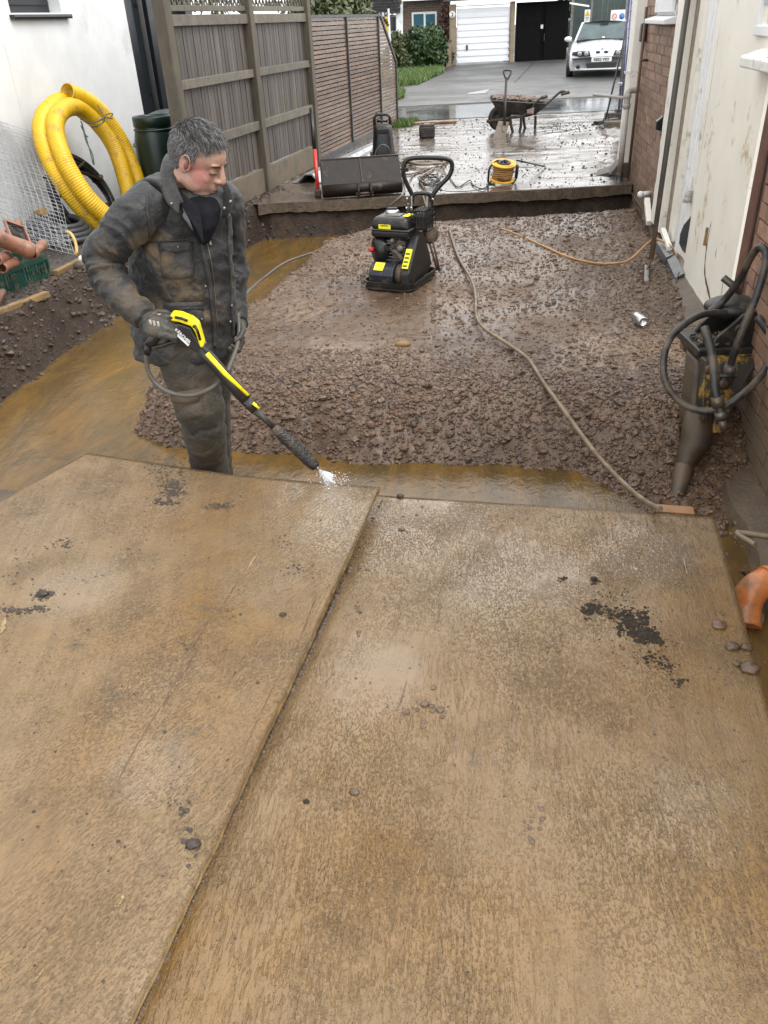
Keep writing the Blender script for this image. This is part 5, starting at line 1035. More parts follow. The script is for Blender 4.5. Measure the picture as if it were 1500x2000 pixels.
MB().box(CR(cl/2,cd_/2,.006),(cl,cd_,.012),(cx_,cy_,ZU)).build('bottom',m_crate,cr_t); MB().tube([CR(0,0,ch),CR(cl,0,ch),CR(cl,cd_,ch),CR(0,cd_,ch)],.010,6,closed=True).build('rim',m_crate,cr_t)
def fit(name,a,b,r,label,sock=True):
    a,b=Vector(a),Vector(b); d=(b-a).normalized(); m=MB(); L=(b-a).length
    pr=[(r*.9,0),(r*1.12,0),(r*1.14,.01),(r*1.12,.06),(r,.075),(r,L-.06),(r*1.12,L-.055),(r*1.14,L-.01),(r*1.12,L),(r*.9,L),(r*.88,L-.05),(r*.88,.05),(r*.9,0)]
    m.lathe(a,pr,22,d,caps=False); return tag(m.build(name,m_terra2),label,'pipe fitting','clay coloured pipe fittings in the green crate')
fit('pipe_fitting',atD(-12,462,5.55),atD(60,490,5.75),.052,'largest clay coloured pipe fitting lying on top of the crate')
fit('pipe_fitting',atD(4,524,5.45),atD(30,511,5.7),.030,'open ended pipe socket facing out at the crate edge')
fit('pipe_fitting',atD(-8,508,5.4),atD(14,500,5.7),.034,'dark mouthed pipe socket at the left of the crate')
fit('pipe_fitting',atD(62,497,5.8),atD(84,478,6.1),.034,'pipe collar tucked in the far corner of the crate')
fit('pipe_fitting',atD(18,455,6.0),atD(36,436,6.2),.028,'small brown fitting behind the drain grate')
fit('pipe_fitting',onz(-6,590,.05),onz(6,570,.05),.022,'dark red pipe stub lying on the ground under the crate')
g0=[atD(15,432,5.85),atD(51,445,5.95),atD(50,472,5.80),atD(17,463,5.70)]; gcn=sum(g0,Vector())/4; gxx=(g0[1]-g0[0]).normalized(); gyy=(g0[0]-g0[3]); gyy=(gyy-gxx*gyy.dot(gxx)).normalized(); gzz=gxx.cross(gyy)
gr=thing('drain_grate',gcn,'square terracotta drain grate with black swirled grille propped in the crate','drain grate'); hw=.075
for a,b in (((-1,-1),(1,-1)),((1,-1),(1,1)),((1,1),(-1,1)),((-1,1),(-1,-1))): MB().bar(gcn+gxx*a[0]*hw+gyy*a[1]*hw,gcn+gxx*b[0]*hw+gyy*b[1]*hw,.014,.02,gzz).build('frame',m_terra2,gr)
MB().box(gcn-gzz*.006,(.14,.14,.006),(gxx,gyy,gzz)).build('plate',m_blackc,gr)
for rr in (.02,.036,.052): MB().tube([gcn+gzz*.002+gxx*math.cos(t)*rr+gyy*math.sin(t)*rr for t in np.linspace(.4,6.0,22)],.003,5).build('rib',m_brkblack,gr)
for (A,Bq,lb) in (((-8,612),(93,574),'short yellow brown timber plank at the rim of the pit below the crate'),((108,534),(170,503),'timber plank at the foot of the wire mesh')):
    a,b=onz(*A,.02),onz(*Bq,.02); d=(b-a).normalized(); tag(MB().bar(a,b,.05,.045).build('timber_plank',m_wood,bevel=.006),lb,'plank')
tag(MB().tube(spline([atD(130,453,6.5),atD(138,456,6.45),atD(146,470,6.4),atD(150,490,6.3),atD(147,498,6.3)],5),.012,7).build('yellow_hook',M('ochre_strap',(.50,.33,.10),.5,var=.3)),'bent yellowish strap hooked over the wire mesh','strap')
m=MB(); 
for a,b in (((66,414),(90,408)),((78,420),(84,404)),((72,419),(94,415))): m.bar(atD(*a,6.9),atD(*b,6.95),.03,.02)
tag(m.build('timber_offcut',m_wood),'broken orange brown wood offcut caught in the wire mesh','offcut')
r=random.Random(8)
tag(MB().ell(onz(155,520,.03),(.05,.035,.04),n=7).build('rubble_lump',m_slabface),'pale rubble lump on the ledge below the wire mesh','stone')
tag(MB().ell(onz(160,506,.06),(.03,.025,.03),n=6).build('white_pebble',m_sign),'small white stone on the timber at the mesh foot','stone')
# ---------------------------------------------------------------- plate compactor
pcn=Vector((-.80,6.06,TOP+.0)); pc_=thing('plate_compactor',pcn,'black petrol plate compactor with yellow labels standing on the gravel','plate compactor',rz=math.radians(-17))
def L_(name,mb,m,parent=pc_,**k): return mb.build(name,m,parent,local=True,**k)
pl_=MB().prism([(-.20,-.20,.012),(-.15,-.26,.012),(.15,-.26,.012),(.20,-.20,.012),(.20,.22,.012),(.16,.26,.012),(-.16,.26,.012),(-.20,.22,.012)],(0,0,.012)); pb=L_('base_plate',pl_,m_brkblack)
rimp=[(-.19,-.19,.012),(-.145,-.245,.012),(.145,-.245,.012),(.19,-.19,.012),(.19,.21,.012),(.155,.25,.012),(-.155,.25,.012),(-.19,.21,.012)]
rm=MB(); n=8; out=[(x*1.10,y*1.06,.065) for x,y,z in rimp]; rm.add(rimp+out+[(x*1.0,y*1.0,.03) for x,y,z in rimp]+[(x*1.055,y*1.03,.066) for x,y,z in rimp],[(i,(i+1)%n,n+(i+1)%n,n+i) for i in range(n)]+[(n+i,n+(i+1)%n,3*n+(i+1)%n,3*n+i) for i in range(n)]+[(3*n+i,3*n+(i+1)%n,2*n+(i+1)%n,2*n+i) for i in range(n)]); L_('plate_rim',rm,m_brkblack)
hs2=MB(); prof=[(-.235,.03),(-.235,.11),(-.21,.16),(-.16,.185),(-.10,.19),(-.05,.17),(-.04,.03)]; hs2.prism([(-.155,y,z) for y,z in prof],(.20,0,0)); ho2=L_('exciter_cover',hs2,M('dark_blue_cover',(.010,.016,.028),.35,var=.2,mud=.25,ms=14),bevel=.012)
MB().lathe(Matrix.Translation(pcn)@Matrix.Rotation(math.radians(-17),4,'Z')@Vector((.045,-.13,.10)),[(0,0),(.075,0),(.078,.04),(.06,.06),(0,.06)],20,Matrix.Rotation(math.radians(-17),3,'Z')@Vector((1,0,0))).build('exciter_end',m_stain,pc_)
L_('belt_guard',MB().prism([(.105,y,z) for y,z in ((-.24,.05),(-.20,.03),(-.02,.03),(.16,.06),(.20,.13),(.17,.20),(.06,.375),(-.0,.385),(-.05,.36),(-.235,.14))][::-1],(.072,0,0)),m_black,bevel=.016,seg=3)
L_('belt_guard_label',MB().prism([(.118,-.222,.168),(.163,-.222,.168),(.163,-.125,.283),(.118,-.125,.283)][::-1],(0,-.010,.008)),m_label)
for k in range(4): L_('label_line',MB().prism([(.125,-.222+.02*k,.186+.024*k),(.156,-.222+.02*k,.186+.024*k),(.156,-.217+.02*k,.193+.024*k),(.125,-.217+.02*k,.193+.024*k)][::-1],(0,-.006,.004)),m_ink)
L_('cover_label',MB().prism([(-.115,-.221,.143),(-.04,-.221,.143),(-.04,-.168,.186),(-.115,-.168,.186)][::-1],(0,-.004,.003)),m_label)
e=MB(); e.box((-.03,.03,.12),(.24,.26,.16)); L_('engine_mount',e,m_brkblack,bevel=.01)
e=MB(); e.box((.00,.02,.25),(.16,.20,.16)); 
for k in range(6): e.box((.00,-.085,.19+.024*k),(.17,.03,.006))
e.tube([(-.05,-.07,.27),(.03,-.10,.25),(.06,-.09,.2)],.022,8); e.ell((.05,-.10,.28),.03,n=6); e.ell((-.01,-.10,.33),.022,n=6); L_('engine_block',e,m_engine,bevel=.004)
W3=Matrix.Translation(pcn)@Matrix.Rotation(math.radians(-17),4,'Z'); R3=Matrix.Rotation(math.radians(-17),3,'Z')
MB().lathe(W3@Vector((-.10,-.02,.25)),[(0,.10),(.06,.10),(.092,.085),(.102,.05),(.102,-.02),(0,-.02)],28,R3@Vector((-.72,-.69,.05))).build('recoil_starter',m_blackc,pc_)
MB().lathe(W3@Vector((-.165,-.10,.262)),[(0,0),(.018,0),(.018,.03),(.013,.036),(0,.036)],12,R3@Vector((-.72,-.69,.05))).build('engine_switch',m_red,pc_)
tk=MB(); tk.box((-.03,.00,.45),(.31,.23,.085),tap=.88); to_=L_('fuel_tank',tk,m_black,bevel=.032,seg=4); L_('fuel_tank_base',MB().box((-.03,.00,.378),(.30,.22,.055)),m_black,bevel=.02,seg=3)
L_('tank_seam',MB().box((-.03,.0,.408),(.325,.245,.008)),M('seam',(.10,.085,.07),.5),bevel=.003)
L_('tank_label',MB().box((-.06,-.1185,.432),(.095,.004,.030)),m_label); L_('tank_label_line',MB().box((-.06,-.121,.440),(.06,.002,.006)),m_ink)
L_('tank_label',MB().prism([(.055,-.05,.497),(.10,-.05,.495),(.10,.05,.495),(.06,.05,.497)],(0,0,.002)),m_label)
MB().lathe(W3@Vector((-.07,.05,.49)),[(0,.03),(.035,.03),(.048,.022),(.05,.0),(0,0)],20,ZU).build('fuel_cap',m_alu,pc_); MB().box(W3@Vector((-.07,.05,.525)),(.07,.018,.014)).build('cap_grip',m_blackc,pc_); L_('tank_recess',MB().box((-.03,.0,.494),(.12,.09,.01)),m_engine,bevel=.004)
cg=MB(); cx0,cx1,cy0,cy1,cz0,cz1=.11,.22,-.02,.17,.38,.53
L_('silencer',MB().box((.165,.075,.45),(.09,.16,.12)),m_brkblack,bevel=.02)
for i in range(5):
    for j in range(2): 
        z=lerp(cz0,cz1,i/4); cg.bar((cx0 if j else cx1,cy0,z),(cx0 if j else cx1,cy1,z),.005,.005); cg.bar((cx0,cy0 if j else cy1,z),(cx1,cy0 if j else cy1,z),.005,.005)
for i in range(6):
    x=lerp(cx0,cx1,i/5); y=lerp(cy0,cy1,i/5); cg.bar((x,cy0,cz0),(x,cy0,cz1),.005,.005); cg.bar((x,cy1,cz0),(x,cy1,cz1),.005,.005); cg.bar((cx1,y,cz0),(cx1,y,cz1),.005,.005); cg.bar((x,cy0,cz1),(x,cy1,cz1),.005,.005); cg.bar((cx0,y,cz1),(cx1,y,cz1),.005,.005)
L_('silencer_guard',cg,m_brkblack)
HD=6.18
def hx(x,y,d=0): return atD(x,y,HD+d)
MB().tube(spline([hx(797,434),hx(803,400),hx(805,382),hx(796,362),hx(789,345),hx(788,328),hx(794,314),hx(806,309),hx(840,308),hx(870,310),hx(880,315),hx(883,326),hx(877,344),hx(860,362),hx(845,382),hx(841,402),hx(836,420)],5),.0165,10).build('handle_loop',m_blackc,pc_)
MB().tube(spline([hx(803,392),hx(808,381),hx(815,378),hx(834,378),hx(840,381),hx(843,390)],4),.015,10).build('handle_crossbar',m_blackc,pc_)
b0=W3@Vector((-.06,.20,.30)); b1=W3@Vector((.16,.20,.10)); MB().tube([hx(799,398),hx(794,436),b0],.0165,8).build('handle_tube',m_blackc,pc_); MB().tube([hx(841,395),hx(838,420),hx(826,470),b1],.0165,8).build('handle_tube',m_blackc,pc_)
for x,y in ((801,398),(837,399)): MB().box(hx(x+3*(1 if x<820 else -1),y,-.02),(.012,.01,.11),(HR,HF,ZU)).build('clamp_plate',m_alu,pc_)
for x,y in ((795,388),(794,406),(803,406),(845,389),(842,408),(834,408)): MB().ell(hx(x,y,-.03),.009,n=4).build('bolt',m_alu,pc_)
MB().box(hx(793,331,-.01),(.035,.03,.03),(HR,HF,ZU)).build('throttle_lever',m_blackc,pc_,bevel=.006)
wq=hx(841,459,.14); MB().lathe(wq,[(0,-.02),(.045,-.02),(.062,-.016),(.066,0),(.062,.016),(.045,.02),(0,.02)],24,R3@Vector((.75,-.55,0))).build('transport_wheel',m_stain,pc_)
for dx in (0,.03): MB().tube([wq+HR*(-.02+dx)-ZU*.02,W3@Vector((.20+dx*.6,.26,.04))],.009,6).build('wheel_arm',m_rust,pc_)
L_('spark_lead',MB().tube(spline([(-.06,-.13,.30),(-.0,-.16,.28),(.05,-.15,.32),(.06,-.1,.36)],5),.005,6),m_blackc)
# can on the gravel
ca,cb_=onz(1240,617,TOP+.035),onz(1258,630,TOP+.035); cn=thing('drinks_can',(ca+cb_)/2,'empty silver drinks can lying on the gravel','can'); d=(cb_-ca).normalized(); Lc=.115; mid=(ca+cb_)/2
MB().lathe(mid-d*Lc/2,[(0,.004),(.024,.004),(.026,0),(.033,.010),(.033,Lc-.012),(.027,Lc-.001),(.025,Lc-.001),(.0245,Lc-.006),(0,Lc-.006)],28,d).build('body',m_alu,cn); MB().lathe(mid+d*(Lc/2-.010),[(.0255,0),(.027,.004),(.0265,.009),(.0245,.009)],24,d,caps=False).build('rim',m_chrome,cn); MB().ell(mid+d*(Lc/2-.004),(.009,.006,.002),(HR,ZU.cross(d).normalized(),d),n=5).build('ring_pull',m_dgrey,cn)
tag(MB().ell(onz(787,672,TOP+.02),(.05,.03,.02),n=6).build('sand_lump',M('ochre_clay',(.34,.21,.07),.6,var=.3)),'small ochre lump of clay on the compacted gravel','clod')
# rake leaning on the wall
rk=thing('rake',Vector((1.08,6.7,TOP)),'long handled rake leaning on the white frame post with its head on the gravel','rake')
rt_,rb=Vector((1.24,7.2,1.90)),onz(1272,505,-.05); MB().tube([rt_,lerp(rt_,rb,.5),rb],[.021,.021,.018],10).build('handle',M('old_handle',(.075,.062,.05),.55,var=.3,mud=.3,low=(-.2,.8)),rk)
h1_,h2=onz(1263,520,-.09),onz(1262,551,-.10); MB().bar(h1_,h2,.03,.02).build('head',m_alu,rk); MB().tube([rb,lerp(h1_,h2,.3)],.010,6).build('ferrule',m_rust,rk)
for k in range(15): q=lerp(h1_,h2,k/14); MB().tube([q,q-HR*.075-ZU*.03],.0028,5).build('tine',m_rust,rk)
hose('bent_wire',[Vector((1.24,6.1,-.06)),Vector((1.20,5.95,-.12)),Vector((1.17,5.6,-.18)),Vector((1.13,5.5,-.22))],.004,m_rubber,'thin black wire bent down the footing from the flashing','wire')
# ---------------------------------------------------------------- hydraulic breaker against the wall
bt=Vector((.79,3.30,-.40)); btop=Vector((1.02,4.02,.05)); axb=(Vector((1.03,4.02,.20))-bt).normalized()
bkz=thing('hydraulic_breaker',bt,'muddy hydraulic breaker attachment with looped hoses leaning on the brick wall','hydraulic breaker')
def K(x,y,d): return atD(x,y,d)
tip,c1,c2,c3,c4=K(1317,992,3.14),K(1335,915,3.25),K(1345,885,3.30),K(1368,760,3.50),K(1385,690,3.66)
bx1=(c4-c2).normalized()
MB().tube([K(1315,1000,3.12),tip,c1,lerp(c1,c2,.6)],[.030,.036,.042,.043],16).build('chisel',M('muddy_chisel',(.10,.075,.05),.45,metal=.2,var=.3,mud=.3),bkz)
m=MB(); m.tube([c1,lerp(c1,c2,.3),c2,K(1358,868,3.32),K(1361,850,3.34),K(1366,808,3.41)],[.040,.044,.056,.068,.072,.068],20); m.build('nose_cone',m_brkbody,bkz,subsurf=0)
def sqtube(ctrs,hw_,hd,m,name,bev=.012):
    t=MB(); vs=[]; 
    for c,w_,d_ in zip(ctrs,hw_,hd):
        for a,b in ((-1,-1),(1,-1),(1,1),(-1,1)): vs.append(c+HR*(a*w_)+HF*(b*d_))
    n=len(ctrs); t.add(vs,[(i*4+k,i*4+(k+1)%4,(i+1)*4+(k+1)%4,(i+1)*4+k) for i in range(n-1) for k in range(4)]+[(3,2,1,0),tuple(4*(n-1)+k for k in range(4))]); return t.build(name,m,bkz,bevel=bev)
sqtube([K(1362,822,3.40),K(1366,770,3.48),K(1374,720,3.58),K(1380,690,3.66)],[.066,.060,.066,.075],[.08,.08,.08,.08],m_brkbody,'housing')
sqtube([K(1392,835,3.36),K(1412,750,3.46),K(1430,685,3.62)],[.022,.055,.10],[.06,.075,.09],m_worn,'yellow_side_plate',.006)
sqtube([K(1372,815,3.33),K(1376,760,3.40),K(1386,700,3.50)],[.012,.018,.03],[.03,.03,.03],m_worn,'worn_plate',.004)
tpc=K(1418,684,3.72); MB().box(tpc,(.36,.28,.05),(HR,HF,ZU)).build('flange_plate',m_worn,bkz,bevel=.006)
MB().box(tpc+ZU*.045,(.40,.30,.04),(HR,HF,ZU)).build('bracket_plate',m_brkblack,bkz,bevel=.008)
for dd,nm in ((-.11,'bracket_cheek'),(.10,'bracket_cheek')):
    o=tpc+ZU*.06+HF*dd; poly=[(-.13,0),(-.10,.05),(-.05,.10),(.0,.15),(.06,.17),(.12,.15),(.17,.10),(.20,.0)]; MB().prism([o+HR*x+ZU*z for x,z in poly],HF*.02).build(nm,m_brkblack,bkz,bevel=.004)
    for (x,z) in ((.0,.08),(.12,.08)):
        MB().lathe(o+HR*x+ZU*z-HF*.002,[(.0,-.006),(.020,-.006),(.028,-.012),(.032,-.004),(.032,.01)],16,HF).build('pin_boss',m_rust if x else m_brkblack,bkz)
MB().ell(tpc+ZU*.20+HF*.05+HR*.03,(.15,.12,.05),n=8).build('top_casting',m_brkblack,bkz)
rr_=np.random.default_rng(3); P=np.array([list(tpc+ZU*.075+HR*a+HF*b) for a,b in zip(rr_.uniform(-.18,.0,60),rr_.uniform(-.12,.05,60))]); rocks('bracket_mud',P,rr_.uniform(.006,.018,60),m_clod,parent=bkz,seed=4)
MB().box(K(1418,742,3.40),(.05,.05,.04),(HR,HF,ZU)).build('valve_block',m_brkblack,bkz,bevel=.01); 
for x,y in ((1413,750),(1386,722)): MB().lathe(K(x,y,3.36),[(.005,-.01),(.02,-.01),(.02,.01),(.0,.01)],12,HF).build('bolt',m_rust,bkz)
MB().tube([K(1405,735,3.36),K(1438,735,3.36)],.008,6).build('pin',m_worn,bkz)
def bh(pts,r,mat,label='hydraulic_hose'): return MB().tube(spline(pts,9),r,12).build('hydraulic_hose',mat,bkz)
hz=M('hydraulic_rubber',(.028,.028,.027),.42,var=.3,mud=.4,ms=9,mudc=(.13,.10,.07))
bh([K(1418,612,3.6),K(1395,611,3.6),K(1365,617,3.58),K(1335,635,3.54),K(1308,663,3.50),K(1296,705,3.42),K(1300,745,3.36),K(1318,775,3.32),K(1345,795,3.28),K(1380,803,3.24),K(1412,795,3.22),K(1450,770,3.22),K(1485,735,3.3),K(1510,690,3.4)],.016,hz)
bh([K(1376,640,3.45),K(1388,680,3.36),K(1394,720,3.28),K(1397,760,3.22),K(1404,790,3.19),K(1410,815,3.17)],.019,hz)
f=MB(); f.tube([K(1400,775,3.20),K(1404,795,3.185)],.027,12); f.tube([K(1406,805,3.18),K(1409,818,3.17)],.025,10); f.tube([K(1410,820,3.17),K(1415,840,3.16)],.017,10); f.build('hose_fitting',M('fitting_steel',(.16,.14,.12),.4,metal=.5,var=.3,mud=.3),bkz)
bh([K(1424,725,3.42),K(1432,695,3.40),K(1450,645,3.40),K(1475,585,3.42),K(1492,530,3.46),K(1496,495,3.5),K(1484,483,3.55),K(1468,500,3.6),K(1445,545,3.65),K(1415,585,3.7),K(1385,610,3.7)],.017,hz)
f=MB(); f.tube([K(1421,738,3.42),K(1428,712,3.40)],.027,12); f.build('hose_fitting',bpy.data.materials['fitting_steel'],bkz)
bh([K(1412,542,3.75),K(1432,558,3.72),K(1446,570,3.72)],.017,bpy.data.materials['fitting_steel'])
bh([K(1480,620,3.5),K(1495,640,3.45),K(1512,665,3.4)],.018,hz)
# ---------------------------------------------------------------- things in the gap at the board's right edge
ep=thing('drain_bend',Vector((.98,2.35,-.4)),'shiny orange plastic drain bend rising beside the board edge','drain pipe')
E=lambda x,y,z: onz(x,y,z)
pp=spline([E(1455,1228,-.36),E(1456,1190,-.32),E(1466,1160,-.27),E(1490,1140,-.24),E(1530,1130,-.24),E(1570,1130,-.26)],7); MB().tube(pp,.056,26).build('bend',m_terra,ep)
MB().lathe(E(1457,1225,-.39),[(.060,0),(.064,.0),(.064,.05),(.060,.055)],26,(pp[1]-pp[0]).normalized(),caps=False).build('rubber_seal',M('pale_seal',(.30,.31,.31),.5,var=.1),ep)
MB().tube([pp[-14],pp[-12]],.062,26).build('collar',m_terra,ep); MB().lathe(E(1456,1240,-.42),[(.058,-.25),(.058,.03)],24,ZU,caps=False).build('upright_pipe',m_terra,ep)
a,b=E(1450,1222,-.40),E(1530,1205,-.38); tag(MB().bar(a,b,.09,.05).build('white_batten',m_white,bevel=.004),'muddy white painted batten lying behind the orange bend','batten')
a,b=E(1470,1262,-.42),E(1530,1285,-.40); tag(MB().bar(a,b,.05,.05).build('split_timber',m_wood,bevel=.006),'split orange brown timber below the board edge','timber')
a,b=E(1486,1300,-.40),E(1520,1400,-.40); tag(MB().bar(a,b,.05,.10).build('white_pipe',m_white,bevel=.02),'white plastic edge showing under the right board edge','pipe')
a=onz(1385,985,-.09); 
# ---------------------------------------------------------------- the plywood sheets
def sheet(name,quad,z,m,label,warp,seed,th=.018,nu=90,nv=120,rag=.004,cutc=None):
    """a board from its four corner points (x,y): a,b far edge left-right, c,d near edge right-left"""
    a,b,c,d=[Vector((p.x,p.y,0)) for p in quad]; vs=[]
    P=[];r=np.random.default_rng(seed)
    U,V_=np.meshgrid(np.linspace(0,1,nu),np.linspace(0,1,nv)); A=np.array([list(q) for q in (a,b,c,d)])
    XY=(A[0]*(1-U[...,None])+A[1]*U[...,None])*(1-V_[...,None])+(A[3]*(1-U[...,None])+A[2]*U[...,None])*V_[...,None]
    X,Y=XY[...,0],XY[...,1]
    nx=fbm(np.stack([V_.ravel()*40,U.ravel()*0+seed,U.ravel()*0],1),1,4,seed).reshape(U.shape)*rag; ny=fbm(np.stack([U.ravel()*40,U.ravel()*0+seed+5,U.ravel()*0],1),1,4,seed).reshape(U.shape)*rag
    ex=(b-a).normalized(); ey=(d-a).normalized(); we=np.where(U>.999,1,0)-np.where(U<.001,1,0); wy=np.where(V_>.999,1,0)-np.where(V_<.001,1,0)
    X=X+ex.x*nx*abs(we)+ey.x*ny*abs(wy); Y=Y+ex.y*nx*abs(we)+ey.y*ny*abs(wy)
    Zt=z+warp(U,V_)+.0015*N2(X,Y,3,3,seed)+.0007*N2(X,Y*.4,26,3,seed+1)
    top=np.stack([X,Y,Zt],-1).reshape(-1,3); bot=top.copy(); bot[:,2]-=th
    i=np.arange(nv-1)[:,None]*nu+np.arange(nu-1)[None]; q=np.stack([i,i+nu,i+nu+1,i+1],-1).reshape(-1,4); N=nu*nv
    ring=list(range(nu))+[j*nu+nu-1 for j in range(1,nv)]+[(nv-1)*nu+k for k in range(nu-2,-1,-1)]+[j*nu for j in range(nv-2,0,-1)]
    # edge strip in 3 plies with a slightly ragged middle
    Vx=[top,bot]; k0=2*N; rg=np.array(ring); m1=top[rg].copy(); m1[:,2]-=th*.4; m2=top[rg].copy(); m2[:,2]-=th*.7; cen=top.mean(0); dv=(cen-m1); dv[:,2]=0; dv/=np.linalg.norm(dv,axis=1,keepdims=True); m1+=dv*(.0015+.004*r.random((len(rg),1))); m2+=dv*(.001+.003*r.random((len(rg),1)))
    Vx+=[m1,m2]; L=len(rg); es=[]
    for s_ in range(L):
        t_=(s_+1)%L; es+=[(ring[s_],ring[t_],k0+t_,k0+s_),(k0+s_,k0+t_,k0+L+t_,k0+L+s_),(k0+L+s_,k0+L+t_,N+ring[t_],N+ring[s_])]
    Fq=np.concatenate([q,q[:,::-1]+N,np.array(es)]); o=raw(name,np.concatenate(Vx),Fq,m,None,True); o.data.materials.append(m_edge)
    mi=np.zeros(len(Fq),np.int32); mi[2*len(q):]=1; o.data.polygons.foreach_set('material_index',mi); sm=np.ones(len(Fq),bool); sm[2*len(q):]=False; o.data.polygons.foreach_set('use_smooth',sm)
    e3=np.array([list(Vector((0,0,0)))]); tag(o,label,'plywood sheet','muddy plywood sheets over the trench'); return o,(X,Y,Zt)
ZR=-.07; ZL=-.02
Rfl=Vector((-.62,2.88,0)); Rfr=onz(1396,1010,ZR); Rnr=onz(1500,1375,ZR); dR=(Rnr-Rfr).normalized(); Rnr=Rfr+dR*2.6; Rnl=Rfl+dR*2.6
Rfl=Rfr+(onz(740,967,ZR)-Rfr)*1.35; Rnl=Rfl+dR*2.6
bR,gR=sheet('plywood_sheet',[Rfl,Rfr,Rnr,Rnl],ZR,m_boardR,'right hand wet muddy plywood sheet lying lower with black soil smears',lambda U,V:.004*np.sin(U*3)*np.sin(V*2.5),21)
La=onz(170,884,ZL); Lb=onz(741,952,ZL+.035); Lc=onz(255,1995,ZL); dL=(Lc-Lb).normalized(); Lc=Lb+dL*2.7; Ld=onz(-60,1010,ZL)
ddl=(onz(0,985,ZL)-La).normalized(); Ld=La+ddl*2.4+Vector((-.2,-.2,0))
bL,gL=sheet('plywood_sheet',[La,Lb,Lc,Ld],ZL,m_boardL,'left hand wet muddy plywood sheet overlapping on top of the other',lambda U,V:.035*np.clip(U-.55,0,1)/.45*np.clip(1-V*2.2,0,1)**1.5-.004*np.sin(U*3.1),33)
tag(MB().prism([E(-40,948,-.30),E(30,958,-.30),E(66,972,-.30),E(20,1020,-.30),E(-60,1060,-.30)][::-1],(0,0,-.02)).build('board_offcut',M('muddy_offcut',(.12,.085,.06),.5,var=.4,vs=9,bump=.5,mud=.3)),'dark muddy board offcut lying low at the left beyond the big sheet','board')
a,b=onz(1275,992,ZR-.015),onz(1353,998,ZR-.015); tag(MB().bar(a-HF*.01,b-HF*.01,.055,.02).build('timber_batten',M('fresh_timber',(.38,.19,.085),.5,var=.25,mud=.2),bevel=.003),'orange timber batten end sticking out under the far edge of the right sheet','batten')
# bearers that carry the sheets across the trench
for i,(x0,x1,yy) in enumerate(((-1.9,.85,1.1),(-2.3,.8,.3))): tag(MB().box(((x0+x1)/2,yy,-.24),(x1-x0,.1,.30)).build('bearer',m_wood),('timber bearer under the boards nearer the trench','timber bearer under the boards behind the camera')[i],'timber')
# raw wood showing where the face ply has splintered
m_raw=M('raw_splinter',(.38,.27,.125),.5,var=.3,vs=60,bump=.3); m_rawd=M('wet_split',(.16,.09,.04),.35,var=.4,vs=40,bump=.4)
def splinter(sh,g,z,pts,w,m,seed):
    r=random.Random(seed); P=spline([Vector((x,y,0)) for x,y in pts],8); up=[];dn=[]
    for i,q in enumerate(P):
        t=i/(len(P)-1); c=onz(q.x,q.y,z); c.z=zat(g,c.x,c.y,0)+.0012; d=(P[min(i+1,len(P)-1)]-P[max(i-1,0)]); a,b=onz(q.x,q.y,z),onz(q.x+d.x,q.y+d.y,z); n=(b-a).cross(ZU).normalized(); ww=w*(math.sin(math.pi*min(1,max(.03,t)))**.5)*(.35+.9*r.random()); up.append(c+n*ww); dn.append(c-n*ww+ZU*.0008*r.random())
    k=len(up); up=[p+Vector((r.gauss(0,w*.35),r.gauss(0,w*.35),0)) for p in up]; MB().add(up+dn,[(i,i+1,k+i+1,k+i) for i in range(k-1)]).build('splinter',m,sh)
# mud lumps on the boards
def zat(g,x,y,far):
    X,Y,Zt=g; d=(X-x)**2+(Y-y)**2; return float(Zt.ravel()[d.argmin()])
def lumps(name,spec,g,z,m,seed,label=None,flat=.55):
    r=np.random.default_rng(seed); P=[];R=[]
    for (x,y,sx,sy,n,r0) in spec:
        for _ in range(n):
            qx,qy=r.normal(x,sx),r.normal(y,sy); p=onz(qx,qy,z); rad=float(np.exp(r.normal(math.log(r0),.5)))*(.5+.8*r.random()); P.append([p.x,p.y,zat(g,p.x,p.y,0)+rad*.15]); R.append(min(rad,r0*2.2))
    return rocks(name,P,R,m,flat=flat*.8,seed=seed,sub=1,smooth=False)
m_dirt=M('dark_clod',(.060,.044,.034),.5,var=.5,vs=30,bump=.5,bs=160,rvar=.2)
m_tan=M('tan_clod',(.17,.115,.075),.45,var=.4,vs=30,bump=.5,bs=160,rvar=.2)
m_blackd=M('black_soil',(.040,.030,.021),.75,spec=.25,var=.5,vs=30,bump=.5,bs=160)
for i,(pts,w,m) in enumerate(((((503,1083),(494,1098),(482,1117)),.004,m_raw),(((470,1130),(450,1160),(428,1195)),.0018,m_rawd),(((412,1205),(385,1245),(372,1270)),.005,m_rawd),(((385,1268),(352,1318),(318,1378)),.007,m_rawd),(((372,1285),(345,1335),(325,1368)),.0022,m_raw),(((310,1385),(270,1450),(212,1558)),.0022,m_rawd),(((512,1240),(506,1255),(500,1272)),.0012,m_raw),(((482,1305),(474,1320),(466,1335)),.0014,m_raw),(((243,1745),(236,1760),(229,1774)),.004,m_raw),(((88,1888),(76,1905),(62,1922)),.002,m_raw),(((672,1060),(662,1072),(650,1084)),.0035,m_raw),(((612,1118),(602,1126),(590,1131)),.003,m_raw),(((568,1150),(560,1154),(548,1157)),.003,m_raw),(((10,1205),(6,1220),(1,1236)),.010,m_raw),(((250,1330),(246,1342),(240,1352)),.0016,m_raw),(((620,1165),(600,1215),(570,1290)),.0014,m_rawd),(((560,1290),(520,1370),(470,1480)),.0014,m_rawd),(((650,1120),(640,1150),(615,1205)),.0013,m_raw))): splinter(bL,gL,ZL,pts,w,m,i)
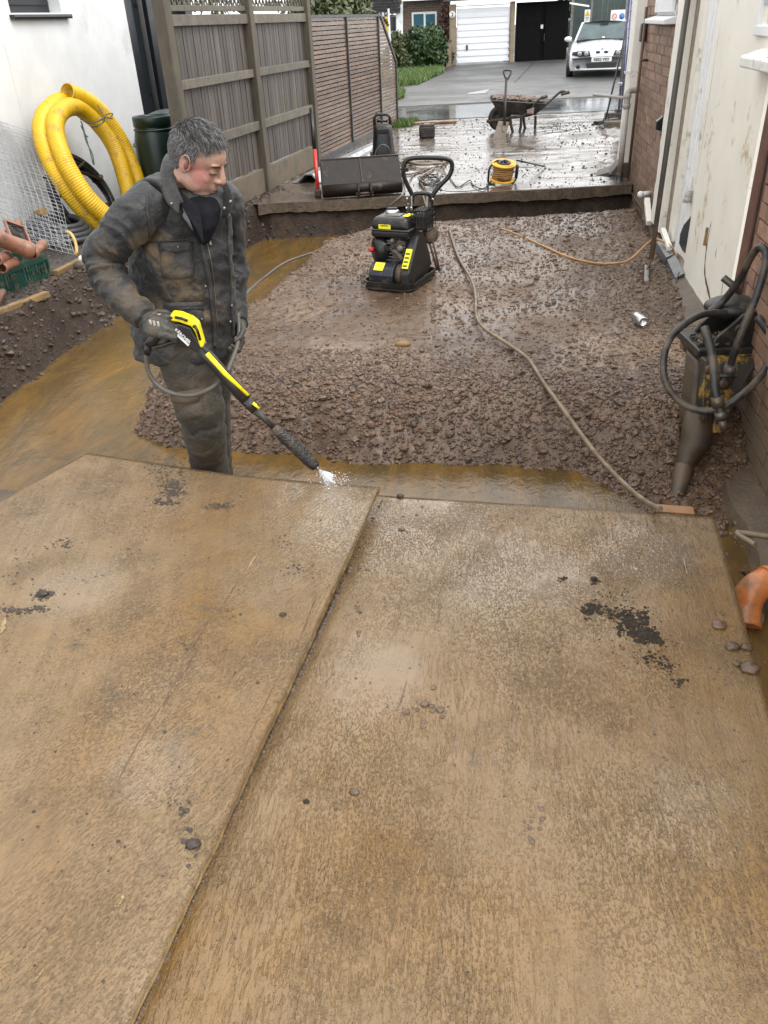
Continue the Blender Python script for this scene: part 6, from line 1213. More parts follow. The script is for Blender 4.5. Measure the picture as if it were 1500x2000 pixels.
for i,(pts,w,m) in enumerate(((((866,1122),(862,1145),(856,1168)),.0022,m_rawd),(((858,1170),(858,1190),(855,1215)),.0035,m_rawd),(((795,1330),(788,1355),(780,1385)),.0018,m_rawd),(((960,1235),(953,1250),(946,1262)),.0012,m_raw),(((990,1640),(988,1650),(985,1662)),.0012,m_raw),(((1062,1700),(1058,1712),(1055,1725)),.0012,m_raw),(((822,1690),(818,1702),(815,1712)),.0014,m_raw),(((772,1775),(768,1800),(764,1822)),.003,m_rawd),(((1335,1090),(1338,1105),(1343,1125)),.002,m_raw),(((1060,1213),(1062,1219),(1063,1225)),.003,m_raw))): splinter(bR,gR,ZR,pts,w,m,i+50)
lumps('mud_crumbs_on_left_sheet',[(330,915,24,12,260,.0025),(338,945,14,9,240,.0032),(335,965,12,5,120,.0035),(325,980,10,3,60,.0045),(430,988,14,3,120,.003),(85,1160,9,5,70,.004),(70,1190,16,4,60,.004),(35,1085,20,25,35,.003),(20,1190,12,5,50,.0045),(130,1060,16,5,50,.003),(150,1010,60,30,25,.003),(580,1115,16,6,45,.003),(560,1065,12,6,20,.003),(450,1200,15,8,10,.003),(370,1640,10,22,12,.006),(350,1580,14,10,12,.004),(120,1280,120,120,90,.002),(300,1300,170,270,200,.0018),(250,1100,170,80,160,.0018),(200,1650,100,150,25,.003),(30,1750,40,150,12,.003),(400,1010,180,40,30,.003),(470,1260,60,60,12,.003)],gL,ZL,m_dirt,101)
lumps('mud_crumbs_on_right_sheet',[(800,1100,60,60,60,.0025),(900,1270,120,100,110,.0022),(1000,1450,260,200,320,.0018),(900,1750,260,150,220,.0018),(800,1080,150,60,120,.002),(795,1388,16,6,6,.005),(845,1385,14,5,6,.006),(700,1215,4,60,12,.004),(1050,1250,100,60,60,.003),(820,1380,40,14,24,.005),(700,1150,20,60,14,.004),(1330,1300,40,80,40,.003),(1300,1500,120,120,60,.0028),(800,1700,160,180,70,.0028),(1200,1800,180,120,40,.0025),(1100,1010,200,12,50,.0035),(1230,1018,60,8,40,.004),(1420,1250,12,60,30,.004),(1050,1560,25,30,18,.004),(620,1420,40,60,10,.003),(1030,1620,15,10,16,.004)],gR,ZR,m_tan,103)
lumps('black_soil_smear',[(1205,1195,26,7,160,.0034),(1235,1212,18,8,180,.0045),(1257,1238,15,8,200,.0050),(1277,1250,9,4,70,.0048),(1160,1188,11,8,90,.0042),(1150,1195,9,5,30,.006),(1160,1135,4,4,24,.003),(1200,1160,30,16,110,.0018),(1300,1302,12,8,50,.003),(1330,1332,8,6,30,.003),(1230,1260,50,20,120,.0017),(1100,1130,6,3,16,.004),(1280,1180,70,50,90,.0015),(1290,1290,10,8,30,.0035),(1265,1285,6,5,30,.004),(1212,1240,5,4,20,.0035)],gR,ZR,m_blackd,105,flat=.35)
def clod(x,y,g,z,s,m,label,name='clod'):
    p=onz(x,y,z); p.z=zat(g,p.x,p.y,0)+s*.22; r=np.random.default_rng(int(x)); bm=bmesh.new(); bmesh.ops.create_icosphere(bm,subdivisions=3,radius=1)
    v=np.array([q.co[:] for q in bm.verts]); f=[[q.index for q in t.verts] for t in bm.faces]; bm.free(); v=v*(1+.35*fbm(v+x,1.6,3,3)+.14*fbm(v+x,5,2,8))[:,None]*np.array([1,.8,.55])*s+np.array(list(p)); tag(MB().add([tuple(q) for q in v],[tuple(q) for q in f],0,True).build(name,m),label,'clod')
clod(693,1550,gR,ZR,.012,m_tan,'round brown pebble alone on the right sheet near its left edge','pebble')
clod(1404,1223,gR,ZR,.022,m_stone,'single clod near the right rim beside the orange bend')
clod(1430,1265,gR,ZR,.022,m_stone,'left clod of the pair on the right rim of the sheet'); clod(1458,1266,gR,ZR,.018,m_stone,'right clod of the pair on the right rim of the sheet')
clod(1440,1298,gR,ZR,.015,m_stone,'small clod touching the largest one on the right rim'); clod(1465,1308,gR,ZR,.027,m_stone,'largest clod overhanging the right rim of the sheet')
clod(1160,1132,gR,ZR,.012,m_blackd,'small round black lump just above the black soil smear'); clod(830,1378,gR,ZR,.013,m_tan,'tallest of the tan lumps in the middle of the right sheet')
clod(782,970,gR,ZR,.016,m_dirt,'dark flat clod on the far edge of the right sheet'); clod(785,1035,gR,ZR,.012,m_tan,'upright lump on the right sheet below the raised corner')
clod(377,1650,gL,ZL,.017,m_dirt,'dark squashed clod near the rim of the left sheet'); clod(85,1160,gL,ZL,.018,m_dirt,'dark clod at the far left of the left sheet'); clod(553,1203,gL,ZL,.011,m_dirt,'lone dark pebble near the rim of the left sheet','pebble')
clod(598,1568,gR,ZR,.008,m_blackd,'small black pebble on the right sheet beside the overlap','pebble')
# slurry squeezed out under the overlap
P=[];R=[];r=np.random.default_rng(55)
for k in range(420):
    t=r.normal(.27,.05) if k<250 else r.random(); x=lerp(741,255,t); y=lerp(962,1995,t); p=onz(x+8,y+10,ZR); P.append([p.x,p.y,ZR+.003]); R.append(.003+.006*r.random()*(1.4 if k<250 else .5))
rocks('squeezed_slurry',P,R,m_tan,seed=6)
# ---------------------------------------------------------------- the man with the pressure lance
man=thing('person',Vector((-1.42,3.18,-.43)),'grey haired man in muddy dark waxed jacket bending over a pressure lance','person')
def A(x,y,D): return atD(x,y,D)
def loft(m,rings,n=32,sq=1.0):
    """rings: (center, half_u, half_v[, tiltvector])"""
    vs=[]
    for rg in rings:
        c,a,b=rg[:3]; ex,ey=(rg[3],rg[4]) if len(rg)>3 else (HR,HF)
        for k in range(n):
            t=2*math.pi*k/n; co,si=math.cos(t),math.sin(t); vs.append(Vector(c)+ex*(a*math.copysign(abs(co)**sq,co))+ey*(b*math.copysign(abs(si)**sq,si)))
    R=len(rings); return m.add(vs,[(i*n+k,i*n+(k+1)%n,(i+1)*n+(k+1)%n,(i+1)*n+k) for i in range(R-1) for k in range(n)]+[tuple(range(n))[::-1],tuple((R-1)*n+k for k in range(n))],0,True)
# ---- head frame
UP_=ZU
fy=math.radians(17); pd=math.radians(27)
hor=(HR*math.cos(fy)-HF*math.sin(fy)); XF=(hor*math.cos(pd)-ZU*math.sin(pd)).normalized(); YL=ZU.cross(hor).normalized(); ZH=XF.cross(YL)
HC=A(388,314,3.32); HSC=1.05
def h3(x,y,z): return HC+(XF*x+YL*y+ZH*z)*HSC
HAX=(XF,YL,ZH)
def he(m,c,r,n=12): return m.ell(h3(*c),tuple(q*HSC for q in r),HAX,n)
hd=MB()
he(hd,(-.012,0,.028),(.099,.077,.092),18); he(hd,(.026,0,-.036),(.063,.066,.082),16); he(hd,(.040,0,.035),(.052,.066,.055),14)
he(hd,(.062,0,-.103),(.026,.028,.019)); he(hd,(.030,0,-.090),(.055,.048,.030))
for s in (-1,1): he(hd,(.046,s*.030,-.030),(.034,.030,.030)); he(hd,(.012,s*.046,-.062),(.048,.020,.036)); he(hd,(.075,s*.026,.026),(.015,.030,.010))
m2=hd; 
m2.tube([h3(.082,0,.022),h3(.094,0,.0),h3(.105,0,-.020)],[.012*HSC,.0125*HSC,.014*HSC],10); he(hd,(.106,0,-.026),(.014,.0140,.0125)); he(hd,(.095,.014,-.030),(.012,.008,.009)); he(hd,(.095,-.014,-.030),(.012,.008,.009))
he(hd,(.078,0,-.055),(.016,.030,.022)); he(hd,(.087,0,-.061),(.011,.023,.0055)); he(hd,(.084,0,-.073),(.011,.021,.0065)); he(hd,(.066,0,-.088),(.020,.025,.010))
for s in (-1,1):
    he(hd,(.0755,s*.031,.002),(.013,.017,.011))     # upper lids
    ec=(-.010,s*.079,-.008); hd.ell(h3(*ec),(.019*HSC,.007*HSC,.032*HSC),((XF*1.0+YL*s*-.25).normalized(),(YL-XF*-.25*s).normalized(),ZH),10)
    hd.tube([h3(-.010+.020*math.cos(t),s*(.086+.004*math.sin(t)),-.004+.032*math.sin(t)) for t in np.linspace(-.6,3.9,14)],.0035*HSC,6)
nb_=A(352,372,3.40)
neck=[(h3(-.020,0,-.02),.062,.062),(h3(-.030,0,-.085),.060,.064),(nb_,.070,.072),(nb_-ZU*.08,.10,.10)]
loft(hd,[(c,a*1.0,b) for c,a,b in neck[::-1]],20)
# ---- trunk, limbs and hands of the same body
TOR=[]
lev=[(352,322,398,.050,3.42),(362,298,420,.085,3.40),(376,276,440,.110,3.37),(400,264,446,.135,3.35),(440,256,450,.145,3.35),(490,250,452,.150,3.35),(540,248,455,.150,3.35),(590,252,458,.152,3.35),(640,258,460,.155,3.35),(672,264,460,.158,3.35)]
for y,xl,xr,b,D in lev:
    pL,pR=A(xl,y,D),A(xr,y,D); TOR.append(((pL+pR)/2,(pR-pL).length/2,b))
body=hd; loft(body,[(c,a*.82,b*.82) for c,a,b in TOR[::-1]],24)
SR=[A(300,392,3.26),A(266,422,3.19),A(228,465,3.18),A(203,500,3.20),A(212,540,3.16),A(238,577,3.10),A(262,602,3.06),A(284,622,3.03)]
SRr=[.082,.082,.078,.074,.070,.062,.055,.051]
SL_=[A(432,398,3.50),A(444,450,3.55),A(450,510,3.56),A(453,570,3.52),A(459,612,3.46),A(463,632,3.42)]; SLr=[.085,.082,.074,.066,.056,.048]
TR=[A(362,668,3.32),A(368,710,3.30),A(380,758,3.28),A(392,800,3.25),A(398,835,3.27),A(404,872,3.33),A(410,910,3.37),A(414,945,3.40)]; TRr=[.135,.125,.110,.102,.096,.088,.084,.083]
TL_=[A(402,668,3.44),A(404,710,3.44),A(408,758,3.43),A(411,800,3.42),A(415,840,3.45),A(419,880,3.49),A(422,915,3.51),A(424,945,3.53)]; TLr=[.125,.112,.100,.090,.086,.080,.078,.078]
body.tube(SR,[r*.62 for r in SRr],14); body.tube(SL_,[r*.62 for r in SLr],14); body.tube(TR,[r*.72 for r in TRr],14); body.tube(TL_,[r*.72 for r in TLr],14)
for T_ in (TR,TL_): f0_=T_[-1]; body.ell(f0_+HR*.05-HF*.03-ZU*.03,(.11,.04,.03),((HR*.8-HF*.6).normalized(),(HR*.6+HF*.8).normalized(),ZU),8)
# hands: palm, four curled fingers, thumb
def hand(mb,wrist,palm_c,fdir,ndir,side,r=.0085,curl=(.5,1.25,1.0),scale=1.0,spread=.0):
    """fdir: towards the knuckles; ndir: out of the back of the hand; side: towards the thumb"""
    fdir=fdir.normalized(); ndir=(ndir-fdir*ndir.dot(fdir)).normalized(); side=(side-fdir*side.dot(fdir)-ndir*side.dot(ndir)).normalized()
    mb.ell(palm_c,(.048*scale,.042*scale,.019*scale),(fdir,side,ndir),10); mb.tube([wrist,lerp(wrist,palm_c,.6)],[.030*scale,.032*scale],12)
    L_f=[.040,.045,.042,.034]
    for i in range(4):
        off=(1.5-i)*.021*scale; p=palm_c+fdir*.036*scale+side*off; d=fdir.copy(); q=[p-fdir*.02,p]; a=0
        for j,c in enumerate(curl):
            a+=c; d=fdir*math.cos(a)-ndir*math.sin(a)+side*(1.5-i)*spread; L=L_f[i]*scale*(1,.66,.5)[j]; p=p+d*L; q.append(p)
        rr=r*scale*(1.05,1.0,.98,.9)[i]; mb.tube(q,[rr*1.15,rr*1.15,rr*1.05,rr,rr*.85],10); mb.ell(q[-1],rr*.85,n=6); mb.ell(q[1],rr*1.25,n=6); mb.ell(q[2],rr*1.12,n=6)
    t0=palm_c-fdir*.025*scale+side*.032*scale; t1=t0+(side*.6+fdir*.6-ndir*.35).normalized()*.035*scale; t2=t1+(fdir*.8-ndir*.55+side*.1).normalized()*.030*scale; t3=t2+(fdir*.6-ndir*.75-side*.2).normalized()*.024*scale
    mb.tube([t0-side*.01,t0,t1,t2,t3],[.015*scale,.014*scale,.0125*scale,.011*scale,.009*scale],10); mb.ell(t3,.009*scale,n=6)
def LZ(x,y,d=0): return atD(x,y,lerp(3.02,2.90,(x-285)/340)+d)    # the plane of the lance
wR=SR[-1]; pR=LZ(304,637,-.028)
gdir=(LZ(287,668)-LZ(328,624)).normalized()        # grip axis, downwards
hp=dict(fdir=(LZ(345,628,-.02)-LZ(292,626,-.02)),ndir=-HF*.72+ZU*.50+HR*.1,side=(ZU*.55+HR*.35+HF*.1),curl=(.55,1.15,1.05))
wL=SL_[-1]; pL=A(462,648,3.38); hpl=dict(fdir=(A(462,690,3.36)-A(462,640,3.40)),ndir=HF*.6+HR*.5,side=-HF*.6+HR*.55,curl=(.45,.9,.8))
hand(body,wR,pR,scale=.84,**hp); hand(body,wL,pL,scale=.84,**hpl)
bo=body.build('body',M('tmp',(.5,.3,.22)),man); bo.data.materials.clear()
def skin_mat():
    m,t,b,co=newm('skin'); c=mixc(t,ramp(t,noise(t,co,60,4),[(.35,0.0),(.65,1.0)]),(.38,.225,.165),(.45,.275,.21))
    def spot(p,rad,col,am,c):
        vm=nd(t,'ShaderNodeVectorMath',operation='DISTANCE'); t.links.new(co,vm.inputs[0]); vm.inputs[1].default_value=tuple(p); mr=nd(t,'ShaderNodeMapRange'); t.links.new(vm.outputs['Value'],mr.inputs[0]); mr.inputs[1].default_value=rad*.25; mr.inputs[2].default_value=rad; mr.inputs[3].default_value=am; mr.inputs[4].default_value=0
        return mixc(t,mr.outputs[0],c,col)
    c=spot(h3(.045,-.075,-.022),.070,(.43,.16,.15),.8,c); c=spot(h3(.045,.075,-.022),.070,(.43,.16,.15),.8,c); c=spot(h3(.120,0,-.030),.024,(.46,.17,.14),.6,c)
    for s in (-1,1): c=spot(h3(-.01,s*.085,-.005),.038,(.50,.17,.14),.5,c)
    c=spot(h3(.092,0,-.067),.020,(.44,.16,.13),.6,c); c=spot(h3(.055,0,-.10),.055,(.30,.20,.17),.35,c)
    for s in (-1,1): c=spot(h3(.088,s*.030,.010),.014,(.28,.15,.12),.5,c)
    t.links.new(c,b.inputs['Base Color']); b.inputs['Roughness'].default_value=.48; b.inputs['Subsurface Weight'].default_value=.12; b.inputs['Subsurface Radius'].default_value=(.012,.004,.002)
    t.links.new(bumpn(t,noise(t,co,260,3),.18,.002),b.inputs['Normal']); return m
bo.data.materials.append(skin_mat()); bake(bo,.0035,5)
# eyes, brows
for s in (-1,1):
    m=MB(); m.ell(h3(.0815,s*.031,-.0055),(.007*HSC,.0115*HSC,.0014*HSC),HAX,8); eo=m.build('eye',M('eye_white',(.55,.50,.46),.2,bump=0) if s<0 else bpy.data.materials['eye_white'],man)
    MB().ell(h3(.0870,s*.031,-.0058),(.0025,.0050,.0013),HAX,6).build('iris',m_ink,eo)
    MB().tube([h3(.071,s*.050,-.0060),h3(.084,s*.040,-.0045),h3(.0890,s*.030,-.0042),h3(.0850,s*.018,-.0055)],.0016,6).build('eyelashes',bpy.data.materials['lash'] if s>0 else M('lash',(.035,.02,.016),.6,bump=0),man)
    m=MB(); r=random.Random(3)
    for k in range(110): u=r.random(); p=h3(lerp(.0925,.072,u*u),s*lerp(.011,.056,u),.021+.004*math.sin(u*3)+r.uniform(-.0035,.0035)); m.tube([p,p+(YL*s*.8+ZH*.3+XF*.3).normalized()*.012],[.0013,.0004],3,caps=False)
    m.build('eyebrow',M('brow_hair',(.09,.07,.058),.7,bump=0) if s<0 else bpy.data.materials['brow_hair'],man)
MB().tube([h3(.086,-.020,-.0690),h3(.0945,-.008,-.0678),h3(.0945,.008,-.0678),h3(.086,.020,-.0690)],.0014,5).build('mouth',M('lip_line',(.14,.035,.03),.5,bump=0),man)
for s in (-1,1): MB().ell(h3(-.004,s*.0895,-.006),(.008*HSC,.003*HSC,.014*HSC),HAX,6).build('ear_hollow_shade',M('ear_shadow',(.24,.10,.08),.6,bump=0) if s<0 else bpy.data.materials['ear_shadow'],man)  # dark ellipsoids paint the shade inside the ears, nothing is hollowed out
# hair: a cap under hundreds of short strands
m_h1=M('hair_grey',(.13,.125,.125),.55,var=.5,vs=60,bump=0,spec=.5); m_h2=M('hair_dark',(.045,.04,.04),.5,var=.4,bump=0)
m_h3=M('hair_silver',(.39,.38,.375),.5,var=.3,bump=0)
r=np.random.default_rng(12); cap=MB(); n1,n2=40,60; vs=[]
def hairline(th,ph):   # th from crown, ph 0=front
    x,y,z=math.cos(ph)*math.sin(th),math.sin(ph)*math.sin(th),math.cos(th)
    lim=.24+ .55*min(1,max(0,(x-.25)/.55)) if x>.25 else .24-.95*min(1,max(0,(.25-x)/.65))
    if abs(y)>.72 and -.35<x<.30: lim=-.02
    if -.62<x<=-.12 and abs(y)>.5: lim=min(lim,-.35)
    return z>lim-.12
CR_=(.106,.083,.100)
def hs_pt(th,ph,k=1.0): return (-.012+CR_[0]*k*math.sin(th)*math.cos(ph),CR_[1]*k*math.sin(th)*math.sin(ph),.030+CR_[2]*k*math.cos(th))
for i in range(n1+1):
    th=math.pi*.78*i/n1
    for j in range(n2): vs.append(h3(*hs_pt(th,2*math.pi*j/n2,.985 if hairline(th,2*math.pi*j/n2) else .88)))
fs=[]
for i in range(n1):
    for j in range(n2):
        if hairline(math.pi*.78*(i+.5)/n1,2*math.pi*(j+.5)/n2): fs.append((i*n2+j,(i+1)*n2+j,(i+1)*n2+(j+1)%n2,i*n2+(j+1)%n2))
cap.add(vs,fs,0,True); hair=cap.build('hair',m_h1,man)
st=[MB(),MB(),MB()]
for k in range(11000):
    z_=r.uniform(-.75,1); th=math.acos(z_); ph=r.uniform(-math.pi,math.pi)
    if not hairline(th,ph): continue
    x,y,z=math.sin(th)*math.cos(ph),math.sin(th)*math.sin(ph),math.cos(th); p=Vector(hs_pt(th,ph,.99)); nrm=Vector((x/CR_[0],y/CR_[1],z/CR_[2])).normalized()
    flow=Vector((.75,.25*y,-.2)) if z>.45 else Vector((-.25+.5*x,0,-1)); 
    if x>.45 and z>.1: flow=Vector((.25,.12*math.sin(ph*9),-1.0))
    flow=flow+Vector(r.normal(0,.22,3)); flow=(flow-nrm*flow.dot(nrm)); flow.normalize()
    L=r.uniform(.016,.030)*(1.15 if z>.4 else .75); lift=(.42 if z>.5 else .16)+r.uniform(0,.15)
    q1=p+(flow*.6+nrm*lift).normalized()*L*.5; q2=q1+(flow+nrm*lift*.35-Vector((0,0,.25))).normalized()*L*.6
    top_=z>.5; u=r.random(); mi=2 if u<(.22 if top_ else .40) else (1 if u<(.62 if top_ else .50) else 0)
    st[mi].tube([h3(*p),h3(*q1),h3(*q2)],[.0008,.0007,.0003],3,caps=False)
for mb_,mm in zip(st,(m_h1,m_h2,m_h3)): mb_.build('hair_strands',mm,hair,kind='stuff')
# ---- jacket
def cloth(name,base,muds,rough=.55,seed=0,thresh=(.50,.62),mc=(.15,.105,.058)):
    m,t,b,co=newm(name); n=noise(t,co,9,6,.65,.4); c=mixc(t,ramp(t,n,[(.3,0.0),(.7,1.0)]),tuple(x*.6 for x in base),tuple(x*1.5 for x in base))
    k=noise(t,co,7,7,.72,.6); c=mixc(t,ramp(t,k,[(thresh[0]+.06,0.0),(thresh[1]+.10,.55)]),c,tuple(x*.75 for x in mc))
    for (p,rad,am) in muds:
        vm=nd(t,'ShaderNodeVectorMath',operation='DISTANCE'); t.links.new(co,vm.inputs[0]); vm.inputs[1].default_value=tuple(p); mr=nd(t,'ShaderNodeMapRange'); t.links.new(vm.outputs['Value'],mr.inputs[0]); mr.inputs[1].default_value=0; mr.inputs[2].default_value=rad; mr.inputs[3].default_value=.62; mr.inputs[4].default_value=0
        c=mixc(t,math_(t,'MULTIPLY',ramp(t,math_(t,'ADD',mr.outputs[0],math_(t,'MULTIPLY',math_(t,'SUBTRACT',k,.5),.9)),[(.16,0.0),(.46,1.0)]),am),c,mc)
    t.links.new(c,b.inputs['Base Color']); t.links.new(math_(t,'ADD',math_(t,'MULTIPLY',k,.35),rough-.2),b.inputs['Roughness']); b.inputs['Sheen Weight'].default_value=.08; b.inputs['Specular IOR Level'].default_value=.4
    h=bumpn(t,noise(t,co,26,6,.62,1.2),.9,.008); t.links.new(bumpn(t,noise(t,co,420,2),.2,.001,h),b.inputs['Normal']); return m
m_jack=cloth('waxed_jacket',(.0185,.019,.020),[(A(300,490,3.15),.13,.9),(A(335,520,3.15),.15,.7),(A(195,520,3.05),.14,.5),(A(350,640,3.1),.28,.5),(A(420,600,3.1),.28,.45),(A(240,580,3.0),.13,.4),(A(300,560,3.1),.14,.5)])
jk=MB(); loft(jk,[(c,a,b) for c,a,b in TOR[::-1]]+[],36)
hemc=TOR[-1][0]; jk2=[(hemc-ZU*.0,TOR[-1][1],TOR[-1][2]),(hemc-ZU*.035-HR*.006,TOR[-1][1]*1.0,TOR[-1][2]*1.02)]; loft(jk,jk2[::-1],36)
jk.tube(SR,SRr,20); jk.tube([A(352,372,3.40),A(318,378,3.33),SR[0]],[.060,.070,.082],18); jk.ell(SR[3],.077,n=10); jk.tube([A(370,378,3.42),A(405,385,3.47),SL_[0]],[.055,.062,.078],18); jk.tube(SL_,SLr,20); jk.ell(SL_[0],.085,n=10)
jo=jk.build('jacket',m_jack,man,recenter=False); bake(jo,.0065,7)
joff=np.array(list(wp(jo))); V=getv(jo.data)+joff; Nn=getn(jo.data)
def seg_t(V,pts):
    best=np.full(len(V),9.);tt=np.zeros(len(V)); acc=0
    for a,b in zip(pts,pts[1:]):
        a,b=np.array(list(a)),np.array(list(b)); ab=b-a; L=np.linalg.norm(ab); t=np.clip(((V-a)@ab)/(L*L),0,1); d=np.linalg.norm(V-(a+t[:,None]*ab),axis=1); m=d<best; best=np.where(m,d,best); tt=np.where(m,acc+t*L,tt); acc+=L
    return best,tt,acc
d1,t1,L1=seg_t(V,SR); armw=np.clip(1-(d1-.085)/.03,0,1)
el=sum((SR[i+1]-SR[i]).length for i in range(3))
wr=.75-2.6*np.abs(fbm(np.stack([t1*13+1.2*fbm(V,5,2,3),V@np.array(list(HF))*3.2,(V@np.array(list(HR)))*2.0],1),1.6,3,41)); wr=np.clip(wr,-.5,.75)+.25*(np.abs(np.sin(t1*70+5*fbm(V,8,2,3)))-.6)*np.exp(-((t1-el-.03)/.12)**2)
ampE=.0095+.0070*np.exp(-((t1-el-.03)/.09)**2)+.003*np.exp(-((t1-L1)/.06)**2)
disp=armw*wr*ampE
tz=V[:,2]; diag=(V@np.array(list(HR))*.9+tz*1.0)
rid=1-np.abs(fbm(np.stack([diag*2.0,V@np.array(list(HF))*1.6,(tz-V@np.array(list(HR)))*.9],1),4.2,3,13))*2.4
disp+=(1-armw)*(.013*np.clip(rid,-.6,1)-.003+.005*fbm(V,14,3,17)); V=V+Nn*disp[:,None]
V=V+Nn*(.0035*fbm(V,30,3,23)+.004*(.5-np.abs(fbm(V,13,3,29))*2.2))[:,None]; setv(jo.data,V-joff)
bv=BVHTree.FromPolygons([tuple(p) for p in V],[tuple(p.vertices) for p in jo.data.polygons])
def patch(name,m,quad,host=man,off=.007,nu=12,nv=12,bot=None,curve=0,thick=.006):
    """cloth panel laid on the jacket surface: quad of view points, pushed out along the surface normal"""
    vs=[];ins=[]
    for j in range(nv+1):
        for i in range(nu+1):
            u,v=i/nu,j/nv; x=lerp(lerp(quad[0][0],quad[1][0],u),lerp(quad[3][0],quad[2][0],u),v); y=lerp(lerp(quad[0][1],quad[1][1],u),lerp(quad[3][1],quad[2][1],u),v)+curve*math.sin(math.pi*u)*v
            hit,nm,_,_=bv.ray_cast(CP,ray(x,y))
            if hit is None: hit,nm=A(x,y,3.25),-HF
            e=min(u,1-u,v,1-v); vs.append(hit+nm*(off*(1 if e>.01 else .25))); ins.append(hit-nm*.003)
    n=nu+1; mb=MB(); mb.add(vs,[(j*n+i,(j+1)*n+i,(j+1)*n+i+1,j*n+i+1) for j in range(nv) for i in range(nu)],0,True); return mb.build(name,m,host)
m_jack2=cloth('jacket_pocket_cloth',(.027,.027,.027),[(A(325,510,3.2),.07,.8),(A(350,535,3.2),.08,.5)],seed=3)
pk=patch('chest_pocket',m_jack2,[(311,476),(376,474),(380,540),(316,543)],off=.013,curve=4); patch('pocket_flap',m_jack2,[(310,473),(377,471),(378,487),(311,489)],pk,.019,curve=7,nv=6)
pk2=patch('hip_pocket',m_jack2,[(330,598),(396,592),(401,672),(342,678)],off=.012); patch('pocket_flap',m_jack2,[(318,590),(398,588),(399,606),(322,610)],pk2,.018,nv=6)
def surf(x,y,o=.006):
    hit,nm,_,_=bv.ray_cast(CP,ray(x,y)); 
    return (hit+nm*o) if hit is not None else A(x,y,3.2)
def seam(pts,r=.0028,m=m_jack2,name='seam',o=.002): return MB().tube([surf(*lerp(Vector((*a,0)),Vector((*b,0)),t)[:2],o) for a,b in zip(pts,pts[1:]) for t in np.linspace(0,1,10)[:-1]],r,6).build(name,m,man)
seam([(378,425),(395,480),(410,560),(418,640),(420,682)],.010,m_jack2,'placket'); seam([(404,470),(414,520),(421,590),(425,660)],.0022,M('zip_metal',(.30,.27,.22),.35,metal=.7),'zip'); seam([(290,372),(286,410),(292,450),(290,478)],.0035); seam([(292,473),(330,470),(360,468),(386,462)],.003); seam([(443,420),(447,500),(452,600),(455,665)],.006,m_jack2,'storm_flap')
mb=MB()
for x,y in ((346,481),(398,557),(392,622),(399,668),(374,430)): mb.ell(surf(x,y,.016),.0055,n=6)
for x,y in ((449,597),(447,626)): mb.ell(surf(x,y,.010),.006,n=6)
mb.build('snap_studs',M('stud',(.32,.31,.30),.3,metal=.8,bump=0),man,kind='stuff')
MB().box(surf(409,468,.012),(.006,.006,.030),(HR,HF,ZU)).build('zip_pull',M('zip_pull_metal',(.5,.48,.42),.3,metal=.8,bump=0),man)
# collar: stands up behind the neck, falls open at the front
m_coll=cloth('collar_cord',(.0085,.007,.0065),[],seed=5); m_navy=M('navy_shirt',(.009,.0095,.013),.85,var=.5,vs=20,bump=.6,bs=60,bd=.006,spec=.15)
def sheetmesh(rows,th,name,m,parent=man,sub=1):
    n=len(rows[0]); mb=MB(); vs=[p for r_ in rows for p in r_]; mb.add(vs,[(j*n+i,(j+1)*n+i,(j+1)*n+i+1,j*n+i+1) for j in range(len(rows)-1) for i in range(n-1)],0,True); o=mb.build(name,m,parent)
    q=o.modifiers.new('sol','SOLIDIFY'); q.thickness=th; q.offset=0; q=o.modifiers.new('s','SUBSURF'); q.levels=sub+1; q.render_levels=sub+1; return o
C1=lambda *L:[A(x,y,D) for x,y,D in L]
# near side collar wing (rows from the top edge down to the outer fold)
sheetmesh([C1((352,318,3.42),(344,330,3.34),(343,350,3.27),(350,375,3.20),(362,398,3.14)),C1((336,300,3.46),(327,312,3.38),(326,340,3.30),(337,372,3.22),(353,398,3.16)),C1((331,298,3.47),(323,312,3.38),(322,340,3.30),(334,372,3.22),(352,398,3.16)),C1((322,300,3.50),(315,318,3.36),(314,348,3.26),(325,385,3.17),(350,413,3.12)),C1((322,322,3.52),(312,340,3.36),(312,368,3.24),(324,400,3.14),(353,421,3.10))],.008,'collar',m_coll)
sheetmesh([C1((331,298,3.47),(345,292,3.56),(375,300,3.62),(405,318,3.60),(425,345,3.52)),C1((326,312,3.50),(342,310,3.60),(375,318,3.66),(410,334,3.63),(436,356,3.52)),C1((330,335,3.50),(345,335,3.58),(378,340,3.62),(412,352,3.58),(438,372,3.48))],.008,'collar',m_coll)
# far lapel with two studs
sheetmesh([C1((420,352,3.42),(434,350,3.40),(447,356,3.36)),C1((424,378,3.36),(440,374,3.33),(458,388,3.28)),C1((428,402,3.32),(442,405,3.28),(456,402,3.25)),C1((430,425,3.28),(438,428,3.26),(444,424,3.24))],.007,'lapel',m_coll)
sheetmesh([C1((352,398,3.16),(362,412,3.12),(352,420,3.10)),C1((362,420,3.10),(372,428,3.08),(366,436,3.08)),C1((372,446,3.08),(380,450,3.07),(376,455,3.08))],.006,'lapel',m_jack2)
mb=MB(); mb.ell(A(450,394,3.25),.007,n=6); mb.ell(A(438,407,3.24),.007,n=6); mb.ell(A(335,398,3.13),.006,n=6); mb.build('collar_studs',bpy.data.materials['stud'],man,kind='stuff')
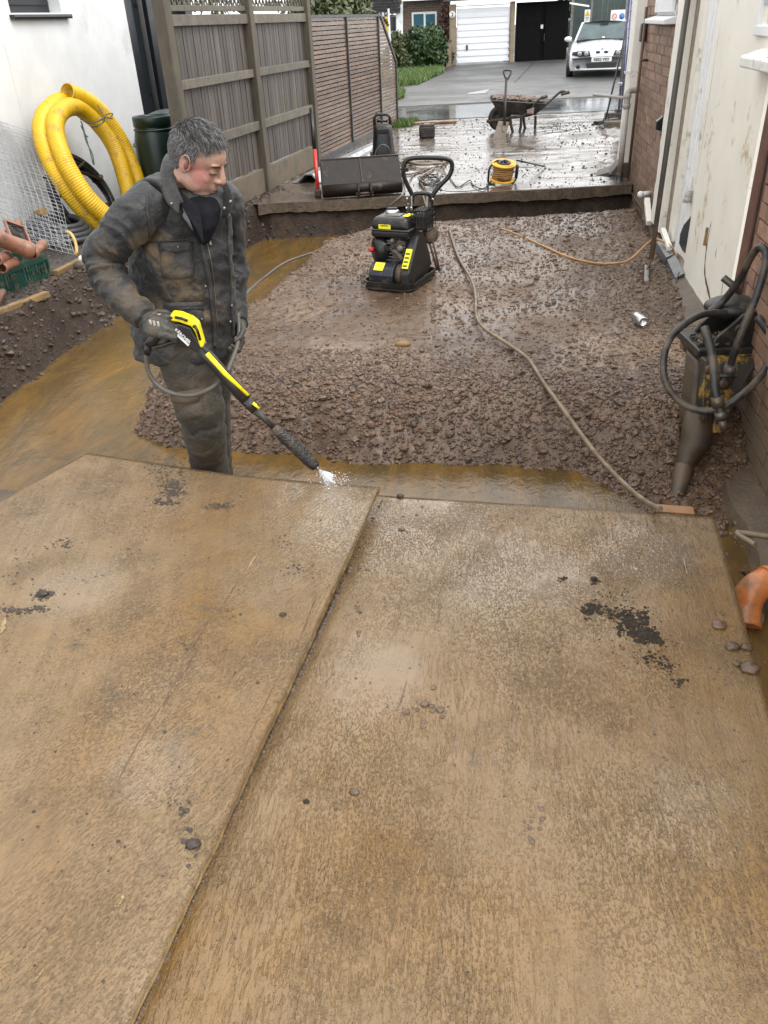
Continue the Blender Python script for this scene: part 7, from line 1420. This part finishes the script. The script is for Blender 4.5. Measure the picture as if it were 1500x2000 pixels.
# inner quilted collar and navy shirt in the opening
mb=MB(); loft(mb,[(A(400,474,3.21),.020,.04),(A(400,440,3.23),.050,.075),(A(394,408,3.28),.076,.10),(A(380,388,3.32),.094,.10),(A(368,368,3.37),.088,.088),(A(360,352,3.42),.080,.076),(A(358,338,3.43),.072,.070)],28); sh=mb.build('shirt',m_navy,man); bake(sh,.006,3)
sheetmesh([C1((340,352,3.31),(352,372,3.26),(372,390,3.21),(392,402,3.18)),C1((336,362,3.28),(350,388,3.22),(375,420,3.14),(396,455,3.10)),C1((345,385,3.22),(360,412,3.15),(385,450,3.09),(402,490,3.08))],.010,'inner_collar',m_navy)
# ---- trousers
m_trou=cloth('wet_trousers',(.034,.029,.022),[(A(360,780,3.15),.16,.35),(A(392,890,3.2),.15,.45)],rough=.6)
tr_=MB(); tr_.tube([TR[0]+ZU*.06]+TR,[TRr[0]*1.0]+[a*b for a,b in zip(TRr,(1,1,1,1.03,1.0,1.02,1.05,1.08))],22); tr_.tube([TL_[0]+ZU*.06]+TL_,[TLr[0]]+TLr,22); tr_.ell((TR[0]+TL_[0])/2+ZU*.02,(.16,.13,.14),(HR,HF,ZU),10)
to=tr_.build('trousers',m_trou,man,recenter=False); bake(to,.008,6); off=np.array(list(wp(to))); V2=getv(to.data)+off; N3=getn(to.data); d2,t2,L2=seg_t(V2,TR)
kn=sum((TR[i+1]-TR[i]).length for i in range(3)); u_=V2@np.array(list(HR)); 
fold=(np.abs(np.sin(t2*42+u_*14+3.5*fbm(V2,6,3,31)))**.6-.6)*(.0035+.009*np.exp(-((t2-kn-.07)/.12)**2)+.010*np.exp(-((t2-L2+.06)/.10)**2)); V2=V2+N3*(fold+.007*fbm(V2,9,3,33)+.003*fbm(V2,26,3,35))[:,None]; setv(to.data,V2-off)
bv=BVHTree.FromPolygons([tuple(p) for p in V2],[tuple(p.vertices) for p in to.data.polygons])
cp=patch('cargo_pocket',m_trou,[(334,770),(395,762),(400,812),(346,822)],off=.010,curve=3); patch('pocket_flap',m_trou,[(332,766),(396,757),(390,783),(338,787)],cp,.017,curve=5,nv=6)
for T_,nm in ((TR,'boot'),(TL_,'boot')):
    f0_=T_[-1]; ft=Vector((f0_.x,f0_.y,-.44)); d=(HR*.85-HF*.5).normalized(); s_=d.cross(ZU); m=MB(); m.tube([f0_-ZU*.0,Vector((f0_.x,f0_.y,-.36))],[.062,.055],14); loft(m,[(ft+d*.06+ZU*.005,.135,.048,d,s_),(ft+d*.06+ZU*.03,.138,.050,d,s_),(ft+d*.045+ZU*.07,.105,.042,d,s_),(ft+d*.0+ZU*.12,.062,.045,d,s_)],16); m.build(nm,m_rubber,man,subsurf=1)
# ---- gloves
m_glv=cloth('work_glove',(.045,.043,.035),[(pR,.05,.5)],rough=.45)
def glove(w,p,kw,cuffdir):
    m=MB(); hand(m,w,p,r=.0112,scale=1.10,**kw); m.tube([w-cuffdir*.03,w+cuffdir*.02],[.043,.040],14); o=m.build('glove',m_glv,man); bake(o,.0032,3); return o
g1=glove(wR,pR,hp,(pR-wR).normalized()); glove(wL,pL,hpl,(pL-wL).normalized())
mb=MB(); pp=pR+hp['ndir'].normalized()*.026; 
for k in range(3): q=pp+HR*(-.014+.014*k)+ZU*(.008-.004*k); mb.box(q,(.009,.002,.020),(HR,hp['ndir'].normalized(),ZU))
mb.build('glove_print',M('glove_print',(.45,.45,.44),.35,var=.4,vs=60,mud=.3,ms=40),g1)
# ---------------------------------------------------------------- pressure lance
ln=thing('pressure_lance',LZ(460,760),'black and yellow pressure washer lance held by the man and pointed at the sheet','pressure lance')
def LP_(pts,d0,th,m,name,parent=ln,bev=.004): 
    P=[LZ(x,y,d0) for x,y in pts]; a=sum(P,Vector())/len(P); nrm=sum(((P[i]-a).cross(P[(i+1)%len(P)]-a) for i in range(len(P))),Vector()); 
    if nrm.dot(HF)<0: P=P[::-1]
    return MB().prism(P,HF*th).build(name,m,parent,bevel=bev)
gb=LP_([(338,633),(352,633),(372,640),(388,668),(408,688),(400,700),(384,690),(362,676),(346,668),(338,650)],-.022,.044,m_black,'gun_body',bev=.008)
MB().tube([LZ(333,628),LZ(316,646),LZ(300,664),LZ(290,674)],[.017,.018,.019,.018],12).build('grip',m_black,ln)
MB().tube(spline([LZ(288,676),LZ(300,678),LZ(318,675),LZ(338,668),LZ(350,668)],5),.009,8).build('hand_guard',m_black,ln); MB().tube(spline([LZ(340,640),LZ(330,655),LZ(326,668)],5),.007,8).build('trigger',m_blackc,ln)
yt=LP_([(331,617),(336,613),(352,615),(374,624),(386,634),(397,672),(397,679),(391,680),(381,650),(373,638),(350,630),(333,627)],-.026,.052,m_ylance,'yellow_handle',bev=.006)
MB().tube([LZ(342,619.5,-.03),LZ(355,622,-.03),LZ(366,626.5,-.03)],.0055,6).build('inlay',m_blackc,yt); MB().tube([LZ(380,635,-.03),LZ(386,647,-.03),LZ(391,664,-.03)],.0055,6).build('inlay',m_blackc,yt)
for x,y in ((333.5,621),(379,638)): MB().lathe(LZ(x,y,-.030),[(0,0),(.006,0),(.006,.004),(0,.004)],10,HF).build('screw',m_blackc,yt)
xd=(LZ(369,668,-.023)-LZ(344,645,-.023)).normalized(); upv=HF.cross(xd)*-1
if upv.z<0: upv=-upv
lc=LZ(357,656,-.0225); MB().box(lc-upv*.012-HF*.001,(.078,.003,.008),(xd,HF,upv)).build('label_bar',m_sign,gb); text_mesh('lettering','KÄRCHER',.0165,m_sign,lc-HF*.003,xd,upv,gb,.0006,.0004)
def tubeL(name,p,r,m,n=14,parent=ln,d=0): return MB().tube([LZ(x,y,d) for x,y in p],r,n).build(name,m,parent)
tubeL('lance_tube',[(392,680),(420,712),(455,752),(484,787)],[.024,.0255,.0255,.021],m_black)
tubeL('yellow_stripe',[(404,690),(440,730),(485,772)],[.010,.010,.006],m_ylance,8,d=-.020)
tubeL('coupling',[(480,782),(497,801)],[.022,.018],m_brkblack); tubeL('yellow_tip',[(494,787),(506,798)],[.007,.004],m_ylance,8,d=-.018)
tubeL('thin_tube',[(495,799),(516,818),(534,834)],[.016,.011,.012],m_brkblack)
f=MB(); pf_=[LZ(533,833),LZ(541,840),LZ(560,858),LZ(585,881),LZ(606,902),LZ(616,910),LZ(619,913)]; f.tube(pf_,[.014,.023,.025,.026,.026,.024,.014],22); fo=f.build('foam_sleeve',m_rubber,ln,recenter=False)
sub=fo.modifiers.new('s','SUBSURF'); sub.levels=sub.render_levels=2; bake(fo,.0022,0); o_=np.array(list(wp(fo))); Vf=getv(fo.data)+o_; setv(fo.data,Vf+getn(fo.data)*(.0022*fbm(Vf,170,2,3))[:,None]-o_)
MB().tube([LZ(617,911),LZ(622,916)],.008,8).build('nozzle',m_alu,ln)
hose('lance_hose',[LZ(291,672),LZ(288,686),LZ(286,706),LZ(294,735),LZ(315,758),LZ(345,770),LZ(380,771),LZ(412,758),LZ(438,735,.06),LZ(452,705,.2),LZ(463,675,.32),LZ(467,645,.38),LZ(464,612,.42)],.0098,m_hoseg,'grey pressure hose looping from the lance grip round to the left glove','hose',n=8)
MB().tube([LZ(292,668),LZ(289,684),LZ(287,692)],[.014,.014,.012],10).build('swivel',m_blackc,ln)
# jet of water hitting the sheet
def jet_mat():
    m,t,b,co=newm('water_spray'); b.inputs['Base Color'].default_value=(.93,.94,.95,1); b.inputs['Roughness'].default_value=.3; b.inputs['Transmission Weight'].default_value=.0; b.inputs['IOR'].default_value=1.33; return m
a,b=LZ(622,916),onz(648,941,-.0); jt=MB(); r=np.random.default_rng(9)
for k in range(160):
    e=b+Vector(r.normal(0,.012,3)); s0=lerp(a,e,r.uniform(0,.7)); s1=lerp(a,e,min(1.0,r.uniform(.4,1.1))); jt.tube([s0,s1],[.0012,.0007],3)
for k in range(140): p=b+Vector((r.normal(0,.035),r.normal(0,.035),abs(r.normal(0,.012)))); jt.ell(p,r.uniform(.0008,.0022),n=3)
tag(jt.build('water_jet',jet_mat()),'white jet of water from the lance nozzle striking the sheet edge','water jet',kind='stuff')
